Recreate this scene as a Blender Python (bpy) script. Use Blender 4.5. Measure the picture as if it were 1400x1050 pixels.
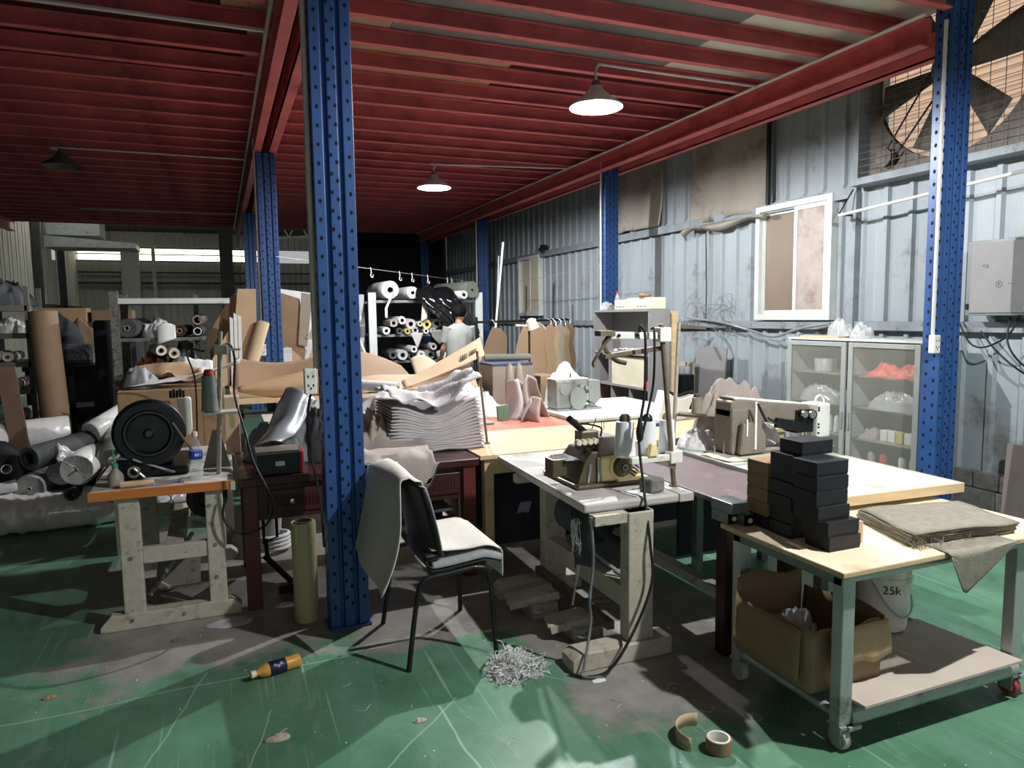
import bpy, bmesh, math, random
from mathutils import Vector, Matrix, noise
random.seed(7)
PI = math.pi
S = bpy.context.scene
C = S.collection
for _o in list(bpy.data.objects):
    bpy.data.objects.remove(_o)

# ------------------------------------------------------------------ camera
cam = bpy.data.objects.new('camera', bpy.data.cameras.new('camera'))
C.objects.link(cam)
cam.data.sensor_width = 36.0
cam.data.lens = 975.0 / 1400.0 * 36.0
cam.data.clip_start = 0.05
cam.data.clip_end = 200
RX = Vector((0.92562842, -0.04836974, 0.37532971))     # world X, Y, Z written in image axes (right, down, forward)
n3 = lambda a: Vector(a).normalized()
D = n3((-400, -89, 975))
dn = Vector((186, 11125, 975)).normalized(); dn = (dn - D * dn.dot(D)).normalized()
RX = dn.cross(D)
cr = Vector((RX[0], D[0], -dn[0])); cd = Vector((RX[1], D[1], -dn[1])); cf = Vector((RX[2], D[2], -dn[2]))
M = Matrix.Identity(4)
for i in range(3):
    M[i][0] = cr[i]; M[i][1] = -cd[i]; M[i][2] = -cf[i]
M[2][3] = 1.62
cam.matrix_world = M
S.camera = cam

# ------------------------------------------------------------------ colour management, world, hall fill light
S.view_settings.view_transform = 'Standard'
S.view_settings.look = 'None'
S.view_settings.gamma = 1.0
S.view_settings.use_curve_mapping = False
S.view_settings.exposure = 0.0
W = bpy.data.worlds.new('world'); S.world = W
W.use_nodes = True
bg = W.node_tree.nodes['Background']
bg.inputs[0].default_value = (0.98, 0.99, 1.0, 1)
bg.inputs[1].default_value = 0.42
LAMP_W = 500.0

def area(name, loc, size, power, rot=(0, 0, 0), col=(1, 1, 1)):
    l = bpy.data.lights.new(name, 'AREA'); l.shape = 'RECTANGLE'; l.size = size[0]; l.size_y = size[1]
    l.energy = power; l.color = col
    o = bpy.data.objects.new(name, l); o.location = loc; o.rotation_euler = rot; C.objects.link(o)
    return o
area('hall_fill_light', (-2.6, 22.0, 6.2), (3.0, 5.0), 2600, (0, 0, 0), (1, .97, .9))  # added fill lamp that brightens the far hall; not an actual skylight

# ------------------------------------------------------------------ helpers
def lin(c):
    return tuple((x / 12.92 if x <= .04045 else ((x + .055) / 1.055) ** 2.4) for x in (v / 255.0 for v in c))

MATS = {}
def mat(name, rgb, rough=.6, metal=0, var=.15, scale=6, bump=0, spec=.4, emit=0, trans=0, alpha=1, dirt=None, dirt_amt=0, stretch=None, bscale=None):
    if name in MATS: return MATS[name]
    m = bpy.data.materials.new(name); m.use_nodes = True
    nt = m.node_tree; b = nt.nodes['Principled BSDF']
    c = lin(rgb)
    b.inputs['Roughness'].default_value = rough
    b.inputs['Metallic'].default_value = metal
    b.inputs['Specular IOR Level'].default_value = spec
    b.inputs['Transmission Weight'].default_value = trans
    b.inputs['Alpha'].default_value = alpha
    if emit:
        b.inputs['Emission Color'].default_value = (*c, 1); b.inputs['Emission Strength'].default_value = emit
    b.inputs['Base Color'].default_value = (*c, 1)
    if var or bump or dirt:
        tc = nt.nodes.new('ShaderNodeTexCoord'); mp = nt.nodes.new('ShaderNodeMapping')
        nt.links.new(tc.outputs['Object'], mp.inputs[0])
        if stretch: mp.inputs['Scale'].default_value = stretch
        nz = nt.nodes.new('ShaderNodeTexNoise'); nz.inputs['Scale'].default_value = scale; nz.inputs['Detail'].default_value = 6
        nt.links.new(mp.outputs[0], nz.inputs['Vector'])
        rp = nt.nodes.new('ShaderNodeValToRGB')
        rp.color_ramp.elements[0].position = .3; rp.color_ramp.elements[1].position = .7
        d = tuple(max(0, x * (1 - var)) for x in c); l = tuple(min(1, x * (1 + var)) for x in c)
        rp.color_ramp.elements[0].color = (*d, 1); rp.color_ramp.elements[1].color = (*l, 1)
        nt.links.new(nz.outputs['Fac'], rp.inputs[0])
        out = rp.outputs[0]
        if dirt:
            n2 = nt.nodes.new('ShaderNodeTexNoise'); n2.inputs['Scale'].default_value = scale * .7; n2.inputs['Detail'].default_value = 9; n2.inputs['Roughness'].default_value = .7
            mp2 = nt.nodes.new('ShaderNodeMapping'); mp2.inputs['Location'].default_value = (3, 7, 1)
            nt.links.new(tc.outputs['Object'], mp2.inputs[0]); nt.links.new(mp2.outputs[0], n2.inputs['Vector'])
            r2 = nt.nodes.new('ShaderNodeValToRGB'); r2.color_ramp.elements[0].position = .62 - dirt_amt * .3; r2.color_ramp.elements[1].position = .72 - dirt_amt * .2
            nt.links.new(n2.outputs['Fac'], r2.inputs[0])
            mx = nt.nodes.new('ShaderNodeMix'); mx.data_type = 'RGBA'
            nt.links.new(r2.outputs[0], mx.inputs[0]); nt.links.new(out, mx.inputs[6]); mx.inputs[7].default_value = (*lin(dirt), 1)
            out = mx.outputs[2]
        nt.links.new(out, b.inputs['Base Color'])
        if bump:
            bp = nt.nodes.new('ShaderNodeBump'); bp.inputs['Strength'].default_value = bump; bp.inputs['Distance'].default_value = .01
            n4 = nt.nodes.new('ShaderNodeTexNoise'); n4.inputs['Scale'].default_value = bscale or scale * 3; n4.inputs['Detail'].default_value = 4
            nt.links.new(mp.outputs[0], n4.inputs['Vector'])
            nt.links.new(n4.outputs['Fac'], bp.inputs['Height']); nt.links.new(bp.outputs[0], b.inputs['Normal'])
    MATS[name] = m
    return m

class MB:
    def __init__(s): s.v = []; s.f = []
    def add(s, vs, fs):
        n = len(s.v); s.v += [Vector(v) for v in vs]; s.f += [tuple(i + n for i in f) for f in fs]; return s
    def bx(s, x0, x1, y0, y1, z0, z1, rz=0, rx=0, ry=0):
        c = Vector(((x0 + x1) / 2, (y0 + y1) / 2, (z0 + z1) / 2))
        R = (Matrix.Rotation(rz, 3, 'Z') @ Matrix.Rotation(ry, 3, 'Y') @ Matrix.Rotation(rx, 3, 'X'))
        vs = [c + R @ (Vector(p) - c) for p in [(x0, y0, z0), (x1, y0, z0), (x1, y1, z0), (x0, y1, z0), (x0, y0, z1), (x1, y0, z1), (x1, y1, z1), (x0, y1, z1)]]
        return s.add(vs, [(0, 3, 2, 1), (4, 5, 6, 7), (0, 1, 5, 4), (1, 2, 6, 5), (2, 3, 7, 6), (3, 0, 4, 7)])
    def cyl(s, p0, p1, r0, r1=None, n=14, cap=True):
        r1 = r0 if r1 is None else r1
        p0 = Vector(p0); p1 = Vector(p1); a = (p1 - p0).normalized()
        u = a.orthogonal().normalized(); w = a.cross(u)
        vs = []
        for p, r in ((p0, r0), (p1, r1)):
            for i in range(n):
                t = 2 * PI * i / n; vs.append(p + r * (math.cos(t) * u + math.sin(t) * w))
        fs = [(i, (i + 1) % n, n + (i + 1) % n, n + i) for i in range(n)]
        if cap: fs += [tuple(range(n - 1, -1, -1)), tuple(range(n, 2 * n))]
        return s.add(vs, fs)
    def lathe(s, prof, base=(0, 0, 0), axis=(0, 0, 1), n=20, wob=0, close=False):
        base = Vector(base); a = Vector(axis).normalized(); u = a.orthogonal().normalized(); w = a.cross(u)
        vs = []; k = len(prof)
        for r, h in prof:
            for i in range(n):
                t = 2 * PI * i / n
                rr = r * (1 + wob * noise.noise(Vector((math.cos(t) * 1.3, math.sin(t) * 1.3, h * 4 + base.x * 7 + base.z * 5))))
                vs.append(base + a * h + rr * (math.cos(t) * u + math.sin(t) * w))
        fs = []
        for j in range(k - 1 if not close else k):
            j2 = (j + 1) % k
            fs += [(j * n + i, j * n + (i + 1) % n, j2 * n + (i + 1) % n, j2 * n + i) for i in range(n)]
        if not close:
            if prof[0][0] > 1e-6: fs.append(tuple(range(n - 1, -1, -1)))
            if prof[-1][0] > 1e-6: fs.append(tuple(range((k - 1) * n, k * n)))
        return s.add(vs, fs)
    def tube(s, pts, r, n=6, sub=6, curve=True):
        pts = [Vector(p) for p in pts]
        if curve and len(pts) > 2:
            q = []
            P = [2 * pts[0] - pts[1]] + pts + [2 * pts[-1] - pts[-2]]
            for i in range(1, len(P) - 2):
                for k in range(sub):
                    t = k / sub
                    q.append(.5 * ((2 * P[i]) + (P[i + 1] - P[i - 1]) * t + (2 * P[i - 1] - 5 * P[i] + 4 * P[i + 1] - P[i + 2]) * t * t + (3 * P[i] - P[i - 1] - 3 * P[i + 1] + P[i + 2]) * t ** 3))
            q.append(pts[-1]); pts = q
        vs = []; fs = []; u = None; m = len(pts)
        for i, p in enumerate(pts):
            a = (pts[min(i + 1, m - 1)] - pts[max(i - 1, 0)])
            a = a.normalized() if a.length > 1e-9 else Vector((0, 0, 1))
            if u is None: u = a.orthogonal().normalized()
            u = (u - a * u.dot(a)); u = u.normalized() if u.length > 1e-6 else a.orthogonal().normalized()
            w = a.cross(u)
            for k in range(n):
                t = 2 * PI * k / n; vs.append(p + r * (math.cos(t) * u + math.sin(t) * w))
        for i in range(m - 1):
            fs += [(i * n + k, i * n + (k + 1) % n, (i + 1) * n + (k + 1) % n, (i + 1) * n + k) for k in range(n)]
        fs += [tuple(range(n - 1, -1, -1)), tuple(range((m - 1) * n, m * n))]
        return s.add(vs, fs)
    def prism(s, poly, o, ux, uy, d):
        """polygon in the plane o + x*ux + y*uy, given the thickness vector d"""
        o = Vector(o); ux = Vector(ux); uy = Vector(uy); d = Vector(d); n = len(poly)
        a = [o + ux * x + uy * y for x, y in poly]
        return s.add(a + [p + d for p in a], [tuple(range(n - 1, -1, -1)), tuple(range(n, 2 * n))] + [(i, (i + 1) % n, n + (i + 1) % n, n + i) for i in range(n)])
    def grid(s, fn, nu, nv):
        vs = [fn(i / nu, j / nv) for i in range(nu + 1) for j in range(nv + 1)]
        return s.add(vs, [(i * (nv + 1) + j, (i + 1) * (nv + 1) + j, (i + 1) * (nv + 1) + j + 1, i * (nv + 1) + j + 1) for i in range(nu) for j in range(nv)])
    def ring(s, c, axis, R, r, n=28, k=8):
        c = Vector(c); a = Vector(axis).normalized(); u = a.orthogonal().normalized(); w = a.cross(u); vs = []
        for i in range(n):
            t = 2 * PI * i / n; e = math.cos(t) * u + math.sin(t) * w
            for j in range(k):
                q = 2 * PI * j / k; vs.append(c + e * (R + r * math.cos(q)) + a * r * math.sin(q))
        return s.add(vs, [(i * k + j, ((i + 1) % n) * k + j, ((i + 1) % n) * k + (j + 1) % k, i * k + (j + 1) % k) for i in range(n) for j in range(k)])

def rootloc(o):
    L = Vector((0, 0, 0))
    while o is not None: L = L + o.location; o = o.parent
    return L

def put(name, mb, m, parent=None, smooth=None, bevel=0, solid=0, sub=0, kind=None, label=None, base=None, solid_off=0):
    me = bpy.data.meshes.new(name)
    off = rootloc(parent) if parent is not None else (Vector(base) if base is not None else Vector((0, 0, 0)))
    me.from_pydata([tuple(v - off) for v in mb.v], [], mb.f)
    bm = bmesh.new(); bm.from_mesh(me); bmesh.ops.recalc_face_normals(bm, faces=bm.faces); bm.to_mesh(me); bm.free()
    me.materials.append(m)
    if smooth is not None:
        me.polygons.foreach_set('use_smooth', [True] * len(me.polygons))
        me.set_sharp_from_angle(angle=math.radians(smooth))
    o = bpy.data.objects.new(name, me); C.objects.link(o)
    if parent is not None: o.parent = parent
    elif base is not None: o.location = base
    if solid:
        md = o.modifiers.new('thickness', 'SOLIDIFY'); md.thickness = solid; md.offset = solid_off
    if bevel:
        md = o.modifiers.new('bevel', 'BEVEL'); md.width = bevel; md.segments = 2; md.limit_method = 'ANGLE'
    if sub:
        md = o.modifiers.new('subdivision', 'SUBSURF'); md.levels = sub; md.render_levels = sub
    if kind: o['kind'] = kind
    if label: o['label'] = label
    return o

def tag(o, label, cat, group=None):
    o['label'] = label; o['category'] = cat
    if group: o['group'] = group
    return o
def thing(name, label, cat, loc=(0, 0, 0), group=None, rz=0):
    o = bpy.data.objects.new(name, None); o.empty_display_size = .1; C.objects.link(o); o.location = loc; o.rotation_euler = (0, 0, rz)
    return tag(o, label, cat, group)
def struct(name, mb, m, **k):
    return put(name, mb, m, kind='structure', **k)
def group_root(name, loc=(0, 0, 0)):
    o = bpy.data.objects.new(name, None); o.location = loc; C.objects.link(o); o['kind'] = 'structure'; return o
def copychild(o, parent, loc=None, rot=None, scale=None):
    c = o.copy(); C.objects.link(c); c.parent = parent
    if loc is not None: c.location = loc
    if rot is not None: c.rotation_euler = rot
    if scale is not None: c.scale = scale
    return c
def dup(root, loc, label=None, rot=None, group=None, scale=None):
    r = root.copy(); C.objects.link(r); r.location = loc
    if rot is not None: r.rotation_euler = rot
    if scale is not None: r.scale = scale
    if label: r['label'] = label
    if group: r['group'] = group
    for ch in list(root.children):
        c = ch.copy(); C.objects.link(c); c.parent = r
        for g in list(ch.children):
            d = g.copy(); C.objects.link(d); d.parent = c
    return r
def text(name, body, size, o, ux, uy, m, parent, depth=.0006):
    cu = bpy.data.curves.new(name, 'FONT'); cu.body = body; cu.size = size; cu.extrude = depth; cu.align_x = 'CENTER'; cu.align_y = 'CENTER'
    tmp = bpy.data.objects.new(name, cu); C.objects.link(tmp)
    bpy.context.view_layer.update()
    me = bpy.data.meshes.new_from_object(tmp.evaluated_get(bpy.context.evaluated_depsgraph_get()))
    bpy.data.objects.remove(tmp)
    ux = Vector(ux).normalized(); uy = Vector(uy).normalized(); uz = ux.cross(uy)
    R = Matrix((ux, uy, uz)).transposed()
    off = rootloc(parent)
    for v in me.vertices: v.co = R @ v.co + Vector(o) - off
    me.materials.clear(); me.materials.append(m)
    ob = bpy.data.objects.new(name, me); C.objects.link(ob); ob.parent = parent
    return ob
def N(x, y=0, z=0): return noise.noise(Vector((x, y, z)))
def ridge(x, y, z=0):
    return 1 - abs(N(x, y, z)) * 2
def fold_(x, y, z=0, w=.28):
    return math.exp(-(N(x, y, z) / w) ** 2)
def heap(cx, cy, z0, rx, ry, h, seed, nu=26, fold=3.2, rz=0, lean=(0, 0), flat=.55, amp=.75):
    nu = int(nu * 1.3); amp *= .85
    mb = MB()
    def fn(u, v):
        a = u * 2 - 1; b = v * 2 - 1
        # square to disc
        x = a * math.sqrt(1 - b * b / 2); y = b * math.sqrt(1 - a * a / 2)
        r = math.sqrt(x * x + y * y)
        w = 1 + .22 * N(x * 1.5, y * 1.5, seed)
        env = max(0, 1 - r ** 2.2) ** flat
        px = x * rx * w; py = y * ry * w
        q = fold_(x * fold * .62 + .5 * N(x * 2, y * 2, seed + 5), y * fold * .42 + .5 * N(x, y, seed), seed, .30)
        q2 = fold_(x * fold * 1.3 + .3 * N(x * 3, y * 3, seed + 1), y * fold * 1.1, seed + 9, .32)
        z = h * env * (1 - amp + amp * (.7 * q + .3 * q2) + .25 * N(x * 1.2, y * 1.2, seed + 3))
        c, s_ = math.cos(rz), math.sin(rz)
        px, py = c * px - s_ * py, s_ * px + c * py
        return Vector((cx + px + lean[0] * z, cy + py + lean[1] * z, z0 + max(0.002, z)))
    mb.grid(fn, nu, nu)
    n = nu + 1
    # flat underside
    rim = [i * n for i in range(n)] + [(n - 1) * n + j for j in range(1, n)] + [i * n + n - 1 for i in range(n - 2, -1, -1)] + [j for j in range(n - 2, 0, -1)]
    k = len(mb.v)
    low = [Vector((mb.v[i].x, mb.v[i].y, z0)) for i in rim]
    m_ = len(rim)
    mb.v += low
    mb.f += [(rim[i], rim[(i + 1) % m_], k + (i + 1) % m_, k + i) for i in range(m_)] + [tuple(range(k + m_ - 1, k - 1, -1))]
    return mb
def roll(label, p0, p1, R, hole, m, core=None, cat='fabric roll', name='fabric_roll', group=None, wob=.05, n=18, tail=None, sag=0):
    """rolled cloth between p0 (the end that shows) and p1, round a hollow core"""
    p0 = Vector(p0); p1 = Vector(p1); a = p1 - p0; L = a.length
    mid = (p0 + p1) / 2
    t = thing(name, label, cat, (mid.x, mid.y, min(p0.z, p1.z) - R), group)
    hr = hole * 1.25
    put('rolled_cloth', MB().lathe([(hr, .012), (R * .55, .006), (R * .93, 0), (R, .012), (R * 1.01, L * .3), (R * 1.0, L * .6), (R, L - .012), (R * .93, L), (hr, L - .01)], p0, a, n, wob, close=True), m, t, smooth=50)
    put('core_tube', MB().lathe([(hole, -.004), (hr * .999, -.004), (hr * .999, L + .004), (hole, L + .004)], p0, a, 12, 0, close=True), core or MATS['card_core'], t, smooth=40)
    if tail is not None: put('loose_end', tail, m, t, smooth=60, solid=.004)
    return t
def sheet(name, fn, m, label, cat, nu=14, nv=14, th=.004, group=None, base=None, parent=None, smooth=60):
    mb = MB().grid(fn, nu, nv)
    b = base or tuple(sum((v for v in mb.v), Vector()) / len(mb.v))
    o = put(name, mb, m, parent=parent, base=None if parent else b, smooth=smooth, solid=th)
    if parent is None: tag(o, label, cat, group)
    return o
def cable(name, pts, r, m, label, parent=None, cat='cable', n=6):
    mb = MB().tube(pts, r, n)
    o = put(name, mb, m, parent=parent, base=None if parent else pts[0], smooth=60)
    if parent is None: tag(o, label, cat)
    return o

# ------------------------------------------------------------------ materials
mat('card_core', (176, 150, 112), .8, var=.1)
RED = mat('red_steel', (204, 104, 104), .55, var=.2, scale=3, dirt=(150, 78, 76), dirt_amt=.2)
BLUE = mat('blue_steel', (40, 76, 130), .42, var=.12, scale=4, dirt=(50, 74, 120), dirt_amt=.12)
BLACK = mat('black_steel', (20, 20, 22), .4, var=.2)
HOLE = mat('hole_dark', (10, 14, 26), .9, var=0)
WALLM = mat('wall_panel_paint', (146, 155, 160), .5, var=.1, scale=2.0, dirt=(106, 106, 102), dirt_amt=.2, stretch=(1, 1, .3))
RAIL = mat('rail_paint', (128, 137, 142), .55, var=.15, dirt=(80, 76, 70), dirt_amt=.2)
CONDUIT = mat('white_conduit', (205, 202, 196), .45, var=.06)
BOARDG = mat('grey_board', (122, 124, 124), .8, var=.08)
BOARDW = mat('white_board', (214, 210, 196), .75, var=.06)
BOARDB = mat('beige_board', (176, 152, 124), .75, var=.08)
DARKBOARD = mat('dark_deck', (66, 24, 26), .8, var=.2)
CONC = mat('concrete_block', (112, 110, 106), .9, var=.25, scale=14, bump=.4)
STEELW = mat('painted_white_steel', (196, 200, 196), .45, var=.06, dirt=(160, 156, 146), dirt_amt=.1)
GREYST = mat('grey_steel', (120, 126, 126), .4, .3, var=.12, dirt=(84, 84, 80), dirt_amt=.12)
LIGHTST = mat('galvanised_steel', (168, 174, 172), .38, .45, var=.12, scale=8, dirt=(110, 106, 98), dirt_amt=.12)
CREAMP = mat('cream_chipped_paint', (176, 170, 153), .6, var=.1, scale=24, dirt=(122, 114, 98), dirt_amt=.2, bump=.15)
WOODT = mat('pale_wood', (202, 176, 136), .6, var=.12, scale=3, stretch=(1, 9, 9), bump=.08)
PINE = mat('pine_board', (204, 178, 138), .55, var=.14, scale=2.2, stretch=(1, 10, 10))
ORANGEW = mat('orange_edge_wood', (186, 112, 48), .5, var=.12, stretch=(1, 8, 8))
TOPG = mat('pale_table_laminate', (182, 179, 172), .5, var=.08, scale=4, dirt=(140, 132, 124), dirt_amt=.3)
TOPC = mat('worn_brown_laminate', (112, 98, 100), .45, var=.14, scale=4, dirt=(146, 134, 134), dirt_amt=.2)
TOPW = mat('pale_green_white_laminate', (206, 216, 204), .45, var=.06, scale=3, dirt=(176, 176, 164), dirt_amt=.2)
MAHOG = mat('dark_mahogany', (62, 30, 30), .32, var=.25, scale=3, stretch=(1, 6, 6))
MAHOGL = mat('red_mahogany_leg', (92, 42, 40), .35, var=.2, scale=3)
KRAFT = mat('kraft_paper', (178, 148, 116), .7, var=.06, scale=3)
KRAFTD = mat('brown_cardboard', (140, 114, 88), .8, var=.1, scale=4)
KRAFTL = mat('tan_board', (192, 168, 138), .75, var=.06, scale=3)
BOXD = mat('old_box_cardboard', (150, 120, 88), .8, var=.12, scale=6, dirt=(110, 88, 66), dirt_amt=.2)
BOXIN = mat('box_inside', (120, 98, 74), .85, var=.1)
FELT = mat('white_felt', (208, 204, 194), .9, var=.05, scale=40, bump=.2, bscale=160)
GREYF = mat('light_grey_cloth', (184, 178, 178), .85, var=.08, scale=9, bump=.25, bscale=60)
PINKF = mat('pinkish_grey_cloth', (168, 156, 148), .8, var=.1, scale=7, bump=.2, bscale=60)
DKGREYF = mat('dark_grey_cloth', (72, 74, 76), .75, var=.25, scale=7, bump=.25, bscale=50)
MIDGREYF = mat('mid_grey_cloth', (116, 118, 120), .55, var=.2, scale=6, bump=.2, bscale=50)
WHITEF = mat('white_cloth', (214, 214, 212), .8, var=.08, scale=8, bump=.2, bscale=50)
BEIGEF = mat('beige_cloth', (170, 158, 140), .85, var=.12, scale=8, bump=.2, bscale=50)
TAUPE = mat('taupe_burlap', (132, 126, 112), .9, var=.14, scale=30, bump=.4, bscale=200)
CREAMF = mat('cream_cloth', (212, 204, 180), .85, var=.08)
OLIVEF = mat('olive_grey_cloth', (104, 108, 98), .85, var=.12)
BLACKF = mat('black_cloth', (26, 27, 30), .85, var=.25)
CHARF = mat('charcoal_cloth', (48, 50, 56), .8, var=.2)
REDF = mat('red_cloth', (190, 60, 46), .8, var=.15)
YELF = mat('yellow_cloth', (206, 190, 110), .8, var=.1)
PLASTW = mat('white_plastic_wrap', (226, 226, 224), .22, var=.14, scale=7, bump=.7, bscale=14, spec=.7)
PLASTG = mat('grey_plastic_wrap', (140, 142, 140), .2, var=.25, scale=8, bump=.8, bscale=16, spec=.8)
PLASTB = mat('black_plastic_film', (18, 18, 20), .16, var=.2, bump=.8, scale=8, bscale=14, spec=.9)
BLKBOX = mat('black_box_card', (22, 25, 32), .5, var=.12, scale=5)
BLKPL = mat('black_plastic', (16, 19, 22), .35, var=.15)
MACHW = mat('machine_white_paint', (222, 222, 212), .35, var=.05, dirt=(170, 164, 148), dirt_amt=.1)
MACHT = mat('machine_taupe_paint', (126, 117, 106), .45, var=.08, dirt=(100, 92, 82), dirt_amt=.12)
MACHG = mat('machine_grey_paint', (136, 140, 136), .4, var=.1, dirt=(80, 80, 76), dirt_amt=.14)
MACHY = mat('machine_yellow_paint', (236, 220, 160), .4, var=.06)
MACHB = mat('machine_bronze_cover', (92, 84, 66), .35, .3, var=.15)
CHROME = mat('bright_metal', (190, 190, 186), .22, .9, var=.06)
RUST = mat('rusty_rod', (112, 100, 84), .6, .3, var=.25, scale=20)
THREADW = mat('white_thread', (226, 228, 230), .7, var=.05, scale=60, stretch=(1, 1, 20), bump=.3, bscale=120)
THREADB = mat('beige_thread', (150, 140, 122), .7, var=.1, scale=60, stretch=(1, 1, 20), bump=.3)
GLASSF = mat('dusty_glass', (150, 142, 130), .5, var=.1, scale=3, dirt=(124, 110, 96), dirt_amt=.3)
DKRUB = mat('dark_rubber', (24, 24, 24), .6, var=.1)
REDMAT = mat('salmon_mat', (188, 108, 90), .7, var=.08, scale=4, dirt=(196, 136, 110), dirt_amt=.2)
GREYP = mat('grey_melamine', (132, 130, 130), .6, var=.05)
SKIN = mat('skin', (170, 122, 96), .55, var=.05)
HAIR = mat('dark_hair', (12, 10, 10), .95, var=.2, spec=.08, scale=40, bump=.4)
SHIRT = mat('grey_tshirt', (136, 138, 134), .85, var=.06, bump=.15, scale=10)
TROUS = mat('dark_trousers', (40, 42, 50), .85, var=.1)

def clear_mat(name, rgb, alpha, rough=.05):
    m = bpy.data.materials.new(name); m.use_nodes = True; nt = m.node_tree
    for n_ in list(nt.nodes): nt.nodes.remove(n_)
    o = nt.nodes.new('ShaderNodeOutputMaterial'); mx = nt.nodes.new('ShaderNodeMixShader'); t = nt.nodes.new('ShaderNodeBsdfTransparent'); p = nt.nodes.new('ShaderNodeBsdfPrincipled')
    p.inputs['Base Color'].default_value = (*lin(rgb), 1); p.inputs['Roughness'].default_value = rough
    mx.inputs[0].default_value = alpha
    nt.links.new(t.outputs[0], mx.inputs[1]); nt.links.new(p.outputs[0], mx.inputs[2]); nt.links.new(mx.outputs[0], o.inputs[0])
    MATS[name] = m
    return m
CLEAR = clear_mat('clear_plastic', (210, 216, 220), .28, .08)
CABGL = clear_mat('dusty_cabinet_glass', (170, 172, 162), .2, .12)
POLY = clear_mat('clear_polythene', (220, 222, 222), .45, .15)

def floor_material():
    m = bpy.data.materials.new('green_floor_paint'); m.use_nodes = True; nt = m.node_tree; L = nt.links.new
    b = nt.nodes['Principled BSDF']
    tc = nt.nodes.new('ShaderNodeTexCoord')
    def nz(scale, detail=6, rough=.6, sc=None, rot=None, loc=None, dist=0):
        mp = nt.nodes.new('ShaderNodeMapping'); L(tc.outputs['Object'], mp.inputs[0])
        if sc: mp.inputs['Scale'].default_value = sc
        if rot: mp.inputs['Rotation'].default_value = (0, 0, rot)
        if loc: mp.inputs['Location'].default_value = loc
        n_ = nt.nodes.new('ShaderNodeTexNoise'); n_.inputs['Scale'].default_value = scale; n_.inputs['Detail'].default_value = detail; n_.inputs['Roughness'].default_value = rough; n_.inputs['Distortion'].default_value = dist
        L(mp.outputs[0], n_.inputs['Vector']); return n_.outputs['Fac']
    def ramp(src, a, b_, ca, cb):
        r = nt.nodes.new('ShaderNodeValToRGB'); r.color_ramp.elements[0].position = a; r.color_ramp.elements[1].position = b_
        r.color_ramp.elements[0].color = ca if len(ca) == 4 else (*ca, 1); r.color_ramp.elements[1].color = cb if len(cb) == 4 else (*cb, 1)
        L(src, r.inputs[0]); return r.outputs[0]
    def mix(f, a, c, amt=None):
        x = nt.nodes.new('ShaderNodeMix'); x.data_type = 'RGBA'
        if isinstance(f, float): x.inputs[0].default_value = f
        else: L(f, x.inputs[0])
        L(a, x.inputs[6])
        if isinstance(c, tuple): x.inputs[7].default_value = (*c, 1)
        else: L(c, x.inputs[7])
        return x.outputs[2]
    def math_(op, a, c):
        x = nt.nodes.new('ShaderNodeMath'); x.operation = op
        for i, q in enumerate((a, c)):
            if isinstance(q, (int, float)): x.inputs[i].default_value = q
            else: L(q, x.inputs[i])
        return x.outputs[0]
    base = ramp(nz(1.6, 8, .65), .3, .72, lin((60, 100, 74)), lin((98, 146, 114)))
    # rubbed lighter streaks
    rub = ramp(nz(2.2, 8, .7, (1, .28, 1), .7, dist=.4), .48, .72, (0, 0, 0), (.7, .7, .7))
    col = mix(rub, base, lin((112, 150, 128)))
    # fine scratches in two directions
    for rot, loc in ((.5, (0, 0, 0)), (-.75, (5, 2, 0)), (1.9, (9, 4, 0)), (2.6, (1, 8, 0))):
        s_ = ramp(nz(1.0, 3, .5, (34, .7, 1), rot, loc, .3), .665, .74, (0, 0, 0), (.6, .6, .6))
        col = mix(s_, col, lin((150, 180, 160)))
    sm = ramp(nz(5.5, 9, .8, (1, .35, 1), 1.1, (2, 6, 0), 1.2), .55, .72, (0, 0, 0), (.42, .42, .42))
    col = mix(sm, col, lin((150, 172, 156)))
    dots = ramp(nz(42, 2, .5), .77, .80, (0, 0, 0), (.8, .8, .8))
    col = mix(dots, col, lin((184, 190, 180)))
    dk = ramp(nz(2.7, 9, .75, loc=(14, 3, 0)), .56, .74, (0, 0, 0), (.65, .65, .65))
    col = mix(dk, col, lin((48, 72, 58)))
    # long scraped lines
    wv = nz(2.0, 3, .5)
    def line(x0, y0, x1, y1, w, amt):
        l_ = math.hypot(x1 - x0, y1 - y0); ax, ay = (x1 - x0) / l_, (y1 - y0) / l_
        dx = math_('SUBTRACT', sep.outputs[0], x0); dy = math_('SUBTRACT', sep.outputs[1], y0)
        across = math_('ADD', math_('SUBTRACT', math_('MULTIPLY', dx, ay), math_('MULTIPLY', dy, ax)), math_('MULTIPLY', math_('SUBTRACT', wv, .5), .07))
        along = math_('ADD', math_('MULTIPLY', dx, ax), math_('MULTIPLY', dy, ay))
        a_ = math_('LESS_THAN', math_('ABSOLUTE', across, 0), w); b_ = math_('LESS_THAN', math_('ABSOLUTE', math_('SUBTRACT', along, l_ / 2), 0), l_ / 2)
        return math_('MULTIPLY', math_('MULTIPLY', a_, b_), amt)
    sep = nt.nodes.new('ShaderNodeSeparateXYZ'); L(tc.outputs['Object'], sep.inputs[0])
    for q in ((-1.6, 3.28, 1.5, 3.38, .005, .4), (.77, 2.75, .80, 2.0, .005, .5), (-.36, 2.7, -.12, 3.45, .003, .45), (.4, 2.35, .86, 2.78, .004, .4), (-.1, 2.2, .12, 3.0, .003, .5), (1.2, 2.9, 1.7, 2.3, .003, .5), (2.6, 1.2, 3.6, 2.0, .004, .5), (2.9, 1.6, 4.6, 1.9, .004, .5)):
        col = mix(line(*q), col, lin((176, 196, 178)))
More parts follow.
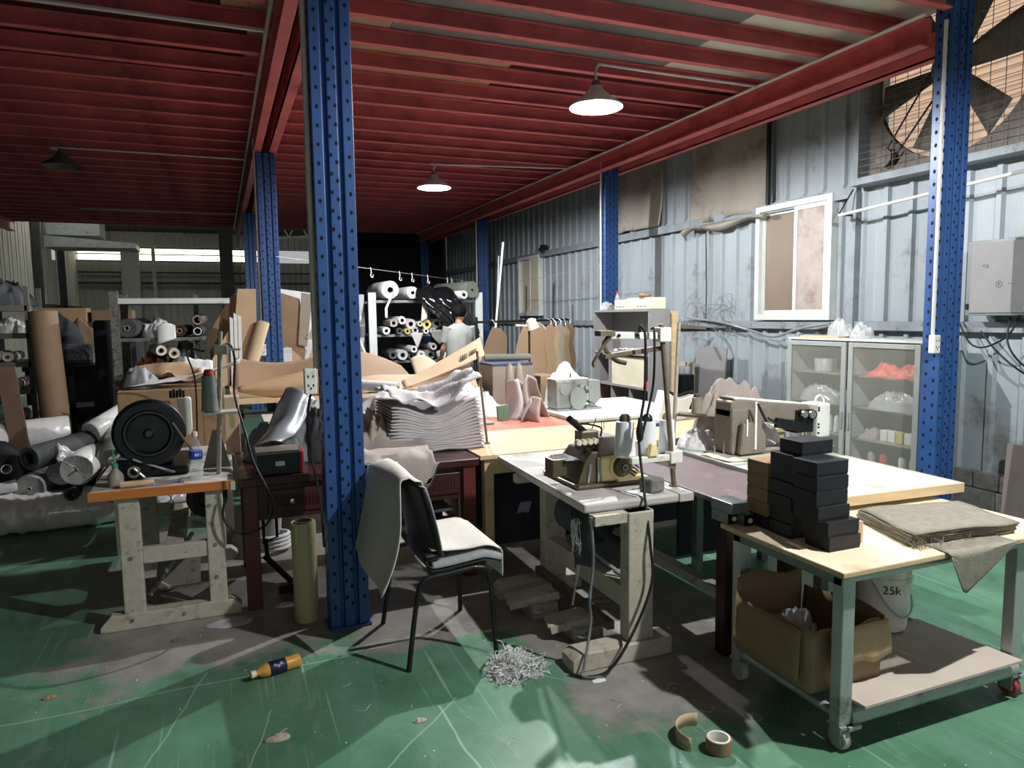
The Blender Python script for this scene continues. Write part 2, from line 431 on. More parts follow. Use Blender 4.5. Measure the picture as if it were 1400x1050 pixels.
    # worn-through concrete where people sit and machines stand
    def patch(cx, cy, rx, ry):
        dx = math_('DIVIDE', math_('ABSOLUTE', math_('SUBTRACT', sep.outputs[0], cx), 0), rx)
        dy = math_('DIVIDE', math_('ABSOLUTE', math_('SUBTRACT', sep.outputs[1], cy), 0), ry)
        return math_('SUBTRACT', 1.0, math_('MAXIMUM', dx, dy))
    p = math_('MAXIMUM', math_('MAXIMUM', patch(.75, 4.75, 1.55, 1.35), patch(1.9, 3.2, .62, 1.05)), math_('MAXIMUM', patch(1.0, 3.75, .5, .5), patch(3.2, 9.5, 2.2, 5.0)))
    p = math_('ADD', p, math_('MULTIPLY', math_('SUBTRACT', nz(3.0, 8, .7), .5), 1.1))
    worn = ramp(p, .0, .16, (0, 0, 0), (1, 1, 1))
    conc = ramp(nz(5, 8, .7), .3, .7, lin((112, 108, 102)), lin((152, 148, 140)))
    col = mix(worn, col, conc)
    p2 = ramp(nz(1.3, 9, .75, loc=(4, 9, 0)), .66, .72, (0, 0, 0), (.75, .75, .75))
    col = mix(p2, col, lin((128, 126, 116)))
    L(col, b.inputs['Base Color'])
    rg = ramp(nz(3, 6, .6), .3, .7, (.28, .28, .28), (.5, .5, .5)); L(rg, b.inputs['Roughness'])
    bp = nt.nodes.new('ShaderNodeBump'); bp.inputs['Strength'].default_value = .12; bp.inputs['Distance'].default_value = .01
    L(nz(8, 8, .7), bp.inputs['Height']); L(bp.outputs[0], b.inputs['Normal'])
    return m
FLOORM = floor_material()
# ================================================================== STRUCTURE
struct('floor', MB().bx(-9, 7, -5, 30, -.1, 0), FLOORM)
XW = 5.55
# ---- right wall: ribbed steel panels, rails, block plinth
wr = group_root('wall_right', (XW, 0, 0))
def ribbed(z0, z1, w=1.0, y0=0.0, ribs=4, h=.03):
    mb = MB(); pr = []
    s = w / ribs
    for i in range(ribs):
        b = y0 + i * s
        pr += [(0, b), (0, b + s * .70), (-h, b + s * .77), (-h, b + s * .93)]
    pr.append((0, y0 + w))
    vs = [(XW + x, y, z0) for x, y in pr] + [(XW + x, y, z1) for x, y in pr]
    n = len(pr)
    return mb.add(vs, [(i, i + 1, n + i + 1, n + i) for i in range(n - 1)])
lowp = put('panel', ribbed(.34, 2.80), WALLM, wr)
uppp = put('panel', ribbed(2.70, 6.0), WALLM, wr)
lowp.location.y = -3; uppp.location.y = -3; uppp.location.x = .012
for i in range(1, 21):
    copychild(lowp, wr, (0, -3 + i, 0))
    if i - 3 in (3, 4): continue
    copychild(uppp, wr, (.012, -3 + i, 0))
fa = put('panel', ribbed(4.30, 6.0, 2.0, 3.0, 8), WALLM, wr); fa.location.x = .012
fb = put('panel', ribbed(2.70, 4.30, .38, 3.0, 2), WALLM, wr); fb.location.x = .012
fc = put('panel', ribbed(2.70, 4.30, .08, 4.92, 1), WALLM, wr); fc.location.x = .012
bp = group_root('baseboard_right', (XW, 0, 0))
blk = put('block', MB().bx(XW - .06, XW + .12, 0.006, .394, 0.0, .20), CONC, bp, bevel=.008)
blk2 = put('block', MB().bx(XW - .05, XW + .12, .206, .594, .206, .335), CONC, bp, bevel=.008)
for i in range(-6, 44):
    if i: copychild(blk, bp, (random.uniform(-.012, .006), i * .4, 0)); copychild(blk2, bp, (random.uniform(-.012, .006), i * .4, 0))
struct('trim_1', MB().bx(XW - .075, XW - .03, -3, 17.9, 1.475, 1.52).bx(XW - .078, XW - .07, -3, 17.9, 1.44, 1.52), RAIL)
struct('trim_2', MB().bx(XW - .085, XW - .03, 4.98, 17.9, 2.70, 2.76).bx(XW - .09, XW - .08, 4.98, 17.9, 2.66, 2.76), RAIL)
struct('trim_3', MB().bx(XW - .085, XW - .03, -3, 3.36, 2.70, 2.76), RAIL)
for k, (y, w) in enumerate(((5.02, .1), (9.75, .08), (2.2, .1))):
    struct('trim_%d' % (4 + k), MB().bx(XW - .10, XW - .02, y - w / 2, y + w / 2, .3, 2.7 if k == 0 else 5.6), RAIL)

# ---- far parts of the hall
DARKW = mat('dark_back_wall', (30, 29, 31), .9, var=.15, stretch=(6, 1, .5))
HALLW = mat('hall_grey_sheet', (158, 158, 148), .8, var=.15, stretch=(8, 1, .5))
HALLD = mat('hall_dark_roof', (62, 64, 62), .9, var=.2)
WHITEP = mat('white_wall_sheet', (206, 204, 192), .7, var=.1, stretch=(1, 6, .4))
def corr(x0, x1, y, z0, z1, p=.2, h=.03):
    mb = MB(); n = int(round((x1 - x0) / p)); vs = []; pr = []
    for i in range(n):
        a = x0 + i * p; pr += [(a, 0), (a + p * .6, 0), (a + p * .7, -h), (a + p * .9, -h)]
    pr.append((x1, 0)); k = len(pr)
    vs = [(x, y + d, z0) for x, d in pr] + [(x, y + d, z1) for x, d in pr]
    return mb.add(vs, [(i, i + 1, k + i + 1, k + i) for i in range(k - 1)])
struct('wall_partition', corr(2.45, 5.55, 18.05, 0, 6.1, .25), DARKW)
struct('wall_back', corr(-9, 6, 26, 0, 3.5, .2).add(*(lambda m_: (m_.v, m_.f))(corr(-9, 6, 26, 3.92, 6.5, .2))), HALLW)
w3 = group_root('window_3', (-1.9, 26, 3.7))
STRIP = mat('daylit_translucent_sheet', (255, 250, 226), .6, var=0, emit=2.2)
for i in range(9):
    put('pane', MB().bx(-4.0 + i * .6, -3.42 + i * .6, 25.98, 26.02, 3.5, 3.92), STRIP, w3)
put('window_frame', MB().bx(-4.1, 1.4, 25.94, 25.97, 3.70, 3.73).bx(-4.1, 1.4, 25.93, 25.97, 3.48, 3.52).bx(-4.1, 1.4, 25.93, 25.97, 3.90, 3.94), HALLD, w3)
wl = group_root('wall_left', (-4.05, 0, 0))
pm = None
for i in range(14):
    y0 = 17.3 + i * .64
    if i in (5, 8): continue
    if pm is None: pm = put('panel', MB().bx(-4.09, -4.05, 17.3, 17.92, 0, 5.6).bx(-4.05, -4.035, 17.45, 17.5, 0, 5.6).bx(-4.05, -4.035, 17.7, 17.75, 0, 5.6), WHITEP, wl)
    else: copychild(pm, wl, (0, i * .64, 0))
put('column', MB().bx(-4.02, -3.86, 20.1, 20.26, 0, 5.6), HALLD, wl)
put('column', MB().bx(-4.02, -3.86, 22.9, 23.06, 0, 5.6), HALLD, wl)
put('rail', MB().bx(-4.03, -3.95, 17, 26, 1.95, 2.05), HALLD, wl)
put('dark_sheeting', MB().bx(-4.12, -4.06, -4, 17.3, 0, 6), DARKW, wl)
door = group_root('door_1', (-4.1, 20.8, 0))
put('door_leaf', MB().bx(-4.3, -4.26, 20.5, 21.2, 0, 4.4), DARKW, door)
cols = group_root('trim_7', (-2.6, 25.8, 0))
put('column', MB().bx(-2.75, -2.25, 25.3, 25.6, 0, 4.3), HALLW, cols)
put('column', MB().bx(.1, .5, 25.3, 25.6, 0, 5), HALLD, cols)
put('column', MB().bx(-1.9, -1.8, 25.5, 25.6, 0, 4.3), HALLW, cols)
put('rail', MB().bx(-4, 3, 25.7, 25.8, 2.75, 2.83), HALLD, cols)
put('rail', MB().bx(-4, 3, 25.7, 25.8, 3.1, 3.15), HALLD, cols)
struct('ceiling_hall', MB().bx(-9, 6.2, -5, 19.5, 6.2, 6.3).add([(-9, 19.5, 6.25), (6.2, 19.5, 6.25), (6.2, 27, 4.15), (-9, 27, 4.15)], [(0, 1, 2, 3)]), HALLD)
rt = thing('roof_truss', 'white lattice roof truss behind the farthest blue posts', 'truss', (1.8, 21, 4.0))
tb = MB()
for a, b in (((-.2, 0, .0), (4.0, 0, .35)), ((-.2, 0, .5), (4.0, 0, 1.0))): tb.cyl((1.0 + a[0], 21, 3.75 + a[2]), (1.0 + b[0], 21, 3.75 + b[2]), .035, n=6)
put('chord', tb, WHITEP, rt)
tb = MB()
for i in range(8):
    x = .9 + i * .5; e = i * .043
    tb.cyl((x, 21, 3.76 + e), (x + .25, 21, 4.28 + e), .02, n=5); tb.cyl((x + .25, 21, 4.28 + e), (x + .5, 21, 3.8 + e), .02, n=5)
put('lattice', tb, WHITEP, rt)
tag(put('duct_hood', MB().prism([(0, 0), (2.0, 0), (2.0, .12), (0, .28)], (-3.9, 20.8, 3.45), (1, 0, 0), (0, 0, 1), (0, 1.2, 0)).bx(-3.85, -2.7, 20.9, 21.9, 3.75, 4.4), LIGHTST, base=(-3, 21.4, 3.5)), 'pale metal canopy jutting from the far left wall', 'canopy')

# ---- mezzanine deck over the work bays (this is the red ceiling)
ce = group_root('ceiling', (0, 0, 3.5))
def channel_y(x0, x1, y0, y1, z0, z1, t, open_right):
    mb = MB().bx(x0, x1, y0, y1, z0, z0 + t).bx(x0, x1, y0, y1, z1 - t, z1)
    return mb.bx(x0, x0 + t, y0, y1, z0, z1) if open_right else mb.bx(x1 - t, x1, y0, y1, z0, z1)
bz0, bz1 = 3.46, 3.66
put('main_beam', channel_y(.44, .53, -2, 17.6, bz0, bz1, .012, False), RED, ce)
put('main_beam', channel_y(.59, .68, -2, 17.6, bz0, bz1, .012, True), RED, ce)
put('main_beam', channel_y(4.62, 4.74, 3.72, 17.6, bz0, bz1, .012, False), RED, ce)
put('main_beam', channel_y(4.96, 5.05, 3.72, 17.6, bz0, bz1, .012, True), RED, ce)
put('main_beam', channel_y(-3.9, -3.78, -2, 17.6, bz0, bz1, .012, True), RED, ce)
put('edge_beam', MB().bx(-4, 5.05, 17.55, 17.62, 3.67, 3.80), RED, ce)
jr = jl = None
for i in range(39):
    y = -1.45 + i * .5
    for side, (xa, xb) in enumerate(((.60, 4.72 if i < 11 else 5.0), (-3.9, .52))):
        if i in (0, 11):
            if i == 11 and side == 1:
                copychild(jl, ce, (0, i * .5, 0)); continue
            mb = MB().bx(xa, xb, y, y + .065, 3.665, 3.673).bx(xa, xb, y + .057, y + .065, 3.665, 3.79).bx(xa, xb, y, y + .065, 3.782, 3.79)
            o = put('joist', mb, RED, ce)
            if side == 0: jr = o
            else: jl = o
        else: copychild(jr if side == 0 else jl, ce, (0, (i - (11 if side == 0 and i > 11 else 0)) * .5, 0))
def deck(x0, x1, y0, y1, m):
    put('deck_board', MB().bx(x0 + .003, x1 - .003, y0 + .003, y1 - .003, 3.795, 3.815), m, ce)
for k in range(6):
    y0 = -1.5 + k * 1.22
    if y0 > 5.5: break
    deck(.3, 1.3, y0, y0 + 1.22, BOARDB); deck(1.3, 3.75, y0, y0 + 1.22, BOARDG); deck(3.75, 5.0, y0, y0 + 1.22, BOARDW)
    deck(.11, .3, y0, y0 + 1.22, BOARDB); deck(-2.0, .11, y0, y0 + 1.22, DARKBOARD); deck(-4.0, -2.0, y0, y0 + 1.22, DARKBOARD)
y0 = -1.5 + 6 * 1.22
for k in range(5):
    y1 = y0 + 2.44
    deck(.3, 2.47, y0, min(y1, 17.7), BOARDB if k == 0 else DARKBOARD); deck(2.47, 5.0, y0, min(y1, 17.7), DARKBOARD); deck(-4.0, .3, y0, min(y1, 17.7), DARKBOARD)
    y0 = y1

# ---- windows in the right wall
def window(n, y0, y1, z0, z1, split, labels):
    w = group_root('window_%d' % n, (XW - .05, (y0 + y1) / 2, z0))
    X0 = XW - .11; X1 = XW - .02
    put('window_frame', MB().bx(X0, X1, y0, y0 + .06, z0, z1).bx(X0, X1, y1 - .06, y1, z0, z1).bx(X0, X1, y0 + .06, y1 - .06, z0, z0 + .06).bx(X0, X1, y0 + .06, y1 - .06, z1 - .06, z1), STEELW, w, bevel=.006)
    for (a, b, xo, m) in ((y0 + .06, split + .02, X0 + .015, labels[0]), (split - .02, y1 - .06, X0 + .05, labels[1])):
        sash = put('sash', MB().bx(xo, xo + .03, a, a + .045, z0 + .06, z1 - .06).bx(xo, xo + .03, b - .045, b, z0 + .06, z1 - .06).bx(xo, xo + .03, a + .045, b - .045, z0 + .06, z0 + .105).bx(xo, xo + .03, a + .045, b - .045, z1 - .105, z1 - .06), STEELW, w, bevel=.004)
        put('pane', MB().bx(xo + .01, xo + .018, a + .045, b - .045, z0 + .105, z1 - .105), m, sash)
    return w
PANE1 = mat('dusty_brown_pane', (118, 102, 86), .5, var=.1, scale=3, stretch=(1, 1, .4))
PANE2 = mat('frosted_pink_pane', (158, 148, 140), .5, var=.12, scale=9, dirt=(138, 118, 106), dirt_amt=.4)
window(1, 5.24, 6.29, 1.53, 2.74, 5.72, (PANE2, PANE1))
window(2, 12.0, 13.0, 1.6, 2.72, 12.45, (mat('cream_pane', (196, 188, 160), .5, var=.06), MATS['cream_pane']))

# ---- blue slotted uprights
def post(x, yf, ztop, label):
    t = thing('blue_post', label, 'post', (x, yf + .07, 0), 'blue steel posts')
    w = .1; d = .14; g = .012; gd = .022
    pl = [(-w, 0)]
    for c in (-.036, .036):
        pl += [(c - g, 0), (c - g * .5, gd), (c + g * .5, gd), (c + g, 0)]
    pl += [(w, 0), (w, d), (-w, d)]
    put('upright', MB().prism(pl, (x, yf, .012), (1, 0, 0), (0, 1, 0), (0, 0, ztop - .012)), BLUE, t, bevel=.004)
    hb = MB(); k = 0; z = .12
    oct_ = [(math.cos(i * PI / 4) * .008, math.sin(i * PI / 4) * .011) for i in range(8)]
    while z < ztop - .08:
        for c, dz in ((-.074, 0), (-.014, .045), (.014, .012), (.076, .04)):
            hb.prism(oct_, (x + c, yf - .0012, z + dz), (1, 0, 0), (0, 0, 1), (0, .003, 0))
        for c in (.04, .1):
            hb.prism([(a * 1.35, b * 1.35) for a, b in oct_], (x - w - .0012, yf + c, z + (.0 if c < .05 else .045)), (0, 1, 0), (0, 0, 1), (.003, 0, 0))
        z += .09
    put('punched_holes', hb, HOLE, t, kind='stuff')
    put('base_plate', MB().bx(x - .11, x + .11, yf - .012, yf + .15, 0, .012), BLUE, t)
    return t
post(.56, 3.66, 3.45, 'tall blue slotted steel post nearest the camera beside the draped chair')
post(.56, 8.55, 3.45, 'second blue slotted post behind, standing among the leaning cardboard sheets')
post(.56, 13.4, 3.45, 'thin farthest left blue post showing above the cardboard')
post(4.85, 3.56, 3.79, 'large blue slotted post at right beside the glass cabinet')
post(4.85, 8.35, 3.7, 'blue post on the right wall behind the grey bookcase')
post(4.85, 13.3, 3.7, 'narrow blue post by the small wall window and the standing worker')
post(4.85, 17.6, 3.7, 'darkest far blue post in the back right corner')

# ---- pendant lamps
BULB = mat('lamp_glow', (255, 252, 244), .5, var=0, emit=30)
BULBOFF = mat('lamp_bulb_off', (170, 170, 166), .3, var=.05)
SHADE = mat('lamp_shade_enamel', (196, 196, 192), .4, var=.05)
SHADED = mat('lamp_shade_dark', (96, 92, 86), .45, var=.1)
def pendant(x, y, z, lit, label, arm):
    t = thing('pendant_lamp', label, 'lamp', (x, y, z), 'ceiling pendant lamps')
    put('shade', MB().lathe([(.212, 0), (.2, .02), (.12, .075), (.065, .125), (.045, .16), (.0, .162), (.0, .155), (.055, .12), (.115, .069), (.195, .015), (.208, -.002)], (x, y, z), n=32, close=True), SHADE if lit else SHADED, t, smooth=40)
    put('bulb', MB().lathe([(0.0, .05), (.03, .054), (.042, .07), (.042, .1), (0, .12)], (x, y, z), n=20), BULB if lit else BULBOFF, t, smooth=50)
    put('lamp_cap', MB().cyl((x, y, z + .145), (x, y, z + .2), .045, .03), SHADED, t, smooth=40)
    put('pipe_arm', MB().tube([(x, y, z + .195)] + arm, .011, 8), CONDUIT, t, smooth=60)
    if lit:
        l = bpy.data.lights.new('pendant_light', 'POINT'); l.energy = LAMP_W; l.shadow_soft_size = .03; l.color = (.97, .985, 1.0)
        o = bpy.data.objects.new('pendant_light', l); C.objects.link(o); o.location = (x, y, z + .02)
    return t
pendant(2.82, 5.1, 3.235, True, 'larger lit pendant lamp with a bent white pipe, nearest the camera', [(2.82, 5.1, 3.52), (2.86, 5.12, 3.57), (2.95, 5.15, 3.585), (3.5, 5.2, 3.6), (4.60, 5.33, 3.645)])
pendant(2.58, 8.85, 3.225, True, 'smaller lit pendant lamp further back over the work tables', [(2.58, 8.85, 3.46), (2.62, 8.88, 3.52), (2.7, 8.9, 3.53), (4.60, 9.11, 3.64)])
pendant(2.9, 1.085, 3.235, True, 'lit pendant lamp over the trolley', [(2.9, 1.085, 3.5), (2.9, 1.085, 3.70)])
pendant(-1.6, 9.8, 3.40, False, 'unlit dark pendant lamp hanging from the left of the red ceiling', [(-1.6, 9.8, 3.58), (-1.55, 9.8, 3.615), (.40, 9.8, 3.615)])
cable('conduit', [(4.60, 3.66, 3.645), (4.60, 17.4, 3.645)], .014, CONDUIT, 'long white conduit running under the right red beam', cat='conduit')
cable('conduit', [(.40, -1.5, 3.62), (.40, 17.4, 3.62)], .014, CONDUIT, 'white conduit running along the left red beam', cat='conduit')
cable('conduit', [(.38, 5.4, 3.60), (-3.8, 5.35, 3.60)], .014, CONDUIT, 'white conduit crossing the upper left ceiling', cat='conduit')
cable('conduit', [(.38, 14.8, 3.60), (-2.2, 14.8, 3.60)], .014, CONDUIT, 'faint conduit near the far edge of the left ceiling', cat='conduit')
def vconduit(pts, label): return cable('conduit', pts, .014, CONDUIT, label, cat='conduit')
vconduit([(.442, 3.72, 3.6), (.442, 3.72, 1.36)], 'white vertical conduit down the nearest blue post')
vconduit([(.442, 8.6, 3.6), (.442, 8.6, 1.3)], 'white vertical conduit down the second blue post')
vconduit([(4.725, 3.6, 3.6), (4.725, 3.6, 1.42)], 'white conduit down the large right blue post to a socket')
vconduit([(4.725, 8.42, 3.6), (4.725, 8.42, 1.0)], 'white conduit down the blue post behind the bookcase')
vconduit([(4.725, 13.36, 3.6), (4.725, 13.36, .9)], 'white conduit down the blue post by the worker')
def socket(x, y, z, label):
    t = thing('socket_box', label, 'socket', (x, y, z))
    put('box', MB().bx(x - .03, x + .03, y - .02, y + .03, z, z + .13), MACHW, t, bevel=.006)
    hb = MB()
    for dx, dz in ((-.012, .09), (.012, .09), (-.012, .045), (.012, .045), (0, .03)): hb.bx(x + dx - .003, x + dx + .003, y - .022, y - .0195, z + dz - .006, z + dz + .006)
    put('slots', hb, HOLE, t)
socket(.405, 3.66, 1.24, 'white socket box on the side of the nearest blue post')
socket(4.70, 3.56, 1.31, 'white socket box on the large right blue post')
socket(.44, 8.5, 1.2, 'white socket box low on the second blue post')

cable('conduit', [(.40, 1.085, 3.645), (2.93, 1.085, 3.645)], .014, CONDUIT, 'white conduit feeding the lamp over the trolley', cat='conduit')

# ---- exhaust fan high in the right wall
fan = thing('exhaust_fan', 'large six-bladed exhaust fan in a square frame high on the wall', 'fan', (XW, 4.15, 2.8))
FANM = mat('dusty_fan_metal', (112, 108, 102), .7, .1, var=.15, dirt=(78, 72, 66), dirt_amt=.3)
FC = Vector((XW, 4.15, 3.55)); FR = .68; FH = .78
mb = MB(); nn = 48; inner = []; outer = []
for i in range(nn):
    t_ = 2 * PI * i / nn; c, s_ = math.cos(t_), math.sin(t_); k = FH / max(abs(c), abs(s_))
    inner.append((FR * c, FR * s_)); outer.append((k * c, k * s_))
for x in (-.02, .02):
    mb.v += [FC + Vector((x, a, b)) for a, b in inner] + [FC + Vector((x, a, b)) for a, b in outer]
for o_ in (0, 2 * nn):
    mb.f += [(o_ + i, o_ + (i + 1) % nn, o_ + nn + (i + 1) % nn, o_ + nn + i) for i in range(nn)]
put('mounting_plate', mb, FANM, fan)
put('frame', MB().bx(XW - .16, XW + .2, FC.y - FH - .03, FC.y - FH + .02, FC.z - FH, FC.z + FH).bx(XW - .16, XW + .2, FC.y + FH - .02, FC.y + FH + .03, FC.z - FH, FC.z + FH).bx(XW - .2, XW + .2, FC.y - FH - .03, FC.y + FH + .03, FC.z - FH - .03, FC.z - FH + .03).bx(XW - .16, XW + .2, FC.y - FH - .03, FC.y + FH + .03, FC.z + FH - .03, FC.z + FH + .02), RAIL, fan)
put('hub', MB().cyl((XW - .1, FC.y, FC.z), (XW + .06, FC.y, FC.z), .12, .12, 24), FANM, fan, smooth=40)
for i in range(6):
    a0 = i * PI / 3 + .87
    def bl(u, v):
        r = .1 + u * .54; w = (.12 + .2 * u ** .8); q = (v - .5) * w
        e1 = Vector((0, math.cos(a0), math.sin(a0))); e2 = Vector((0, -math.sin(a0), math.cos(a0)))
        tw = .55 - .25 * u
        return FC + e1 * r + e2 * q * math.cos(tw) + Vector((q * math.sin(tw) - .02, 0, 0))
    put('blade', MB().grid(bl, 6, 4), FANM, fan, smooth=60, solid=.006)
gm = MB()
for i in range(27):
    d = -FH + .02 + i * (2 * FH - .04) / 26
    gm.bx(XW - .146, XW - .142, FC.y - FH, FC.y + FH, FC.z + d - .002, FC.z + d + .002)
    if i % 2 == 0: gm.bx(XW - .15, XW - .146, FC.y + d - .002, FC.y + d + .002, FC.z - FH, FC.z + FH)
put('wire_guard', gm, RUST, fan)
put('drive_motor', MB().cyl((XW - .1, FC.y + .55, FC.z - .6), (XW + .1, FC.y + .55, FC.z - .6), .08), FANM, fan, smooth=40)
put('belt', MB().cyl((XW - .07, FC.y + .62, FC.z - .64), (XW - .07, FC.y + .12, FC.z + .02), .008, n=6).cyl((XW - .07, FC.y + .5, FC.z - .66), (XW - .07, FC.y + .0, FC.z - .1), .008, n=6), DKRUB, fan)
lv = bpy.data.materials.new('translucent_louvre'); lv.use_nodes = True
_nt = lv.node_tree; _tr = _nt.nodes.new('ShaderNodeBsdfTranslucent'); _tr.inputs[0].default_value = (*lin((250, 236, 222)), 1)
_mx = _nt.nodes.new('ShaderNodeMixShader'); _mx.inputs[0].default_value = .7
_nt.nodes['Principled BSDF'].inputs['Base Color'].default_value = (*lin((220, 206, 192)), 1)
_nt.links.new(_nt.nodes['Principled BSDF'].outputs[0], _mx.inputs[1]); _nt.links.new(_tr.outputs[0], _mx.inputs[2]); _nt.links.new(_mx.outputs[0], _nt.nodes['Material Output'].inputs[0])
s0 = None
for i in range(22):
    z = FC.z - FH + .02 + i * .07
    if s0 is None: s0 = put('louvre_slat', MB().prism([(0, 0), (.045, -.052), (.05, -.047), (.006, .006)], (XW + .22, FC.y - FH, z + .06), (1, 0, 0), (0, 0, 1), (0, 2 * FH, 0)), lv, fan)
    else: copychild(s0, fan, (0, 0, i * .07))
area('daylight_outside_fan', (XW + 2.2, 4.15, 4.4), (2.5, 3.0), 70, (0, math.radians(70), 0), (1, .95, .9))
# ================================================================== FOREGROUND FURNITURE
# ---- left sewing table
A = thing('sewing_table', 'small sewing table with orange-edged top and chipped cream frame, at left', 'table', (-.3, 4.7, 0))
put('table_top', MB().bx(-.66, .03, 4.09, 5.3, .705, .75), TOPG, A, bevel=.006)
put('front_edge', MB().bx(-.662, .032, 4.078, 4.09, .703, .752), ORANGEW, A, bevel=.003)
put('edge_corner', MB().bx(.012, .036, 4.072, 4.1, .70, .745), TOPG, A)
for yy, nm in ((4.14, 0), (5.1, 1)):
    put('leg', MB().bx(-.535, -.435, yy - .03, yy + .03, .075, .70), CREAMP, A, bevel=.006)
    put('leg', MB().bx(-.12, -.03, yy - .03, yy + .03, .075, .70), CREAMP, A, bevel=.006)
    put('foot', MB().prism([(-.65, 0.0), (.04, 0.0), (.04, .05), (.0, .085), (-.6, .085), (-.65, .03)], (0, yy - .04, 0), (1, 0, 0), (0, 0, 1), (0, .08, 0)), CREAMP, A, bevel=.006)
    put('crossbar', MB().bx(-.435, -.12, yy - .022, yy + .022, .34, .425), CREAMP, A, bevel=.004)
put('stretcher', MB().bx(-.33, -.24, 4.163, 5.08, .345, .42), CREAMP, A, bevel=.004)
mb = MB()
for x, z in ((-.08, .40), (-.08, .22), (-.49, .38), (-.1, .62), (-.5, .05), (-.25, .045)): mb.cyl((x, 4.105 if z > .1 else 4.095, z), (x, 4.12, z), .011, n=8)
put('bolts', mb, GREYST, A, kind='stuff')
mb = MB()
for i in range(14): mb.ring((-.3, 4.35, .69 - i * .022), (1, 0, 0) if i % 2 else (0, 1, 0), .011, .0028, 10, 5)
put('treadle_chain', mb, RUST, A)
put('treadle', MB().bx(-.42, -.18, 4.5, 4.8, .1, .118, rx=.35), CREAMP, A)
put('treadle_rod', MB().cyl((-.44, 4.4, .07), (-.22, 4.75, .3), .014, n=8), LIGHTST, A)
mot = put('motor', MB().cyl((-.12, 4.55, .56), (-.12, 4.85, .56), .115, n=24).cyl((-.12, 4.5, .56), (-.12, 4.55, .56), .075, n=20), BLKPL, A, smooth=40, bevel=.008)
put('pulley', MB().ring((-.12, 4.49, .56), (0, 1, 0), .05, .012, 20, 6), DKRUB, mot)

sm = thing('sewing_machine', 'black sewing machine seen end-on behind its big black wheel, on the left table', 'sewing machine', (-.4, 4.5, .75))
wc = Vector((-.385, 4.30, 1.005))
put('handwheel', MB().lathe([(0, -.012), (.02, -.016), (.03, -.006), (.1, -.004), (.112, -.022), (.122, -.022), (.13, -.01), (.165, -.01), (.182, .006), (.185, .03), (.182, .06), (.15, .07), (0, .07)], wc, (0, 1, 0), 44), BLKPL, sm, smooth=35)
put('wheel_ring', MB().ring(wc + Vector((0, -.02, 0)), (0, 1, 0), .118, .005, 40, 6), CHARF, sm, smooth=60)
put('hub', MB().lathe([(0, -.022), (.016, -.02), (.02, -.01)], wc, (0, 1, 0), 16), CHARF, sm, smooth=50)
put('machine_bed', MB().bx(-.52, -.2, 4.36, 4.9, .752, .80), BLKPL, sm, bevel=.012)
put('machine_body', MB().bx(-.48, -.28, 4.42, 4.56, .80, 1.1).bx(-.46, -.3, 4.56, 4.9, 1.0, 1.12), BLKPL, sm, bevel=.02)
put('gear_case', MB().cyl((-.52, 4.34, .81), (-.52, 4.5, .81), .06, n=18).cyl((-.42, 4.3, .80), (-.42, 4.4, .80), .035, n=16), BLKPL, sm, smooth=40)
put('face_plate', MB().prism([(-.26, .9), (-.205, .9), (-.19, .93), (-.19, 1.12), (-.2, 1.135), (-.27, 1.135)], (0, 4.86, 0), (1, 0, 0), (0, 0, 1), (0, .06, 0)), MACHW, sm, bevel=.004)
tn = MB()
for i in range(5): tn.cyl((-.3 + i * .018, 4.82, 1.14), (-.3 + i * .018, 4.82, 1.185 + .01 * (i % 2)), .008, n=8)
put('tension_knobs', tn, DKRUB, sm, smooth=40)
put('lever', MB().cyl((-.47, 4.29, .87), (-.27, 4.32, .775), .007, n=8).cyl((-.56, 4.3, .88), (-.4, 4.31, .86), .005, n=8), GREYST, sm)
put('drive_belt', MB().cyl((-.265, 4.272, 1.06), (-.16, 4.32, .86), .007, n=8), RUST, sm)
put('crank', MB().ring((-.47, 4.30, .80), (0, 1, 0), .026, .009, 16, 6).cyl((-.47, 4.30, .82), (-.42, 4.30, .765), .008, n=8), CHROME, sm, smooth=50)

st = thing('thread_stand', 'cream thread stand pole on the left sewing table', 'thread stand', (-.03, 4.3, .75))
put('pole', MB().cyl((-.045, 4.3, .752), (.0, 4.34, 1.55), .013, n=12), CREAMP, st, smooth=40)
put('collar', MB().bx(-.04, .035, 4.305, 4.36, 1.42, 1.475), CREAMP, st, bevel=.006)
put('hook_arm', MB().bx(.03, .1, 4.32, 4.345, 1.44, 1.452), LIGHTST, st)
put('tray', MB().bx(-.1, .07, 4.27, 4.40, 1.09, 1.102), MACHW, st)
put('support_plate', MB().prism([(-.13, .755), (.02, .755), (-.03, .98), (-.07, .98)], (0, 4.45, 0), (1, 0, 0), (0, 0, 1), (0, .012, 0)), MACHT, st)
cn = thing('thread_cone', 'grey-green thread cone with red cap on the left thread stand', 'thread cone', (-.085, 4.33, 1.103))
put('thread', MB().lathe([(.034, 0), (.046, .004), (.036, .20), (.02, .205)], (-.072, 4.315, 1.104), n=18), MACHG, cn, smooth=40)
put('cap', MB().cyl((-.072, 4.315, 1.31), (-.072, 4.315, 1.34), .03, .02), REDF, cn, smooth=40)

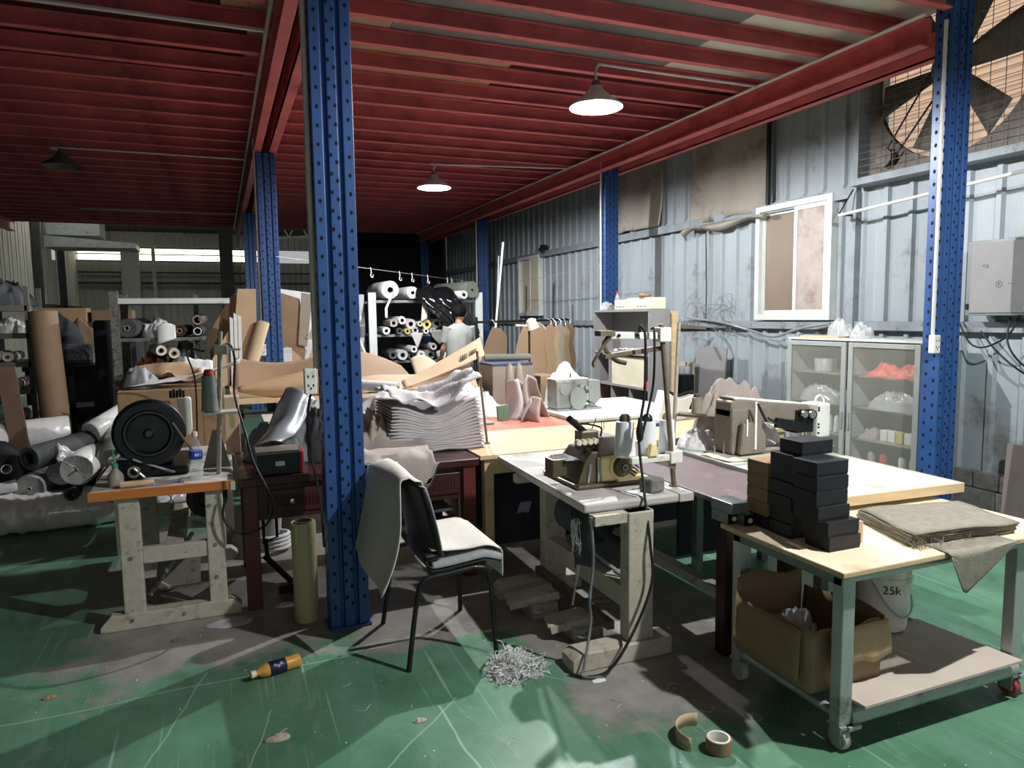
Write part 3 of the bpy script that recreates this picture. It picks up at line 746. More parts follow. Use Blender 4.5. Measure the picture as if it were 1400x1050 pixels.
bt = thing('water_bottle', 'clear water bottle with blue label and pale pink cap on the left sewing table', 'bottle', (-.155, 4.2, .752))
b0 = (-.155, 4.2, .752)
put('bottle_body', MB().lathe([(0, .002), (.03, 0), (.034, .01), (.031, .03), (.035, .04), (.031, .055), (.035, .065), (.031, .08), (.035, .09), (.033, .10), (.034, .115), (.034, .155), (.03, .18), (.016, .215), (.013, .235), (.012, .235)], b0, n=20), CLEAR, bt, smooth=50)
put('label_band', MB().lathe([(.0345, .112), (.0352, .113), (.0352, .157), (.0345, .158)], b0, n=20), mat('bottle_label_blue', (44, 70, 178), .4, var=.1), bt, smooth=40)
put('cap', MB().cyl((-.155, 4.2, .985), (-.155, 4.2, 1.012), .0145, n=16), mat('bottle_cap_pink', (214, 186, 180), .45, var=0), bt, smooth=40, bevel=.002)
mb = MB()
for i in range(3): mb.bx(-.158 + i * .012, -.15 + i * .012, 4.1636, 4.1646, .882, .897)
put('label_marks', mb, MACHW, bt)
gl = thing('oil_can', 'murky oil bottle with a green spout at the corner of the left table', 'bottle', (-.545, 4.2, .752))
put('bottle_body', MB().lathe([(0, 0), (.038, 0), (.04, .01), (.037, .06), (.015, .09), (.012, .1)], (-.545, 4.2, .752), n=18), MATS['dusty_glass'], gl, smooth=50)
put('spout', MB().cyl((-.545, 4.2, .85), (-.545, 4.2, .87), .015, n=12).cyl((-.545, 4.2, .87), (-.552, 4.2, .96), .007, .002, 10), mat('green_plastic', (60, 140, 110), .45, var=.05), gl, smooth=40)
sd = thing('screwdriver', 'wood-handled tool lying on the front of the left table', 'tool', (-.45, 4.13, .752))
put('handle', MB().cyl((-.52, 4.13, .768), (-.36, 4.14, .768), .015, .014, 12), WOODT, sd, smooth=40, bevel=.003)
put('shaft', MB().cyl((-.36, 4.14, .768), (-.24, 4.16, .760), .006, n=8).cyl((-.24, 4.16, .76), (-.22, 4.163, .76), .014, n=10), GREYST, sd, smooth=40)
tag(put('paper_note', MB().bx(-.24, -.12, 4.5, 4.66, .751, .7535, rz=.3), MACHW, base=(-.18, 4.58, .752)), 'small white paper on the left sewing table behind the bottle', 'paper')

# box on bench behind
bn = thing('low_bench', 'pale slatted bench behind the left sewing table carrying a carton', 'bench', (-.35, 5.75, 0))
for i in range(3): put('slat', MB().bx(-.75, .06, 5.46 + i * .2, 5.63 + i * .2, .655, .68), CREAMP, bn, bevel=.003)
for x in (-.7, .0):
    for y in (5.5, 5.98): put('leg', MB().bx(x - .03, x + .03, y - .03, y + .03, 0, .655), CREAMP, bn)
cb = thing('cardboard_carton', 'large brown carton behind the black machine wheel', 'box', (-.33, 5.78, .68))
put('carton_body', MB().bx(-.68, .01, 5.55, 6.0, .682, 1.13), BOXD, cb, bevel=.006)
put('tape_seam', MB().bx(-.14, -.136, 5.5488, 5.55, .685, 1.128), BOXIN, cb)
sb = thing('parcel_box', 'small tall printed carton beside the thread stand', 'box', (.07, 5.1, .75))
put('carton_body', MB().bx(-.0, .09, 4.9, 5.05, .752, 1.12), KRAFTL, sb, bevel=.004)
put('print_mark', MB().bx(.03, .06, 4.898, 4.9, .92, 1.02), mat('print_olive', (150, 146, 90), .7, var=.1), sb)
sheet('white_wrap_sheet', lambda u, v: Vector((-.62 + u * .75, 5.6 + v * .34, 1.142 + .16 * u ** 2 * (1 - .3 * v) + .02 * N(u * 6, v * 4, 2) + .02)), PLASTW, 'white plastic sheet lying on top of the brown carton', 'sheet', 18, 8, .004)
tag(put('rag_bundle', heap(-.56, 5.8, 1.135, .14, .16, .16, 3.3, 16), MIDGREYF, base=(-.56, 5.8, 1.14), smooth=60), 'grey rag bundle on the left end of the carton', 'rag')

# ---- dark desk with drawers
DK = thing('desk', 'dark mahogany desk with two drawers behind the nearest post', 'desk', (.76, 4.5, 0))
put('desk_top', MB().bx(.05, 1.44, 4.08, 4.95, .70, .75), MAHOG, DK, bevel=.008)
put('apron', MB().bx(.10, 1.40, 4.13, 4.15, .50, .70), MAHOG, DK)
put('apron', MB().bx(.10, 1.40, 4.88, 4.90, .50, .70), MAHOG, DK)
for x in (.07, 1.34):
    for y in (4.1, 4.84): put('leg', MB().bx(x, x + .08, y, y + .08, 0, .70), MAHOGL, DK, bevel=.006)
for x0, kx in ((.2, .33), (.88, 1.13)):
    dr = put('drawer', MB().bx(x0, x0 + .44, 4.112, 4.13, .535, .665), MAHOG, DK, bevel=.004)
    fl = MB()
    for i in range(20): fl.cyl((x0 + .03 + i * .02, 4.112, .565), (x0 + .03 + i * .02, 4.112, .635), .006, n=6)
    put('fluting', fl, MAHOG, dr)
    put('knob', MB().lathe([(.006, 0), (.006, .012), (.014, .018), (.014, .026), (0, .03)], (kx if x0 < .5 else x0 + .22, 4.112, .6), (0, -1, 0), 14), CHROME, dr, smooth=50)
put('lower_shelf', MB().bx(.7, 1.36, 4.35, 4.8, .30, .325), MAHOG, DK)
tag(put('grey_board', MB().bx(1.0, 1.3, 4.2, 4.55, .40, .412, ry=-.05), GREYP, base=(1.15, 4.4, .4)), 'grey board lying on the shelf under the desk', 'board')
tag(put('bundle', heap(1.12, 4.5, .327, .13, .12, .075, 8.1, 14), WHITEF, base=(1.12, 4.5, .33), smooth=60), 'pale cloth bundle under the desk behind the chair', 'cloth')
bb = thing('shoe_box', 'small black and red carton at the left front of the desk', 'box', (.26, 4.2, .75))
put('carton_body', MB().bx(.155, .38, 4.12, 4.3, .752, .87), mat('dark_green_print', (24, 38, 36), .5, var=.1), bb, bevel=.003)
put('red_end', MB().bx(.38, .402, 4.12, 4.3, .752, .872), mat('red_print', (158, 32, 34), .5, var=.05), bb)
put('lid_rim', MB().bx(.15, .38, 4.116, 4.304, .868, .885), MACHT, bb)
put('label_sticker', MB().bx(.25, .30, 4.1185, 4.12, .80, .825), MACHW, bb)
# heaps on the desk
tag(put('cloth_heap', heap(.40, 4.66, .752, .32, .24, .34, 1.7, 34, 3.0, amp=.9), MIDGREYF, base=(.36, 4.6, .75), smooth=70), 'big shiny grey cloth heap at the left end of the desk', 'cloth heap')
sheet('upholstery_scrap', lambda u, v: (Vector((.06, 4.34, .79)).lerp(Vector((.30, 4.31, .90)), v)).lerp(Vector((.36, 4.56, 1.19)).lerp(Vector((.52, 4.44, 1.12)), v), u) + Vector((.02 * N(u * 3, v * 2, 4), .02 * math.sin(v * 6 + u * 2), .05 * math.sin(v * PI) * (1 - .3 * u) - .05 * math.sin(u * PI) + .02 * N(u * 4, v * 3, 1))), mat('silver_vinyl', (140, 142, 146), .3, .2, var=.15, bump=.2), 'grey vinyl scrap standing up out of the cloth heap', 'cloth', 22, 16, .006)
tag(put('dark_cloth_bundle', heap(.62, 4.55, .752, .2, .2, .36, 5.2, 28, 3.4, amp=.85), DKGREYF, base=(.62, 4.5, .75), smooth=70), 'dark grey cloth bundle beside the nearest blue post', 'cloth heap')
tag(put('brown_cloth_bundle', heap(.86, 4.6, .752, .18, .26, .26, 9.4, 26, 3, amp=.8), BEIGEF, base=(.86, 4.55, .75), smooth=70), 'brownish cloth bundle right of the nearest blue post', 'cloth heap')
# draped pink-grey cloth over the desk edge
def drape(u, v):
    x = .70 + .46 * u; s_ = v * .75
    over = max(0, s_ - .42)
    y = 4.5 - min(s_, .42) - .01 - .02 * min(1, over * 10)
    z = .775 + .10 * max(0, 1 - s_ / .42) * (1 - abs(u - .45)) + .04 * fold_(u * 2.4 + v, v * 2, 2) * (1 if over == 0 else .3)
    lim = .20 * max(0, 1 - abs(u - .78) / (.5 if u < .78 else .26))
    return Vector((x + .04 * N(u * 2, v * 3, 7), y, z - min(over, lim)))
sheet('draped_cloth', drape, PINKF, 'pinkish-grey cloth draped over the desk edge above the chair', 'cloth', 26, 26, .006)
# folded pile
pile = thing('folded_fabric_pile', 'tall stack of folded light grey fabric at the right end of the desk', 'fabric stack', (1.25, 4.62, .752))
NL = 15
for i in range(NL):
    mb = MB(); k = i / (NL - 1)
    hw = .325 - .035 * k + .010 * N(i * 3.1, 1); hd = .27 - .02 * k; cx = 1.265 + .014 * N(i * 1.7, 4); cy = 4.65
    nx = 18; th = .0125
    sect = [(-1, 0)] + [(math.cos(PI - q * PI / 4) * 0 - 1 - .05 * math.sin(q * PI / 4), math.cos(q * PI / 4)) for q in range(0, 5)]
    vs = []; prof = [(-1.0, -1), (-1.03, -.5), (-1.04, .1), (-1.03, .6), (-.99, .9), (0, 1.0), (.99, .9), (1.03, .2), (1.0, -1), (0, -1.0)]
    for j in range(nx + 1):
        x = -1 + 2 * j / nx
        edge = (1 - abs(x) ** 6)
        sag = -.095 * k * math.cos(x * PI * .5) ** 2 + .02 * k * x + .006 * N(x * 2.5, i * .6)
        for py, pz in prof:
            tz = th * (.35 + .65 * edge) * pz
            vs.append(Vector((cx + hw * x, cy + hd * py + .01 * N(x * 3, i), .766 + i * .0215 + tz + sag * (1 if py < .5 else .6) + .004 * N(x * 6, py * 3, i) * k)))
    m_ = len(prof)
    mb.add(vs, [(j * m_ + q, j * m_ + (q + 1) % m_, (j + 1) * m_ + (q + 1) % m_, (j + 1) * m_ + q) for j in range(nx) for q in range(m_)] + [tuple(range(m_)), tuple(range(nx * m_ + m_ - 1, nx * m_ - 1, -1))])
    put('fabric_fold', mb, GREYF, pile, smooth=60)
def topc(u, v):
    x = -1 + 2 * u; y = -1 + 2 * v
    z = 1.09 + .06 * fold_(x * 1.1 + y * .5, y * .8, 3) + .09 * max(0, x) * (1 - y * .3) - .06 * math.cos(x * PI / 2) + .03 * fold_(x * 2.4, y * 1.6, 1) - .05 * max(0, -y - .8) * 5 * (.5 + .5 * N(x * 2, 3))
    return Vector((1.265 + .3 * x, 4.64 + .28 * y, z))
put('crumpled_top', MB().grid(topc, 26, 22), GREYF, pile, smooth=70, solid=.006)

# ---- chair
ch = thing('chair', 'black plastic chair with grey seat pad and white cloths, beside the nearest post', 'chair', (.94, 3.36, 0))
def seat_prof(u): return u
TX = .0125
for yy, s_ in ((3.10, -1), (3.62, 1)):
    yb = yy; xf, xr = 1.155, .725
    fy = yy - .03 * -s_ * -1
    pts = [(xr, yy + .02 * s_, 0), (xr + .045, yy, .28), (xr + .075, yy, .40), (xr + .13, yy, .42), (xr + .2, yy, .425), (xf - .1, yy, .438), (xf - .045, yy, .425), (xf - .025, yy, .38), (xf - .012, yy, .28), (xf, yy + .02 * s_, 0)]
    h = len(pts) // 2
    put('leg', MB().tube(pts[:h + 1], TX, 8, 5), BLACK, ch, smooth=60)
    put('leg', MB().tube(pts[h:], TX, 8, 5), BLACK, ch, smooth=60)
put('cross_tube', MB().cyl((.88, 3.1, .43), (.88, 3.62, .43), .01, n=8).cyl((1.06, 3.1, .43), (1.06, 3.62, .43), .01, n=8), BLACK, ch, smooth=40)
def rounded(u, w):  # plan outline half width factor
    return (1 - max(0, abs(u * 2 - 1) - .75) ** 2 * 5)
def shell(u, v, off=0):
    s_ = -1 + 2 * v
    if u < .48:
        t_ = u / .48; x = 1.20 - .33 * t_; z = .452 + .012 * math.cos(t_ * PI) + .012 * s_ * s_ - (.03 * max(0, .25 - t_) * 4) ** 1; w = .245
    elif u < .62:
        t_ = (u - .48) / .14; a = t_ * PI * .42; x = .87 - .05 * math.sin(a); z = .44 + .075 * (1 - math.cos(a)) + .012 * s_ * s_; w = .245
    else:
        t_ = (u - .62) / .38; x = .822 - .05 * t_ - .02 * t_ * t_; z = .50 + .36 * t_; w = .245 - .03 * t_ * t_ - (.09 * max(0, t_ - .8) * 5) ** 2
        x += .085 * s_ * s_
        z -= .03 * abs(s_) ** 3 * t_
    return Vector((x + off, 3.36 + s_ * w, z + off * .3))
put('shell', MB().grid(lambda u, v: shell(u, v), 40, 14), BLKPL, ch, smooth=60, solid=.012)
put('seat_pad', MB().grid(lambda u, v: shell(.0 + u * .5, .0 + v * 1.0) + Vector((0, 0, .016 - .010 * abs(2 * v - 1) ** 4)), 22, 14), mat('grey_seat_fabric', (150, 152, 152), .9, var=.1, scale=30), ch, smooth=60, solid=.042)
put('back_pad', MB().grid(lambda u, v: shell(.60 + u * .385, .04 + v * .92) + Vector((.026 - .012 * abs(2 * v - 1) ** 4, 0, 0)), 16, 14), MIDGREYF, ch, smooth=60, solid=.028)
def seatcloth(u, v):
    y = 3.13 + v * .51
    t_ = u * .52
    if t_ < .36: return Vector((.86 + t_ * .93, y + .02 * u, .522 + .006 * N(u * 4, v * 4) + .02 * max(0, .08 - t_) * 8 - .02 * max(0, (t_ - .28) / .08) ** 2))
    d = t_ - .36
    return Vector((1.19 + .028 * math.sin(min(1, d / .04) * PI / 2) + .015 * d, y + .02 * u, .502 - max(0, d - .012) * 1.0))
sheet('felt_cloth', seatcloth, FELT, 'white felt cloth spread over the chair seat', 'cloth', 26, 14, .005)
def backcloth(u, v):
    y = 3.19 + v * .50
    L = u * .86
    top = .868
    if L < .3:      # front of the backrest, from the seat up
        k = L / .3; p_ = Vector((.872 - .07 * k, y, .60 + .27 * k)); p_.x += .03 * (2 * v - 1) ** 2
        return p_
    if L < .37:
        k = (L - .3) / .07 * PI; return Vector((.770 + .034 * math.cos(k), y, .872 + .022 * math.sin(k) - .02 * abs(2 * v - 1) ** 3))
    d = L - .37
    return Vector((.735 - .05 * v - .16 * d * v - .06 * d - .9 * max(0, d - .16) ** 2 * (1 - v) ** 1.5 + .03 * math.sin(v * 7 + 1) * d * 1.2, y - .10 * d * (1 - v), .86 - d * (.90 + .16 * (1 - v) ** 2)))
sheet('felt_cloth', backcloth, FELT, 'white felt cloth hung over the back of the chair', 'cloth', 34, 16, .005)

# ---- grey overlock table
B = thing('overlock_table', 'pale grey sewing table with rolled edge and cream T-shaped legs, in the centre', 'table', (1.8, 3.4, 0), rz=math.radians(3.2))
B.rotation_euler = (0, 0, 0)
def q4(pts, z0, z1):
    n = len(pts); return MB().add([(x, y, z0) for x, y in pts] + [(x, y, z1) for x, y in pts], [tuple(range(n - 1, -1, -1)), tuple(range(n, 2 * n))] + [(i, (i + 1) % n, n + (i + 1) % n, n + i) for i in range(n)])
put('table_top', q4([(1.505, 2.84), (2.02, 2.83), (2.03, 4.1), (1.56, 4.1)], .705, .75), TOPG, B, bevel=.012)
put('top_extension', q4([(2.022, 2.83), (2.105, 2.83), (2.105, 3.3), (2.03, 3.3)], .706, .749), TOPG, B, bevel=.004)
for yy in (2.80, 3.72):
    put('column', MB().bx(1.70, 1.835, yy - .03, yy + .05, .085, .705), CREAMP, B, bevel=.006)
    put('foot', MB().prism([(1.40, 0), (1.93, 0), (1.93, .085), (1.44, .085), (1.40, .06)], (0, yy - .05, 0), (1, 0, 0), (0, 0, 1), (0, .12, 0)), CREAMP, B, bevel=.006)
    put('top_bracket', MB().bx(1.53, 1.84, yy - .02, yy + .04, .66, .705), CREAMP, B)
put('rear_rail', MB().bx(1.72, 1.78, 2.85, 3.69, .22, .32), CREAMP, B)
put('treadle_bar', MB().cyl((1.42, 3.5, .06), (1.9, 3.3, .06), .014, n=8).bx(1.66, 1.70, 2.9, 3.75, .1, .14), RUST, B)
for k, (px, py) in enumerate(((1.52, 3.48), (1.60, 3.13))):
    pd = put('treadle', MB().bx(px - .15, px + .12, py - .06, py + .07, .085, .1, ry=-.18, rz=-.25), CREAMP, B, bevel=.003)
    put('treadle_lip', MB().bx(px - .155, px + .12, py - .075, py - .06, .062, .10, ry=-.18, rz=-.25), CREAMP, pd)
    put('treadle_ring', MB().ring((px - .02, py - .13, .05), (0, 0, 1), .03, .008, 16, 6), LIGHTST, pd)
    put('pedal_stand', MB().bx(px - .05, px + .1, py - .12, py + .05, .0, .07), CREAMP, pd)
mtr = put('motor', MB().cyl((1.72, 3.1, .56), (1.72, 3.4, .56), .105, n=22), CHARF, B, smooth=40, bevel=.008)
put('motor_hose', MB().tube([(1.62, 3.0, .66), (1.68, 2.98, .56), (1.8, 2.96, .5), (1.9, 3.0, .55)], .022, 8), CHARF, mtr, smooth=60)
put('pull_rod', MB().cyl((1.70, 3.2, .5), (1.60, 3.15, .14), .006, n=6).cyl((1.80, 2.95, .32), (1.69, 3.1, .42), .009, n=6), LIGHTST, B)
sheet('hanging_rag', lambda u, v: Vector((1.50 + .085 * u + .03 * v + .01 * N(u * 3, v * 4), 2.98 + .05 * math.sin(u * 4) + .02 * N(v * 3, 2), .70 - .30 * v)), DKGREYF, 'dark grey rag strip hanging under the left edge of the overlock table', 'rag', 8, 12, .006)
mb = MB()
for i in range(7):
    mb.tube([(1.50 + .06 * random.random(), 2.965, .66 - .2 * random.random()) for _ in range(6)], .0012, 4, 4)
tag(put('loose_threads', mb, WHITEF, base=(1.53, 2.96, .6), kind=None), 'tangle of loose white threads over the hanging rag', 'thread')

# overlock machine
ov = thing('overlock_machine', 'yellow and bronze overlock machine on the pale grey table', 'sewing machine', (1.74, 3.25, .752))
put('base_plate', MB().bx(1.60, 1.98, 3.08, 3.5, .752, .772), MACHB, ov, bevel=.006)
def sideprism(poly, x0, x1): return MB().prism(poly, (x0, 0, 0), (0, 1, 0), (0, 0, 1), (x1 - x0, 0, 0))
put('body', MB().bx(1.74, 1.92, 3.10, 3.40, .772, .90), MACHY, ov, bevel=.014)
put('skirt', MB().prism([(1.82, .753), (2.02, .753), (1.95, .82), (1.85, .84)], (0, 3.085, 0), (1, 0, 0), (0, 0, 1), (0, .12, 0)), MACHY, ov, bevel=.008)
put('upper_body', MB().prism([(1.74, .90), (1.91, .90), (1.89, .985), (1.85, 1.0), (1.75, 1.0)], (0, 3.13, 0), (1, 0, 0), (0, 0, 1), (0, .25, 0)), MACHT, ov, bevel=.01)
put('front_cover', MB().prism([(1.62, .772), (1.74, .772), (1.74, .93), (1.70, .93), (1.66, .88)], (0, 3.12, 0), (1, 0, 0), (0, 0, 1), (0, .26, 0)), MACHB, ov, bevel=.006)
put('chrome_strip', MB().bx(1.675, 1.69, 3.112, 3.12, .775, .87, ry=.15).bx(1.725, 1.738, 3.108, 3.12, .775, .9), CHROME, ov, bevel=.002)
put('chip_guard', MB().bx(1.52, 1.60, 3.2, 3.3, .80, .89), MACHB, ov, bevel=.005)
put('cloth_plate', MB().bx(1.58, 1.68, 3.18, 3.36, .87, .885), BLACK, ov, bevel=.003)
put('needle_head', MB().bx(1.66, 1.76, 3.16, 3.24, .93, 1.03), MACHB, ov, bevel=.008)
tn = MB()
for i in range(4): tn.cyl((1.635 + i * .032, 3.13, .98), (1.635 + i * .032, 3.16, .98), .015, n=12)
put('tension_dial', tn, CREAMF, ov, smooth=40)
put('needle_bar', MB().cyl((1.60, 3.18, 1.10), (1.70, 3.2, 1.02), .018, n=10), BLACK, ov, smooth=40)
put('thread_guides', MB().tube([(1.66, 3.16, 1.03), (1.66, 3.16, 1.07), (1.77, 3.16, 1.045), (1.77, 3.16, 1.0)], .005, 6, 3).cyl((1.72, 3.16, 1.04), (1.75, 3.17, 1.09), .003, n=5).cyl((1.78, 3.16, 1.03), (1.775, 3.16, 1.075), .002, n=5).cyl((1.79, 3.16, 1.03), (1.79, 3.16, 1.07), .002, n=5), BLACK, ov)
put('handwheel', MB().lathe([(0, -.03), (.012, -.032), (.016, -.02), (.045, -.018), (.052, -.008), (.052, .01), (0, .01)], (1.855, 3.09, .848), (0, 1, 0), 28), MACHB, ov, smooth=35)
put('wheel_nut', MB().ring((1.855, 3.058, .848), (0, 1, 0), .013, .004, 16, 6), CHROME, ov, smooth=60)
put('wheel_surround', MB().ring((1.855, 3.095, .848), (0, 1, 0), .06, .009, 28, 8), MACHY, ov, smooth=60)
vt = MB()
for i in range(4): vt.bx(1.895 + .008 * i, 1.93 + .008 * i, 3.078, 3.084, .80 + i * .014, .806 + i * .014, ry=.6)
put('vent_slots', vt, HOLE, ov)

# thread stand with three cones
ts = thing('thread_stand', 'tall tilted thread stand with crossbars at the front corner of the overlock table', 'thread stand', (2.08, 2.97, .75))
put('pole', MB().cyl((2.085, 2.97, .75), (2.01, 2.98, 1.565), .013, n=10), RUST, ts, smooth=40)
put('foot_flange', MB().cyl((2.085, 2.97, .750), (2.085, 2.97, .757), .025, n=14), RUST, ts)
put('upper_bar', MB().bx(1.72, 2.05, 2.965, 2.985, 1.495, 1.53, ry=.03), MACHW, ts, bevel=.004)
put('upper_bar', MB().bx(1.70, 2.04, 2.99, 3.02, 1.42, 1.445, ry=-.10), RUST, ts, bevel=.004)
put('bar_clamp', MB().bx(1.985, 2.05, 2.95, 3.02, 1.48, 1.55), MACHW, ts, bevel=.004)
mb = MB()
for x in (1.99, 1.86, 1.76): mb.cyl((x, 2.958, 1.512 - (x - 1.9) * .03), (x, 2.966, 1.512 - (x - 1.9) * .03), .008, n=10)
put('bar_holes', mb, HOLE, ts)
put('guide_hooks', MB().tube([(1.78, 2.98, 1.53), (1.70, 2.97, 1.49), (1.63, 2.97, 1.40), (1.63, 2.97, 1.37)], .008, 6).tube([(1.74, 2.99, 1.53), (1.70, 3.0, 1.47), (1.76, 3.0, 1.40), (1.82, 3.0, 1.38)], .012, 6).bx(1.66, 1.74, 2.96, 3.02, 1.515, 1.54), RUST, ts, smooth=60)
put('lower_bar', MB().bx(1.83, 2.12, 2.955, 2.985, .884, .916), MACHW, ts, bevel=.004)
put('brace', MB().prism([(1.95, .884), (2.09, .884), (2.09, .835)], (0, 2.96, 0), (1, 0, 0), (0, 0, 1), (0, .02, 0)), MACHT, ts)
put('bar_clamp', MB().bx(2.05, 2.12, 2.945, 3.0, .87, .93), MACHW, ts, bevel=.004)
put('cone_arm', MB().bx(1.845, 2.10, 3.01, 3.05, .898, .906).bx(1.85, 1.87, 2.985, 3.02, .885, .906).bx(2.06, 2.08, 2.985, 3.02, .885, .906), RUST, ts)
for k, (x, y, r, h, capm, lab) in enumerate(((1.835, 3.03, .054, .18, MACHB, 'white thread cone with dark cap, leftmost on the overlock stand'), (1.968, 3.035, .050, .17, BLKPL, 'white thread cone with black cap, middle of the overlock stand'), (2.085, 3.035, .044, .17, KRAFTL, 'white thread cone with tan tip, beside the tilted stand pole'))):
    c = thing('thread_cone', lab, 'thread cone', (x, y, .907), 'white cones on the overlock stand')
    put('thread', MB().lathe([(.02, .0), (r * .7, .002), (r, .012), (r * .82, h), (.02, h + .004)], (x, y, .908), n=22), THREADW, c, smooth=40)
    put('cone_tip', MB().lathe([(r * .55, 0), (r * .5, .02), (r * .3, .034), (0, .036)], (x, y, .908 + h + .004), n=16), capm, c, smooth=40)
tag(put('thread_clip', MB().prism([(0, 0), (.05, 0), (.04, .06), (.02, .065), (.01, .06)], (1.925, 2.945, .917), (1, 0, 0), (0, 0, 1), (0, .03, 0)), MACHY, base=(1.95, 2.95, .9), bevel=.004), 'small yellow plastic clip on the overlock thread stand bar', 'clip')
tag(put('stone_block', MB().bx(1.87, 1.97, 2.875, 2.96, .752, .822, rz=.25), CONC, base=(1.925, 2.92, .75), bevel=.012), 'small grey block on the front of the overlock table', 'block')
tag(put('cloth_swatch', MB().bx(1.78, 1.88, 2.86, 2.98, .7515, .754, rz=.2), WHITEF, base=(1.83, 2.92, .752)), 'pale cloth swatch beside the small grey block', 'cloth')
sheet('yarn_bundle', lambda u, v: Vector((2.12 + .09 * math.cos(u * 2 * PI) * math.sin(v * PI) , 3.75 + .09 * math.sin(u * 2 * PI) * math.sin(v * PI), .815 - .065 * math.cos(v * PI) + .012 * N(u * 9, v * 5))), OLIVEF, 'grey yarn bundle on the brown table behind the cones', 'yarn', 16, 10, .003)

# power cables
cable('power_cable', [(1.865, 2.95, 1.53), (1.87, 2.94, 1.56), (1.89, 2.935, 1.5), (1.885, 2.93, 1.25), (1.865, 2.93, 1.12), (1.85, 2.925, 1.0), (1.83, 2.85, .80), (1.81, 2.80, .72), (1.80, 2.745, .55), (1.80, 2.73, .38), (1.70, 2.70, .2), (1.55, 2.67, .04), (1.44, 2.69, .012), (1.38, 2.75, .012)], .0075, DKRUB, 'black power cable hanging from the overlock stand to the floor')
cable('power_cable', [(1.93, 2.95, 1.545), (1.94, 2.935, 1.53), (1.935, 2.93, 1.3), (1.90, 2.925, 1.15), (1.865, 2.925, 1.02)], .006, DKRUB, 'short black cable loop under the overlock stand crossbar')
tag(put('inline_plug', MB().lathe([(.006, 0), (.016, .015), (.02, .05), (.012, .09), (.008, .12)], (1.855, 2.925, 1.0), n=12), DKRUB, base=(1.855, 2.925, 1.0), smooth=50), 'black inline plug on the hanging cable beside the cones', 'plug')
cable('treadle_cable', [(1.52, 2.80, .70), (1.525, 2.79, .5), (1.5, 2.78, .32), (1.5, 2.77, .22), (1.44, 2.72, .05), (1.42, 2.70, .015), (1.5, 2.66, .012)], .007, MIDGREYF, 'grey cable dangling beside the hanging rag')

# ---- brown worn table
CT = thing('worn_table', 'worn brown-topped work table between the overlock table and the pale table', 'table', (2.3, 3.2, 0))
put('table_top', MB().bx(2.115, 2.60, 2.60, 4.1, .725, .75), TOPC, CT, bevel=.004)
put('front_rail', MB().bx(2.13, 2.58, 2.63, 2.66, .62, .725), MAHOG, CT)
for x in (2.0 + .13, 2.50):
    for y in (2.62, 4.0): put('leg', MB().bx(x, x + .07, y, y + .07, 0, .725), MAHOG, CT, bevel=.004)
put('floor_rail', MB().bx(2.15, 2.21, 2.69, 4.0, .25, .30), LIGHTST, CT)
# ---- pale green-white table with the second machine
DT = thing('machine_table', 'long table with pale green-white top and thick wood edge, right of centre', 'table', (3.0, 3.0, 0))
put('table_top', q4([(2.605, 2.40), (3.34, 2.36), (3.38, 3.80), (2.605, 3.80)], .731, .772), TOPW, DT, bevel=.004)
put('wood_edge', q4([(2.605, 2.385), (3.345, 2.345), (3.34, 2.36), (2.605, 2.40)], .727, .771), PINE, DT)
put('wood_edge', q4([(3.345, 2.345), (3.395, 3.80), (3.38, 3.80), (3.34, 2.36)], .727, .773), mat('pinkish_edge', (206, 184, 166), .6, var=.06), DT)
for x in (2.7, 3.22):
    for y in (2.6, 3.6): put('leg', MB().bx(x, x + .05, y, y + .05, 0, .731), GREYST, DT)
put('light_block_panel', MB().bx(2.66, 3.30, 3.74, 3.755, .06, .731), CHARF, DT)  # added panel, stops lamp light from reaching the floor under the table

m2 = thing('sewing_machine', 'long-armed taupe sewing machine with white head on the pale table', 'sewing machine', (3.1, 3.42, .772))
put('machine_bed', MB().bx(2.68, 3.52, 3.3, 3.52, .773, .785), MACHT, m2, bevel=.004)
put('pillar', MB().bx(2.74, 2.97, 3.33, 3.5, .785, 1.06), MACHT, m2, bevel=.015)
put('arm', MB().prism([(2.74, 1.0), (2.74, 1.10), (2.80, 1.115), (3.34, 1.045), (3.34, .95), (2.97, .965)], (0, 3.34, 0), (1, 0, 0), (0, 0, 1), (0, .15, 0)), MACHT, m2, bevel=.012)
put('top_cover', MB().prism([(2.76, 1.113), (3.34, 1.046), (3.34, 1.052), (2.76, 1.122)], (0, 3.345, 0), (1, 0, 0), (0, 0, 1), (0, .14, 0)), MACHW, m2)
hd = put('head', MB().bx(3.36, 3.465, 3.30, 3.44, .845, 1.055), MACHW, m2, bevel=.01)
mb = MB()
for z in (1.03, 1.015, .93, .91, .875): mb.cyl((3.37, 3.297, z), (3.37, 3.303, z), .0065, n=8)
put('screws', mb, HOLE, hd)
put('oil_tube', MB().tube([(3.40, 3.36, 1.05), (3.405, 3.36, 1.085), (3.43, 3.35, 1.10), (3.455, 3.35, 1.075), (3.46, 3.35, 1.05)], .006, 8), MACHW, hd, smooth=60)
mk = put('needle_mechanism', MB().bx(3.22, 3.36, 3.33, 3.42, .88, 1.02).cyl((3.26, 3.30, 1.0), (3.26, 3.36, 1.0), .025, n=14).cyl((3.33, 3.30, .99), (3.33, 3.36, .99), .03, n=14), BLACK, m2, bevel=.004)
put('chrome_dials', MB().cyl((3.25, 3.285, 1.0), (3.25, 3.30, 1.0), .022, n=14).cyl((3.31, 3.285, .995), (3.31, 3.30, .995), .024, n=14), CHROME, mk, smooth=40)
put('needle_bar', MB().cyl((3.30, 3.36, .80), (3.30, 3.36, .90), .008, n=8).cyl((3.33, 3.36, .8), (3.33, 3.36, .9), .006, n=8).bx(3.28, 3.35, 3.34, 3.38, .80, .81), CHROME, mk, smooth=40)
put('hook_lever', MB().bx(3.05, 3.24, 3.31, 3.33, .91, .97, ry=.2), BLACK, m2, bevel=.003)
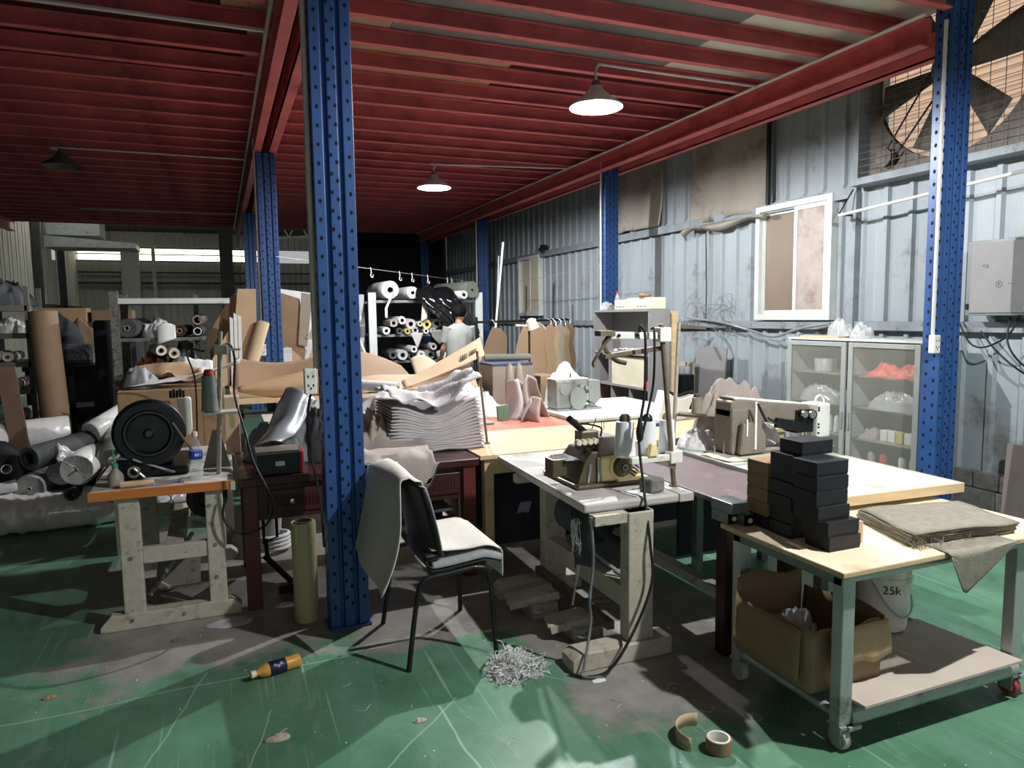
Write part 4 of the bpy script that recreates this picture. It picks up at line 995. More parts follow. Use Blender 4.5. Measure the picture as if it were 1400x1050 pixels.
put('side_cover', MB().prism([(2.76, .79), (2.95, .79), (2.95, .9), (2.90, .98), (2.78, .98)], (0, 3.28, 0), (1, 0, 0), (0, 0, 1), (0, .04, 0)), MACHT, m2, bevel=.012)
put('edge_strips', MB().bx(2.855, 2.87, 3.27, 3.28, .82, 1.1).bx(2.80, 2.81, 3.275, 3.28, .9, 1.0), MACHW, m2)
put('lever', MB().cyl((2.87, 3.27, 1.09), (2.93, 3.26, .98), .008, n=6).cyl((2.95, 3.27, 1.0), (3.08, 3.27, .92), .006, n=6), BLACK, m2)
# second thread stand
t2 = thing('thread_stand', 'thread stand with wooden tray at the left end of the pale table', 'thread stand', (2.64, 3.75, .772))
put('pole', MB().cyl((2.625, 3.75, .772), (2.66, 3.75, 1.56), .012, n=10), CREAMP, t2, smooth=40)
put('top_bar', MB().bx(2.66, 2.86, 3.74, 3.76, 1.52, 1.54, ry=.08), RUST, t2)
put('tray', MB().prism([(2.63, 3.72), (2.75, 3.5), (2.84, 3.42), (2.87, 3.45), (2.86, 3.52), (2.78, 3.70), (2.68, 3.78)], (0, 0, .975), (1, 0, 0), (0, 1, 0), (0, 0, .016)), RUST, t2)
put('tray_leg', MB().cyl((2.80, 3.50, .975), (2.72, 3.47, .774), .006, n=6).cyl((2.74, 3.40, .774), (2.742, 3.40, .86), .009, .003, 8), LIGHTST, t2)
for x, y, lab in ((2.735, 3.66, 'beige thread cone, rear one on the wooden tray'), (2.82, 3.52, 'beige thread cone, front one on the wooden tray')):
    c = thing('thread_cone', lab, 'thread cone', (x, y, .991), 'beige cones on the wooden tray')
    put('thread', MB().lathe([(.02, 0), (.034, .002), (.03, .1), (.015, .104)], (x, y, .992), n=18), THREADB, c, smooth=40)
    put('cone_tip', MB().lathe([(.018, 0), (.018, .02), (0, .022)], (x, y, 1.096), n=12), DKGREYF, c, smooth=40)
sheet('work_cloth', lambda u, v: Vector((2.62 + .5 * u, 3.12 + .25 * v + .1 * (1 - u), .776 + .006 * ridge(u * 5, v * 3))), CREAMF, 'thin pale cloth lying flat along the front of the pale table', 'cloth', 14, 8, .003)
tag(put('cloth_heap', heap(2.78, 3.66, .775, .16, .13, .13, 4.4, 24, 3), WHITEF, base=(2.78, 3.66, .775), smooth=70), 'white cloth bundle under the wooden thread tray', 'cloth heap')
tag(put('cloth_heap', heap(3.12, 3.62, .775, .22, .14, .17, 6.6, 24, 3), WHITEF, base=(3.12, 3.62, .775), smooth=70), 'white cloth bundle under the machine arm', 'cloth heap')
tag(put('cloth_heap', heap(3.05, 3.72, .775, .3, .11, .43, 2.9, 28, 2.2, amp=.7), PINKF, base=(3.05, 3.72, .775), smooth=70), 'pinkish-grey cloth piled behind the long-armed machine', 'cloth heap')
sheet('dark_mat', lambda u, v: Vector((2.92 + .36 * u, 2.98 + .24 * v, .776 + .004 * ridge(u * 3, v * 3))), TAUPE, 'flat grey-brown cloth at the edge of the pale table behind the black boxes', 'cloth', 10, 8, .004)
# ---- trolley
T = thing('trolley', 'grey steel trolley with plywood top and lower board, front right', 'trolley', (2.55, 2.1, 0))
put('deck_board', MB().bx(1.985, 3.22, 1.81, 2.48, .682, .70), WOODT, T, bevel=.002)
put('deck_surface', MB().bx(1.987, 3.218, 1.812, 2.478, .70, .7015), mat('pale_ply_face', (226, 206, 174), .6, var=.08, scale=3, dirt=(190, 166, 132), dirt_amt=.2), T)
for x in (2.03, 2.98):
    for y in (1.85, 2.40):
        put('leg', MB().bx(x, x + .06, y, y + .05, .1, .66), LIGHTST, T, bevel=.004)
        cs = put('caster', MB().cyl((x + .03 - .016, y + .025, .042), (x + .03 + .016, y + .025, .042), .042, n=22), mat('caster_tread', (186, 184, 176), .5, var=.1) if x < 2.5 else mat('red_caster', (150, 60, 70), .5, var=.1), T, smooth=40, bevel=.005)
        put('fork', MB().bx(x + .006, x + .012, y, y + .05, .03, .095).bx(x + .048, x + .054, y, y + .05, .03, .095).bx(x, x + .06, y - .01, y + .06, .09, .1).cyl((x + .004, y + .025, .042), (x + .056, y + .025, .042), .008, n=8).bx(x + .03, x + .09, y - .02, y, .085, .1), LIGHTST, cs)
for y in (1.875, 2.425):
    put('top_rail', MB().cyl((2.06, y, .655), (3.0, y, .655), .024, n=12), LIGHTST, T, smooth=40)
    put('bottom_rail', MB().cyl((2.09, y, .118), (3.02, y, .118), .036, n=14), LIGHTST, T, smooth=40)
for x in (2.06, 3.01):
    put('side_rail', MB().cyl((x, 1.88, .125), (x, 2.42, .125), .02, n=12), LIGHTST, T, smooth=40)
    put('side_angle', MB().bx(x - .03, x - .02, 1.86, 2.45, .63, .68).bx(x - .03, x + .01, 1.86, 2.45, .67, .68), GREYST, T)
put('lower_board', MB().bx(2.10, 2.97, 1.80, 2.28, .172, .182, rx=-.035), mat('lower_tray_board', (184, 172, 158), .6, var=.06), T)

# black and brown cartons on the trolley: each its own
GW, GD, GH = .16, .125, .0575
bxs = [(2.11, 2.03 - .035, .7015, BLKBOX, 'black carton at the bottom of the nearest stack on the trolley'),
       (2.105, 2.0, .7590, BLKBOX, 'black carton second from the bottom of the nearest stack'),
       (2.075, 2.02, .8165, BLKBOX, 'black carton third from the bottom of the nearest stack'),
       (2.068, 2.025, .874, BLKBOX, 'black carton third from the top of the nearest stack'),
       (2.07, 2.025, .9315, BLKBOX, 'black carton second from the top of the nearest stack'),
       (2.072, 2.03, .989, BLKBOX, 'black carton at the top of the nearest stack')]
for i in range(6):
    bxs.append((2.095 + .006 * math.sin(i * 2), 2.178 + .002 * math.cos(i * 3), .7015 + i * GH, BLKBOX, ['lowest', 'second lowest', 'third', 'fourth', 'second highest', 'highest'][i] + ' black carton of the stack just behind the nearest one'))
bxs.append((2.10, 2.318, .7015, BLKBOX, 'black carton at the base of the brown stack'))
for i in range(4):
    bxs.append((2.095, 2.318, .759 + i * GH, BOXD, ['lowest', 'second', 'third', 'topmost'][i] + ' brown carton of the stack at the back of the trolley'))
bxs.append((2.115, 2.15, .7015 + 6 * GH, BLKBOX, 'single black carton lying across the very top of the stacks'))
cartons = {}
for i, (x, y, z, m, lab) in enumerate(bxs):
    ob = 'k' if m is BLKBOX else 'b'
    if ob not in cartons:
        t = thing('small_carton', lab, 'box', (x, y, z), 'small cartons stacked on the trolley')
        put('tray', MB().bx(x + .002, x + GW - .002, y + .002, y + GD - .002, z, z + .05), m, t)
        put('lid', MB().bx(x, x + GW, y, y + GD, z + .008, z + GH - .001), m, t, bevel=.002)
        cartons[ob] = t
    else: dup(cartons[ob], (x, y, z), lab)
tag(put('wood_offcut', MB().bx(2.29, 2.32, 2.03, 2.08, .702, .79), KRAFTL, base=(2.3, 2.05, .7)), 'small wooden offcut standing beside the black cartons', 'wood')
for k, (x, y, z) in enumerate(((2.0, 2.45, .715), (2.045, 2.40, .715))):
    t = thing('capped_rail', ['black square rail with white end cap at the back left trolley corner', 'second black square rail with white cap, nearer the brown cartons'][k], 'rail', (x, y, z - .013))
    put('rail', MB().bx(x, x + .05, y, y + .11, .702, .75), GREYST, t)
    put('front_face', MB().bx(x, x + .05, y - .004, y, .702, .75), BLACK, t)
    put('end_cap', MB().cyl((x + .03, y - .008, .725), (x + .03, y - .004, .725), .011, n=14), MACHW, t)
tag(put('grey_box', MB().bx(1.995, 2.09, 2.42, 2.56, .752, .80), GREYST, base=(2.04, 2.5, .75), bevel=.004), 'grey metal box on the capped rails at the trolley corner', 'box')
# folded burlap
fb_ = thing('folded_burlap', 'stack of folded grey-brown burlap cloth on the trolley top', 'cloth', (2.72, 2.1, .7015))
def quadlerp(a, b, c, d, u, v): return (a.lerp(b, u)).lerp(d.lerp(c, u), v)
P0, P1, P2, P3 = Vector((2.44, 1.925, 0)), Vector((2.98, 1.87, 0)), Vector((3.08, 2.2, 0)), Vector((2.56, 2.28, 0))
for i in range(6):
    def fl(u, v, i=i):
        p = quadlerp(P0, P1, P2, P3, u, v)
        e = max(abs(2 * u - 1), abs(2 * v - 1))
        return Vector((p.x + .012 * N(i * 2.3, v * 3, 1), p.y + .012 * N(u * 4, i * 1.9, 5) - .004 * i, .7045 + i * .0095 + .006 * N(u * 3, v * 3, i) * (i / 5) + (.004 * math.sin(u * 5) * i / 5)))
    put('burlap_fold', MB().grid(fl, 14, 10), TAUPE, fb_, smooth=60, solid=.0075)
def hangc(u, v):
    x = 2.50 + .38 * u; y = 1.96 - .17 * min(1, v / .4) * 1
    tip = max(0, 1 - abs(u - .22) / (.24 if u < .22 else .78))
    drop = max(0, v - .4) / .6 * .17 * tip
    return Vector((x + .02 * N(v * 3, u * 2), 1.96 - .16 * min(1, v / .4) - .012 * (1 if v > .42 else 0), .7045 + .004 * N(u * 5, v * 4) - drop))
put('hanging_corner', MB().grid(hangc, 20, 20), TAUPE, fb_, smooth=60, solid=.003)
mb = MB()
for i in range(60):
    x = 2.44 + .04 * random.random() + (.5 * random.random() if i % 2 else 0); y = 1.9 + .04 * random.random()
    mb.tube([(x, y, .72 + .03 * random.random()), (x + random.uniform(-.03, .03), y - .02, .712 + .03 * random.random()), (x + random.uniform(-.04, .04), y - .03 - .02 * random.random(), .706)], .0009, 3, 3)
put('frayed_threads', mb, TAUPE, fb_, kind='stuff')
# torn carton below
tc_ = thing('torn_carton', 'open torn brown carton on the trolley lower shelf', 'box', (2.17, 2.2, .18))
X0, X1, Y0, Y1 = 1.99, 2.345, 1.955, 2.37
put('base_panel', MB().bx(X0, X1, Y0, Y1, .192, .198), BOXIN, tc_)
put('front_wall', MB().grid(lambda u, v: Vector((X0 + (X1 - X0) * u, Y0 + .004 * math.sin(u * 8) * v, .185 + v * (.23 + .01 * math.sin(u * 9)))), 16, 6), KRAFTD, tc_, solid=.006, smooth=25)
put('front_flap', MB().grid(lambda u, v: Vector((X0 + .08 + (X1 - X0 - .06) * u, Y0 - .012 - .022 * math.sin(v * PI * .6) - .004 * abs(math.sin(u * 12)), .42 - v * (.14 + .01 * math.sin(u * 11)))), 36, 6), KRAFT, tc_, solid=.005, smooth=25)
put('left_wall', MB().grid(lambda u, v: Vector((X0 - .006 * math.sin(v * 2) * math.sin(u * 3), Y0 + (Y1 - Y0) * u, .185 + v * (.24 + .015 * math.sin(u * 7)))), 14, 6), KRAFTD, tc_, solid=.006, smooth=25)
put('left_flap', MB().grid(lambda u, v: Vector((X0 - .012 - .012 * v, Y0 + .04 + (Y1 - Y0 - .05) * u, .42 - v * .2)), 10, 5), KRAFTD, tc_, solid=.005, smooth=60)
put('back_wall', MB().grid(lambda u, v: Vector((X0 + (X1 - X0) * u, Y1, .185 + v * (.31 + .02 * math.sin(u * 6)))), 12, 5), KRAFTD, tc_, solid=.006, smooth=25)
put('right_wall', MB().grid(lambda u, v: Vector((X1 + .02 * v, Y0 + (Y1 - Y0) * u, .185 + v * (.24 + .02 * math.sin(u * 5)))), 12, 5), BOXIN, tc_, solid=.006, smooth=60)
tag(put('clear_bag', heap(2.16, 2.2, .192, .12, .12, .21, 2.2, 20, 2.4), POLY, base=(2.16, 2.2, .19), smooth=60), 'clear polythene bag inside the torn carton', 'bag')
bk = thing('paint_bucket', 'white plastic bucket with wire handle behind the torn carton', 'bucket', (2.80, 2.29, .18))
put('bucket_body', MB().lathe([(0, .0), (.10, .0), (.103, .01), (.116, .22), (.122, .225), (.122, .245), (.117, .25), (.119, .29), (.122, .30), (.115, .30), (.105, .02), (0, .02)], (2.75, 2.29, .188), n=32), MACHW, bk, smooth=40)
put('wire_handle', MB().tube([(2.632, 2.27, .45), (2.66, 2.19, .33), (2.74, 2.165, .265), (2.83, 2.20, .31), (2.868, 2.30, .45)], .004, 6), LIGHTST, bk, smooth=60)
try: text('bucket_print', '25k', .052, (2.69, 2.1905, .385), (.86, -.51, 0), (0, 0, 1), BLACK, bk)
except Exception as e: print('text', e)

# ---- things on the floor
cu = thing('cardboard_tube', 'standing tube of clear film on a core, in front of the dark desk', 'tube', (.36, 3.86, 0))
put('film_roll', MB().lathe([(.048, .004), (.062, 0), (.064, .01), (.064, .53), (.062, .54), (.048, .536)], (.36, 3.86, .002), n=28, close=True), mat('yellowish_film', (176, 168, 128), .3, var=.04), cu, smooth=40)
put('core_tube', MB().lathe([(.042, 0), (.0478, 0), (.0478, .545), (.042, .545)], (.36, 3.86, .002), n=24, close=True), mat('core_dark', (96, 82, 62), .8, var=.1), cu, smooth=40)
jb = thing('juice_bottle', 'orange juice bottle with dark blue label lying on the green floor', 'bottle', (.18, 3.27, 0))
ja = Vector((.07, 3.28, .031)); jd = (Vector((.29, 3.345, .031)) - ja).normalized()
put('bottle_body', MB().lathe([(.013, 0), (.013, .012), (.024, .03), (.031, .055), (.031, .10), (.029, .12), (.031, .14), (.031, .20), (.026, .208), (0, .208)], ja, jd, 20), mat('orange_bottle', (206, 150, 66), .35, var=.1), jb, smooth=45)
put('label_band', MB().lathe([(.0312, .062), (.032, .063), (.032, .138), (.0312, .139)], ja, jd, 20), mat('navy_label', (22, 28, 62), .45, var=.05), jb, smooth=40)
put('cap', MB().cyl(ja - jd * .018, ja + jd * .004, .016, n=16), mat('cream_cap', (226, 220, 188), .5, var=0), jb, smooth=40, bevel=.002)
side = jd.cross(Vector((0, 0, 1))).normalized(); upv = (side * .75 + Vector((0, 0, .66))).normalized()
mb = MB()
for i, (a, b) in enumerate(((.085, .002), (.10, -.006), (.115, .004))):
    p = ja + jd * a + upv * .0318 + upv.cross(jd) * b
    mb.ring(p, upv, .005, .0012, 10, 4)
put('label_marks', mb, MACHW, jb)
mb = MB(); random.seed(11)
for i in range(620):
    r = random.random() ** .8 * .14; a = random.random() * 2 * PI
    x = 1.15 + r * math.cos(a) * (1.25 if math.cos(a) > 0 else .7); y = 2.90 + r * math.sin(a) * .9
    h = .12 * max(0, 1 - r / .14) * random.random()
    p = Vector((x, y, .002 + h)); pts = [p]
    for k in range(3): pts.append(pts[-1] + Vector((random.uniform(-.025, .025), random.uniform(-.025, .025), random.uniform(-.012, .012))))
    for q in pts: q.z = max(.002, q.z)
    mb.tube(pts, .0016, 3, 2)
o = put('shredded_fibre', mb, WHITEF, base=(1.15, 2.9, 0)); tag(o, 'pile of shredded white fibre on the floor by the chair leg', 'fibre'); o['kind'] = 'stuff'
tp = thing('tape_roll', 'nearly used roll of brown tape on the green floor', 'tape', (1.63, 2.06, 0))
put('tape_core', MB().lathe([(.036, 0), (.042, 0), (.042, .05), (.036, .05)], (1.64, 2.04, .002), n=28, close=True), MACHW, tp, smooth=40)
put('tape_wound', MB().lathe([(.0422, .001), (.047, .001), (.047, .049), (.0422, .049)], (1.64, 2.04, .002), n=28, close=True), KRAFTD, tp, smooth=40)
put('inner_bag', heap(1.64, 2.04, .004, .032, .032, .03, 3, 10), POLY, tp, smooth=60)
put('loose_strip', MB().grid(lambda u, v: Vector((1.615 + .075 * math.cos(3.9 - u * 2.9) - .02 + .03 * u, 2.13 + .085 * math.sin(3.9 - u * 2.9), .003 + v * .05)), 20, 2), KRAFTL, tp, smooth=60, solid=.002)
for (x, y, z, s_, lab, m) in ((-.02, 3.98, 0, .12, 'crumpled clear film by the foot of the left sewing table', POLY), (1.48, 2.66, 0, .035, 'small white lint scrap beside the cable end', WHITEF), (.67, 2.67, 0, .03, 'small pink scrap on the green floor', PINKF), (-.27, 3.86, 0, .04, 'small brown paper scrap in front of the left table foot', BOXIN), (-.76, 3.48, 0, .03, 'tan scrap far out on the green floor at left', BOXD), (.13, 2.77, 0, .05, 'flattened pale debris near the bottom of the floor', BEIGEF), (.28, 4.1, 0, .06, 'pale scrap under the dark desk', WHITEF)):
    tag(put('floor_scrap', heap(x, y, .001, s_, s_ * .5, .02 if s_ > .04 else .012, x * 9, 12), m, base=(x, y, 0), smooth=60), lab, 'scrap')
mb = MB(); random.seed(5)
for i in range(170):
    x = random.uniform(-.8, 3.0); y = random.uniform(1.2, 4.4); r = random.uniform(.0015, .0045)
    mb.bx(x - r, x + r, y - r * .5, y + r * .5, .0005, .003, rz=random.random() * 3)
for i in range(26):
    x = random.uniform(-.4, 2.6); y = random.uniform(1.7, 3.6); a = random.random() * 6
    mb.tube([(x, y, .002), (x + .04 * math.cos(a), y + .04 * math.sin(a), .002), (x + .07 * math.cos(a + .8), y + .07 * math.sin(a + .8), .002)], .001, 3, 3)
o = put('floor_lint', mb, WHITEF, base=(1, 2.8, 0)); tag(o, 'scattered lint and thread ends on the green floor', 'lint'); o['kind'] = 'stuff'
wb = thing('white_bucket', 'white bucket with coiled hose behind the dark desk legs', 'bucket', (.22, 5.3, 0))
put('bucket_body', MB().lathe([(0, 0), (.11, 0), (.14, .30), (.146, .31), (.136, .31), (.108, .02), (0, .02)], (.22, 5.3, .002), n=26), GREYF, wb, smooth=40)
mb = MB()
for i in range(4): mb.ring((.24, 5.15, .03 + .028 * i), (0, .1, 1), .14, .014, 24, 6)
put('coiled_hose', mb, WHITEF, wb, smooth=60)
fr = thing('black_stand', 'thin black metal frame standing by the left desk leg', 'frame', (.22, 4.3, 0))
put('frame_tube', MB().tube([(.18, 4.35, .36), (.18, 4.35, .68), (.26, 4.45, .68), (.26, 4.45, .30), (.18, 4.35, .30), (.18, 4.35, .36)], .009, 6, curve=False), BLACK, fr)
put('foot_bar', MB().cyl((.18, 4.25, .25), (.32, 4.32, .06), .018, n=8).bx(.25, .38, 4.28, 4.34, 0, .05).cyl((.19, 4.35, .32), (.19, 4.27, .25), .012, n=6), BLACK, fr)

# cables at the left desk
cable('black_cable', [(-.0, 4.37, 1.47), (.05, 4.4, 1.47), (.07, 4.45, 1.38), (.06, 4.5, 1.18), (.10, 4.2, 1.0), (.13, 4.0, .86), (.19, 3.95, .72), (.22, 3.97, .6), (.17, 4.0, .50), (.05, 4.02, .47), (-.03, 4.05, .55), (-.02, 4.06, .66)], .0065, DKRUB, 'black cable looping from the left thread stand down past the desk')
cable('black_cable', [(.42, 3.68, 1.26), (.40, 3.67, 1.22), (.385, 3.66, 1.1), (.40, 3.66, .9), (.43, 3.65, .7), (.44, 3.66, .45)], .0065, DKRUB, 'black cable hanging from the socket on the nearest post')
cable('black_cable', [(-.09, 4.38, 1.44), (-.2, 4.9, 1.42), (-.17, 5.2, 1.2), (-.18, 5.3, .8)], .006, DKRUB, 'dark cable arching left behind the left thread stand')

# ---- pine and red tables behind
PT = thing('pine_table', 'pine plank table crossing behind the grey overlock table', 'table', (2.7, 4.55, 0))
for k in range(4): put('plank', MB().bx(1.46, 3.95, 4.125 + k * .218, 4.125 + k * .218 + .215, .722, .75 + (.0012 if k % 2 else 0)), PINE, PT, bevel=.002)
for x in (1.5, 3.85):
    for y in (4.16, 4.9): put('leg', MB().bx(x, x + .06, y, y + .06, 0, .722), WOODT, PT)
put('apron', MB().bx(1.56, 3.85, 4.16, 4.18, .62, .722), WOODT, PT)
put('light_block_board', MB().bx(1.50, 3.91, 4.52, 4.54, .03, .722), CHARF, PT)  # added dark board that blocks the lamp behind and keeps the underside dark
RT = thing('red_topped_table', 'table with salmon-red top behind the pine table', 'table', (2.1, 5.8, 0))
put('table_top', MB().bx(1.5, 2.60, 5.02, 6.5, .72, .748), REDMAT, RT, bevel=.003)
for x in (1.54, 2.5):
    for y in (5.06, 6.4): put('leg', MB().bx(x, x + .06, y, y + .06, 0, .72), GREYST, RT)
HT = thing('machine_table', 'white-topped machine table beside the salmon-red top', 'table', (3.0, 5.6, 0))
put('table_top', MB().bx(2.61, 3.75, 5.02, 6.2, .755, .785), TOPW, HT, bevel=.006)
for x in (2.68, 3.64):
    for y in (5.08, 6.1): put('leg', MB().bx(x, x + .06, y, y + .06, 0, .755), GREYST, HT)
m3 = thing('sewing_machine', 'grey sewing machine on the white-topped table, facing the red top', 'sewing machine', (2.85, 5.6, .785))
put('machine_bed', MB().bx(2.66, 3.1, 5.5, 5.72, .786, .80), MACHG, m3, bevel=.004)
put('pillar', MB().bx(2.66, 2.82, 5.52, 5.72, .80, 1.05), MACHG, m3, bevel=.015)
put('arm', MB().bx(2.80, 2.98, 5.54, 5.70, .93, 1.05), MACHG, m3, bevel=.012)
put('head', MB().prism([(2.97, 1.05), (3.09, 1.04), (3.10, .88), (3.04, .82), (2.98, .86)], (0, 5.52, 0), (1, 0, 0), (0, 0, 1), (0, .18, 0)), MACHG, m3, bevel=.01)
put('top_cover', MB().bx(2.66, 2.98, 5.54, 5.72, 1.05, 1.062), MACHW, m3, bevel=.004)
put('eye_guard', MB().prism([(math.cos(a) * .08, max(-.12, math.sin(a) * .1)) for a in [i * PI / 10 for i in range(21)]], (2.86, 5.49, .89), (1, 0, 0), (0, 0, 1), (0, .01, 0)), MACHG, m3)
put('round_cover', MB().cyl((2.74, 5.505, .97), (2.74, 5.52, .97), .05, n=20), MACHG, m3, smooth=40)
put('tension_unit', MB().cyl((2.90, 5.5, 1.0), (2.90, 5.54, 1.0), .02, n=12).cyl((2.95, 5.5, .98), (2.95, 5.54, .98), .018, n=12).bx(2.92, 2.97, 5.51, 5.54, .87, .93), CHROME, m3, smooth=40)
put('needle_bar', MB().cyl((3.03, 5.6, .80), (3.03, 5.6, .86), .012, n=8).bx(2.98, 3.08, 5.56, 5.64, .80, .812), CHROME, m3)
put('spool_pin', MB().cyl((2.85, 5.63, 1.06), (2.85, 5.63, 1.10), .006, n=6), BLACK, m3)
tag(put('white_hood', heap(2.95, 5.95, .787, .2, .1, .40, 1.1, 20, 1.2, amp=.3), WHITEF, base=(2.95, 5.95, .79), smooth=70), 'white cloth hump behind the grey sewing machine', 'cloth heap')
tag(put('cloth_bundle', heap(2.53, 5.82, .75, .1, .14, .2, 7.7, 22, 3), WHITEF, base=(2.53, 5.82, .75), smooth=70), 'white cloth bundle left of the grey sewing machine', 'cloth heap')
def fold_standing(x, y, h, w, tw, m, lab):
    sheet('standing_leather', lambda u, v: Vector((x + (u - .5) * w * (1 - .55 * v) + .03 * math.sin(v * 3 + tw), y + .09 * math.cos(u * PI * 2.2 + tw) * (1 - .5 * v), .752 + h * v - .04 * (2 * u - 1) ** 2)), m, lab, 'leather', 18, 12, .005)
fold_standing(2.28, 5.5, .34, .3, .4, GREYF, 'light grey leather piece standing folded on the red top, left one')
fold_standing(2.44, 5.55, .36, .24, 2.1, PINKF, 'light grey leather piece standing folded on the red top, right one')
fold_standing(2.35, 5.32, .2, .2, 4.2, PINKF, 'small folded leather flap in front on the red top')
for x, lab in ((2.36, 'beige cone on top behind the standing leather, left one'), (2.45, 'beige cone on top behind the standing leather, right one')):
    c = thing('thread_cone', lab, 'thread cone', (x, 5.85, .75), 'tall cones behind the leather')
    put('thread', MB().lathe([(.03, 0), (.048, .004), (.04, .30), (.03, .40), (.02, .43)], (x, 5.85, .751), n=16), THREADB, c, smooth=40)
    put('cone_tip', MB().cyl((x, 5.85, 1.181), (x, 5.85, 1.2), .018, .01), MIDGREYF, c)
tag(put('green_pouch', MB().prism([(-.05, 0), (.05, 0), (.045, .13), (-.055, .12)], (2.14, 5.44, .752), (1, 0, 0), (0, .1, 1), (0, .03, 0)), mat('green_pouch', (90, 116, 96), .6, var=.2), base=(2.14, 5.45, .75), bevel=.004), 'small green pouch standing on the red top', 'pouch')
tag(put('white_cloth_heap', heap(2.0, 5.9, .75, .28, .3, .30, 3.9, 30, 2.6), WHITEF, base=(2.0, 5.9, .75), smooth=70), 'big white cloth heap on the red top beside the rusty pole', 'cloth heap')
tag(put('tan_bobbin', MB().lathe([(.03, 0), (.03, .12), (.02, .13), (0, .13)], (1.72, 5.2, .75), n=14), OLIVEF, base=(1.72, 5.2, .75), smooth=40), 'olive bobbin at the left of the red top', 'bobbin')
tag(put('tool_tray', MB().bx(1.7, 2.0, 5.3, 5.5, .75, .765), MACHT, base=(1.85, 5.4, .75), bevel=.003), 'flat grey tray on the red top by the white heap', 'tray')
sp = thing('rusty_pole', 'thin rusty upright rod rising from the pine table by the fabric stack', 'rod', (1.645, 4.5, .75))
put('rod', MB().cyl((1.645, 4.5, .752), (1.60, 4.55, 1.38), .009, n=8), RUST, sp, smooth=40)
put('foot', MB().cyl((1.645, 4.5, .751), (1.645, 4.5, .76), .022, n=12), RUST, sp)
sc = thing('carton', 'tan carton covered with dark blue cloth behind the leather pieces', 'box', (2.6, 6.7, .75))
put('carton_body', MB().bx(2.45, 2.9, 6.52, 6.9, .285, 1.13), MACHT, sc, bevel=.004)
put('blue_cloth', MB().bx(2.44, 2.88, 6.51, 6.91, 1.132, 1.145), mat('navy_cloth', (58, 70, 104), .85, var=.15), sc)
put('tape_stripe', MB().bx(2.62, 2.66, 6.516, 6.52, .5, 1.13), WHITEF, sc)
roll('grey cloth roll lying on the blue-topped carton', (2.5, 6.88, 1.185), (2.98, 6.8, 1.185), .035, .012, OLIVEF, name='fabric_roll', wob=.02)
tag(put('tan_crate', MB().bx(2.98, 3.2, 6.55, 6.9, .285, 1.0), KRAFTD, base=(3.2, 6.7, .3), bevel=.004), 'brown carton to the right of the blue-topped carton', 'box')
dl = thing('desk_lamp', 'cream desk lamp on a dark stem behind the tables', 'lamp', (3.1, 7.1, .7))
put('stem', MB().cyl((3.1, 7.1, .3), (3.1, 7.1, 1.5), .012, n=8), BLACK, dl)
put('arm', MB().cyl((3.1, 7.1, 1.5), (2.92, 7.05, 1.51), .012, n=8).cyl((3.1, 7.1, 1.5), (3.14, 7.08, 1.56), .012, n=8), CREAMF, dl)
put('shade', MB().lathe([(.02, 0), (.05, .02), (.07, .12), (.064, .12), (.045, .025), (0, .01)], (3.1, 7.08, 1.58), (.35, -.1, -1), 20), CREAMF, dl, smooth=40)
put('weighted_base', MB().cyl((3.1, 7.1, .28), (3.1, 7.1, .3), .09, n=20), BLACK, dl)
rs = thing('storage_stool', 'low dark stool carrying cartons and lamp behind the tables', 'stool', (3.0, 6.7, 0))
put('top', MB().bx(2.4, 3.5, 6.45, 7.25, .25, .28), MAHOG, rs)
for x in (2.42, 3.44):
    for y in (6.47, 7.2): put('leg', MB().bx(x, x + .04, y, y + .04, 0, .25), MAHOG, rs)

# ---- grey bookcase
BC = thing('bookcase', 'grey open bookcase standing in front of the right wall posts', 'bookcase', (4.32, 7.05, 0))
bx0, bx1, by0, by1 = 4.2, 4.46, 6.45, 7.66
put('side_panel', MB().bx(bx0, bx1, by0, by0 + .022, 0, 1.64), GREYP, BC)
put('side_panel', MB().bx(bx0, bx1, by1 - .022, by1, 0, 1.64), GREYP, BC)
put('back_panel', MB().bx(bx1 - .012, bx1, by0 + .022, by1 - .022, 0, 1.64), GREYP, BC)
put('top_panel', MB().bx(bx0 - .005, bx1, by0, by1, 1.64, 1.665), GREYP, BC)
for z in (.40, .79, 1.16): put('shelf', MB().bx(bx0, bx1 - .012, by0 + .022, by1 - .022, z, z + .022), GREYP, BC)
for y in (6.85, 7.25): put('divider', MB().bx(bx0 + .01, bx1 - .012, y, y + .018, .422, .79), GREYP, BC)
put('divider', MB().bx(bx0 + .01, bx1 - .012, 7.3, 7.318, .812, 1.16), GREYP, BC)
tag(put('plank', MB().bx(4.50, 4.60, 6.50, 6.55, .0, 1.64), WOODT, base=(4.55, 6.52, 0)), 'tall pale plank standing against the bookcase side', 'plank')
tag(put('cream_board', MB().bx(bx0 + .03, bx0 + .045, 6.6, 7.28, .813, 1.14), CREAMF, base=(4.23, 6.9, .81)), 'cream board standing inside the bookcase middle shelf', 'board')
tag(put('red_scrap', heap(4.28, 6.58, .813, .06, .08, .08, 2, 12), REDF, base=(4.28, 6.58, .81), smooth=60), 'red cloth scrap on the bookcase middle shelf', 'cloth')
sheet('paper_sheaf', lambda u, v: Vector((4.22 + .2 * u, 6.55 + .7 * v, 1.19 + .05 * ridge(u * 2, v * 5) * (1 - .4 * v))), WHITEF, 'crumpled papers on the bookcase upper shelf', 'paper', 8, 20, .004)
sheet('red_cloth', lambda u, v: Vector((4.2 + .2 * u, 7.1 + .45 * v, .44 + .05 * ridge(u * 2, v * 5))), REDF, 'reddish cloth in the lower bookcase compartments', 'cloth', 8, 14, .004)
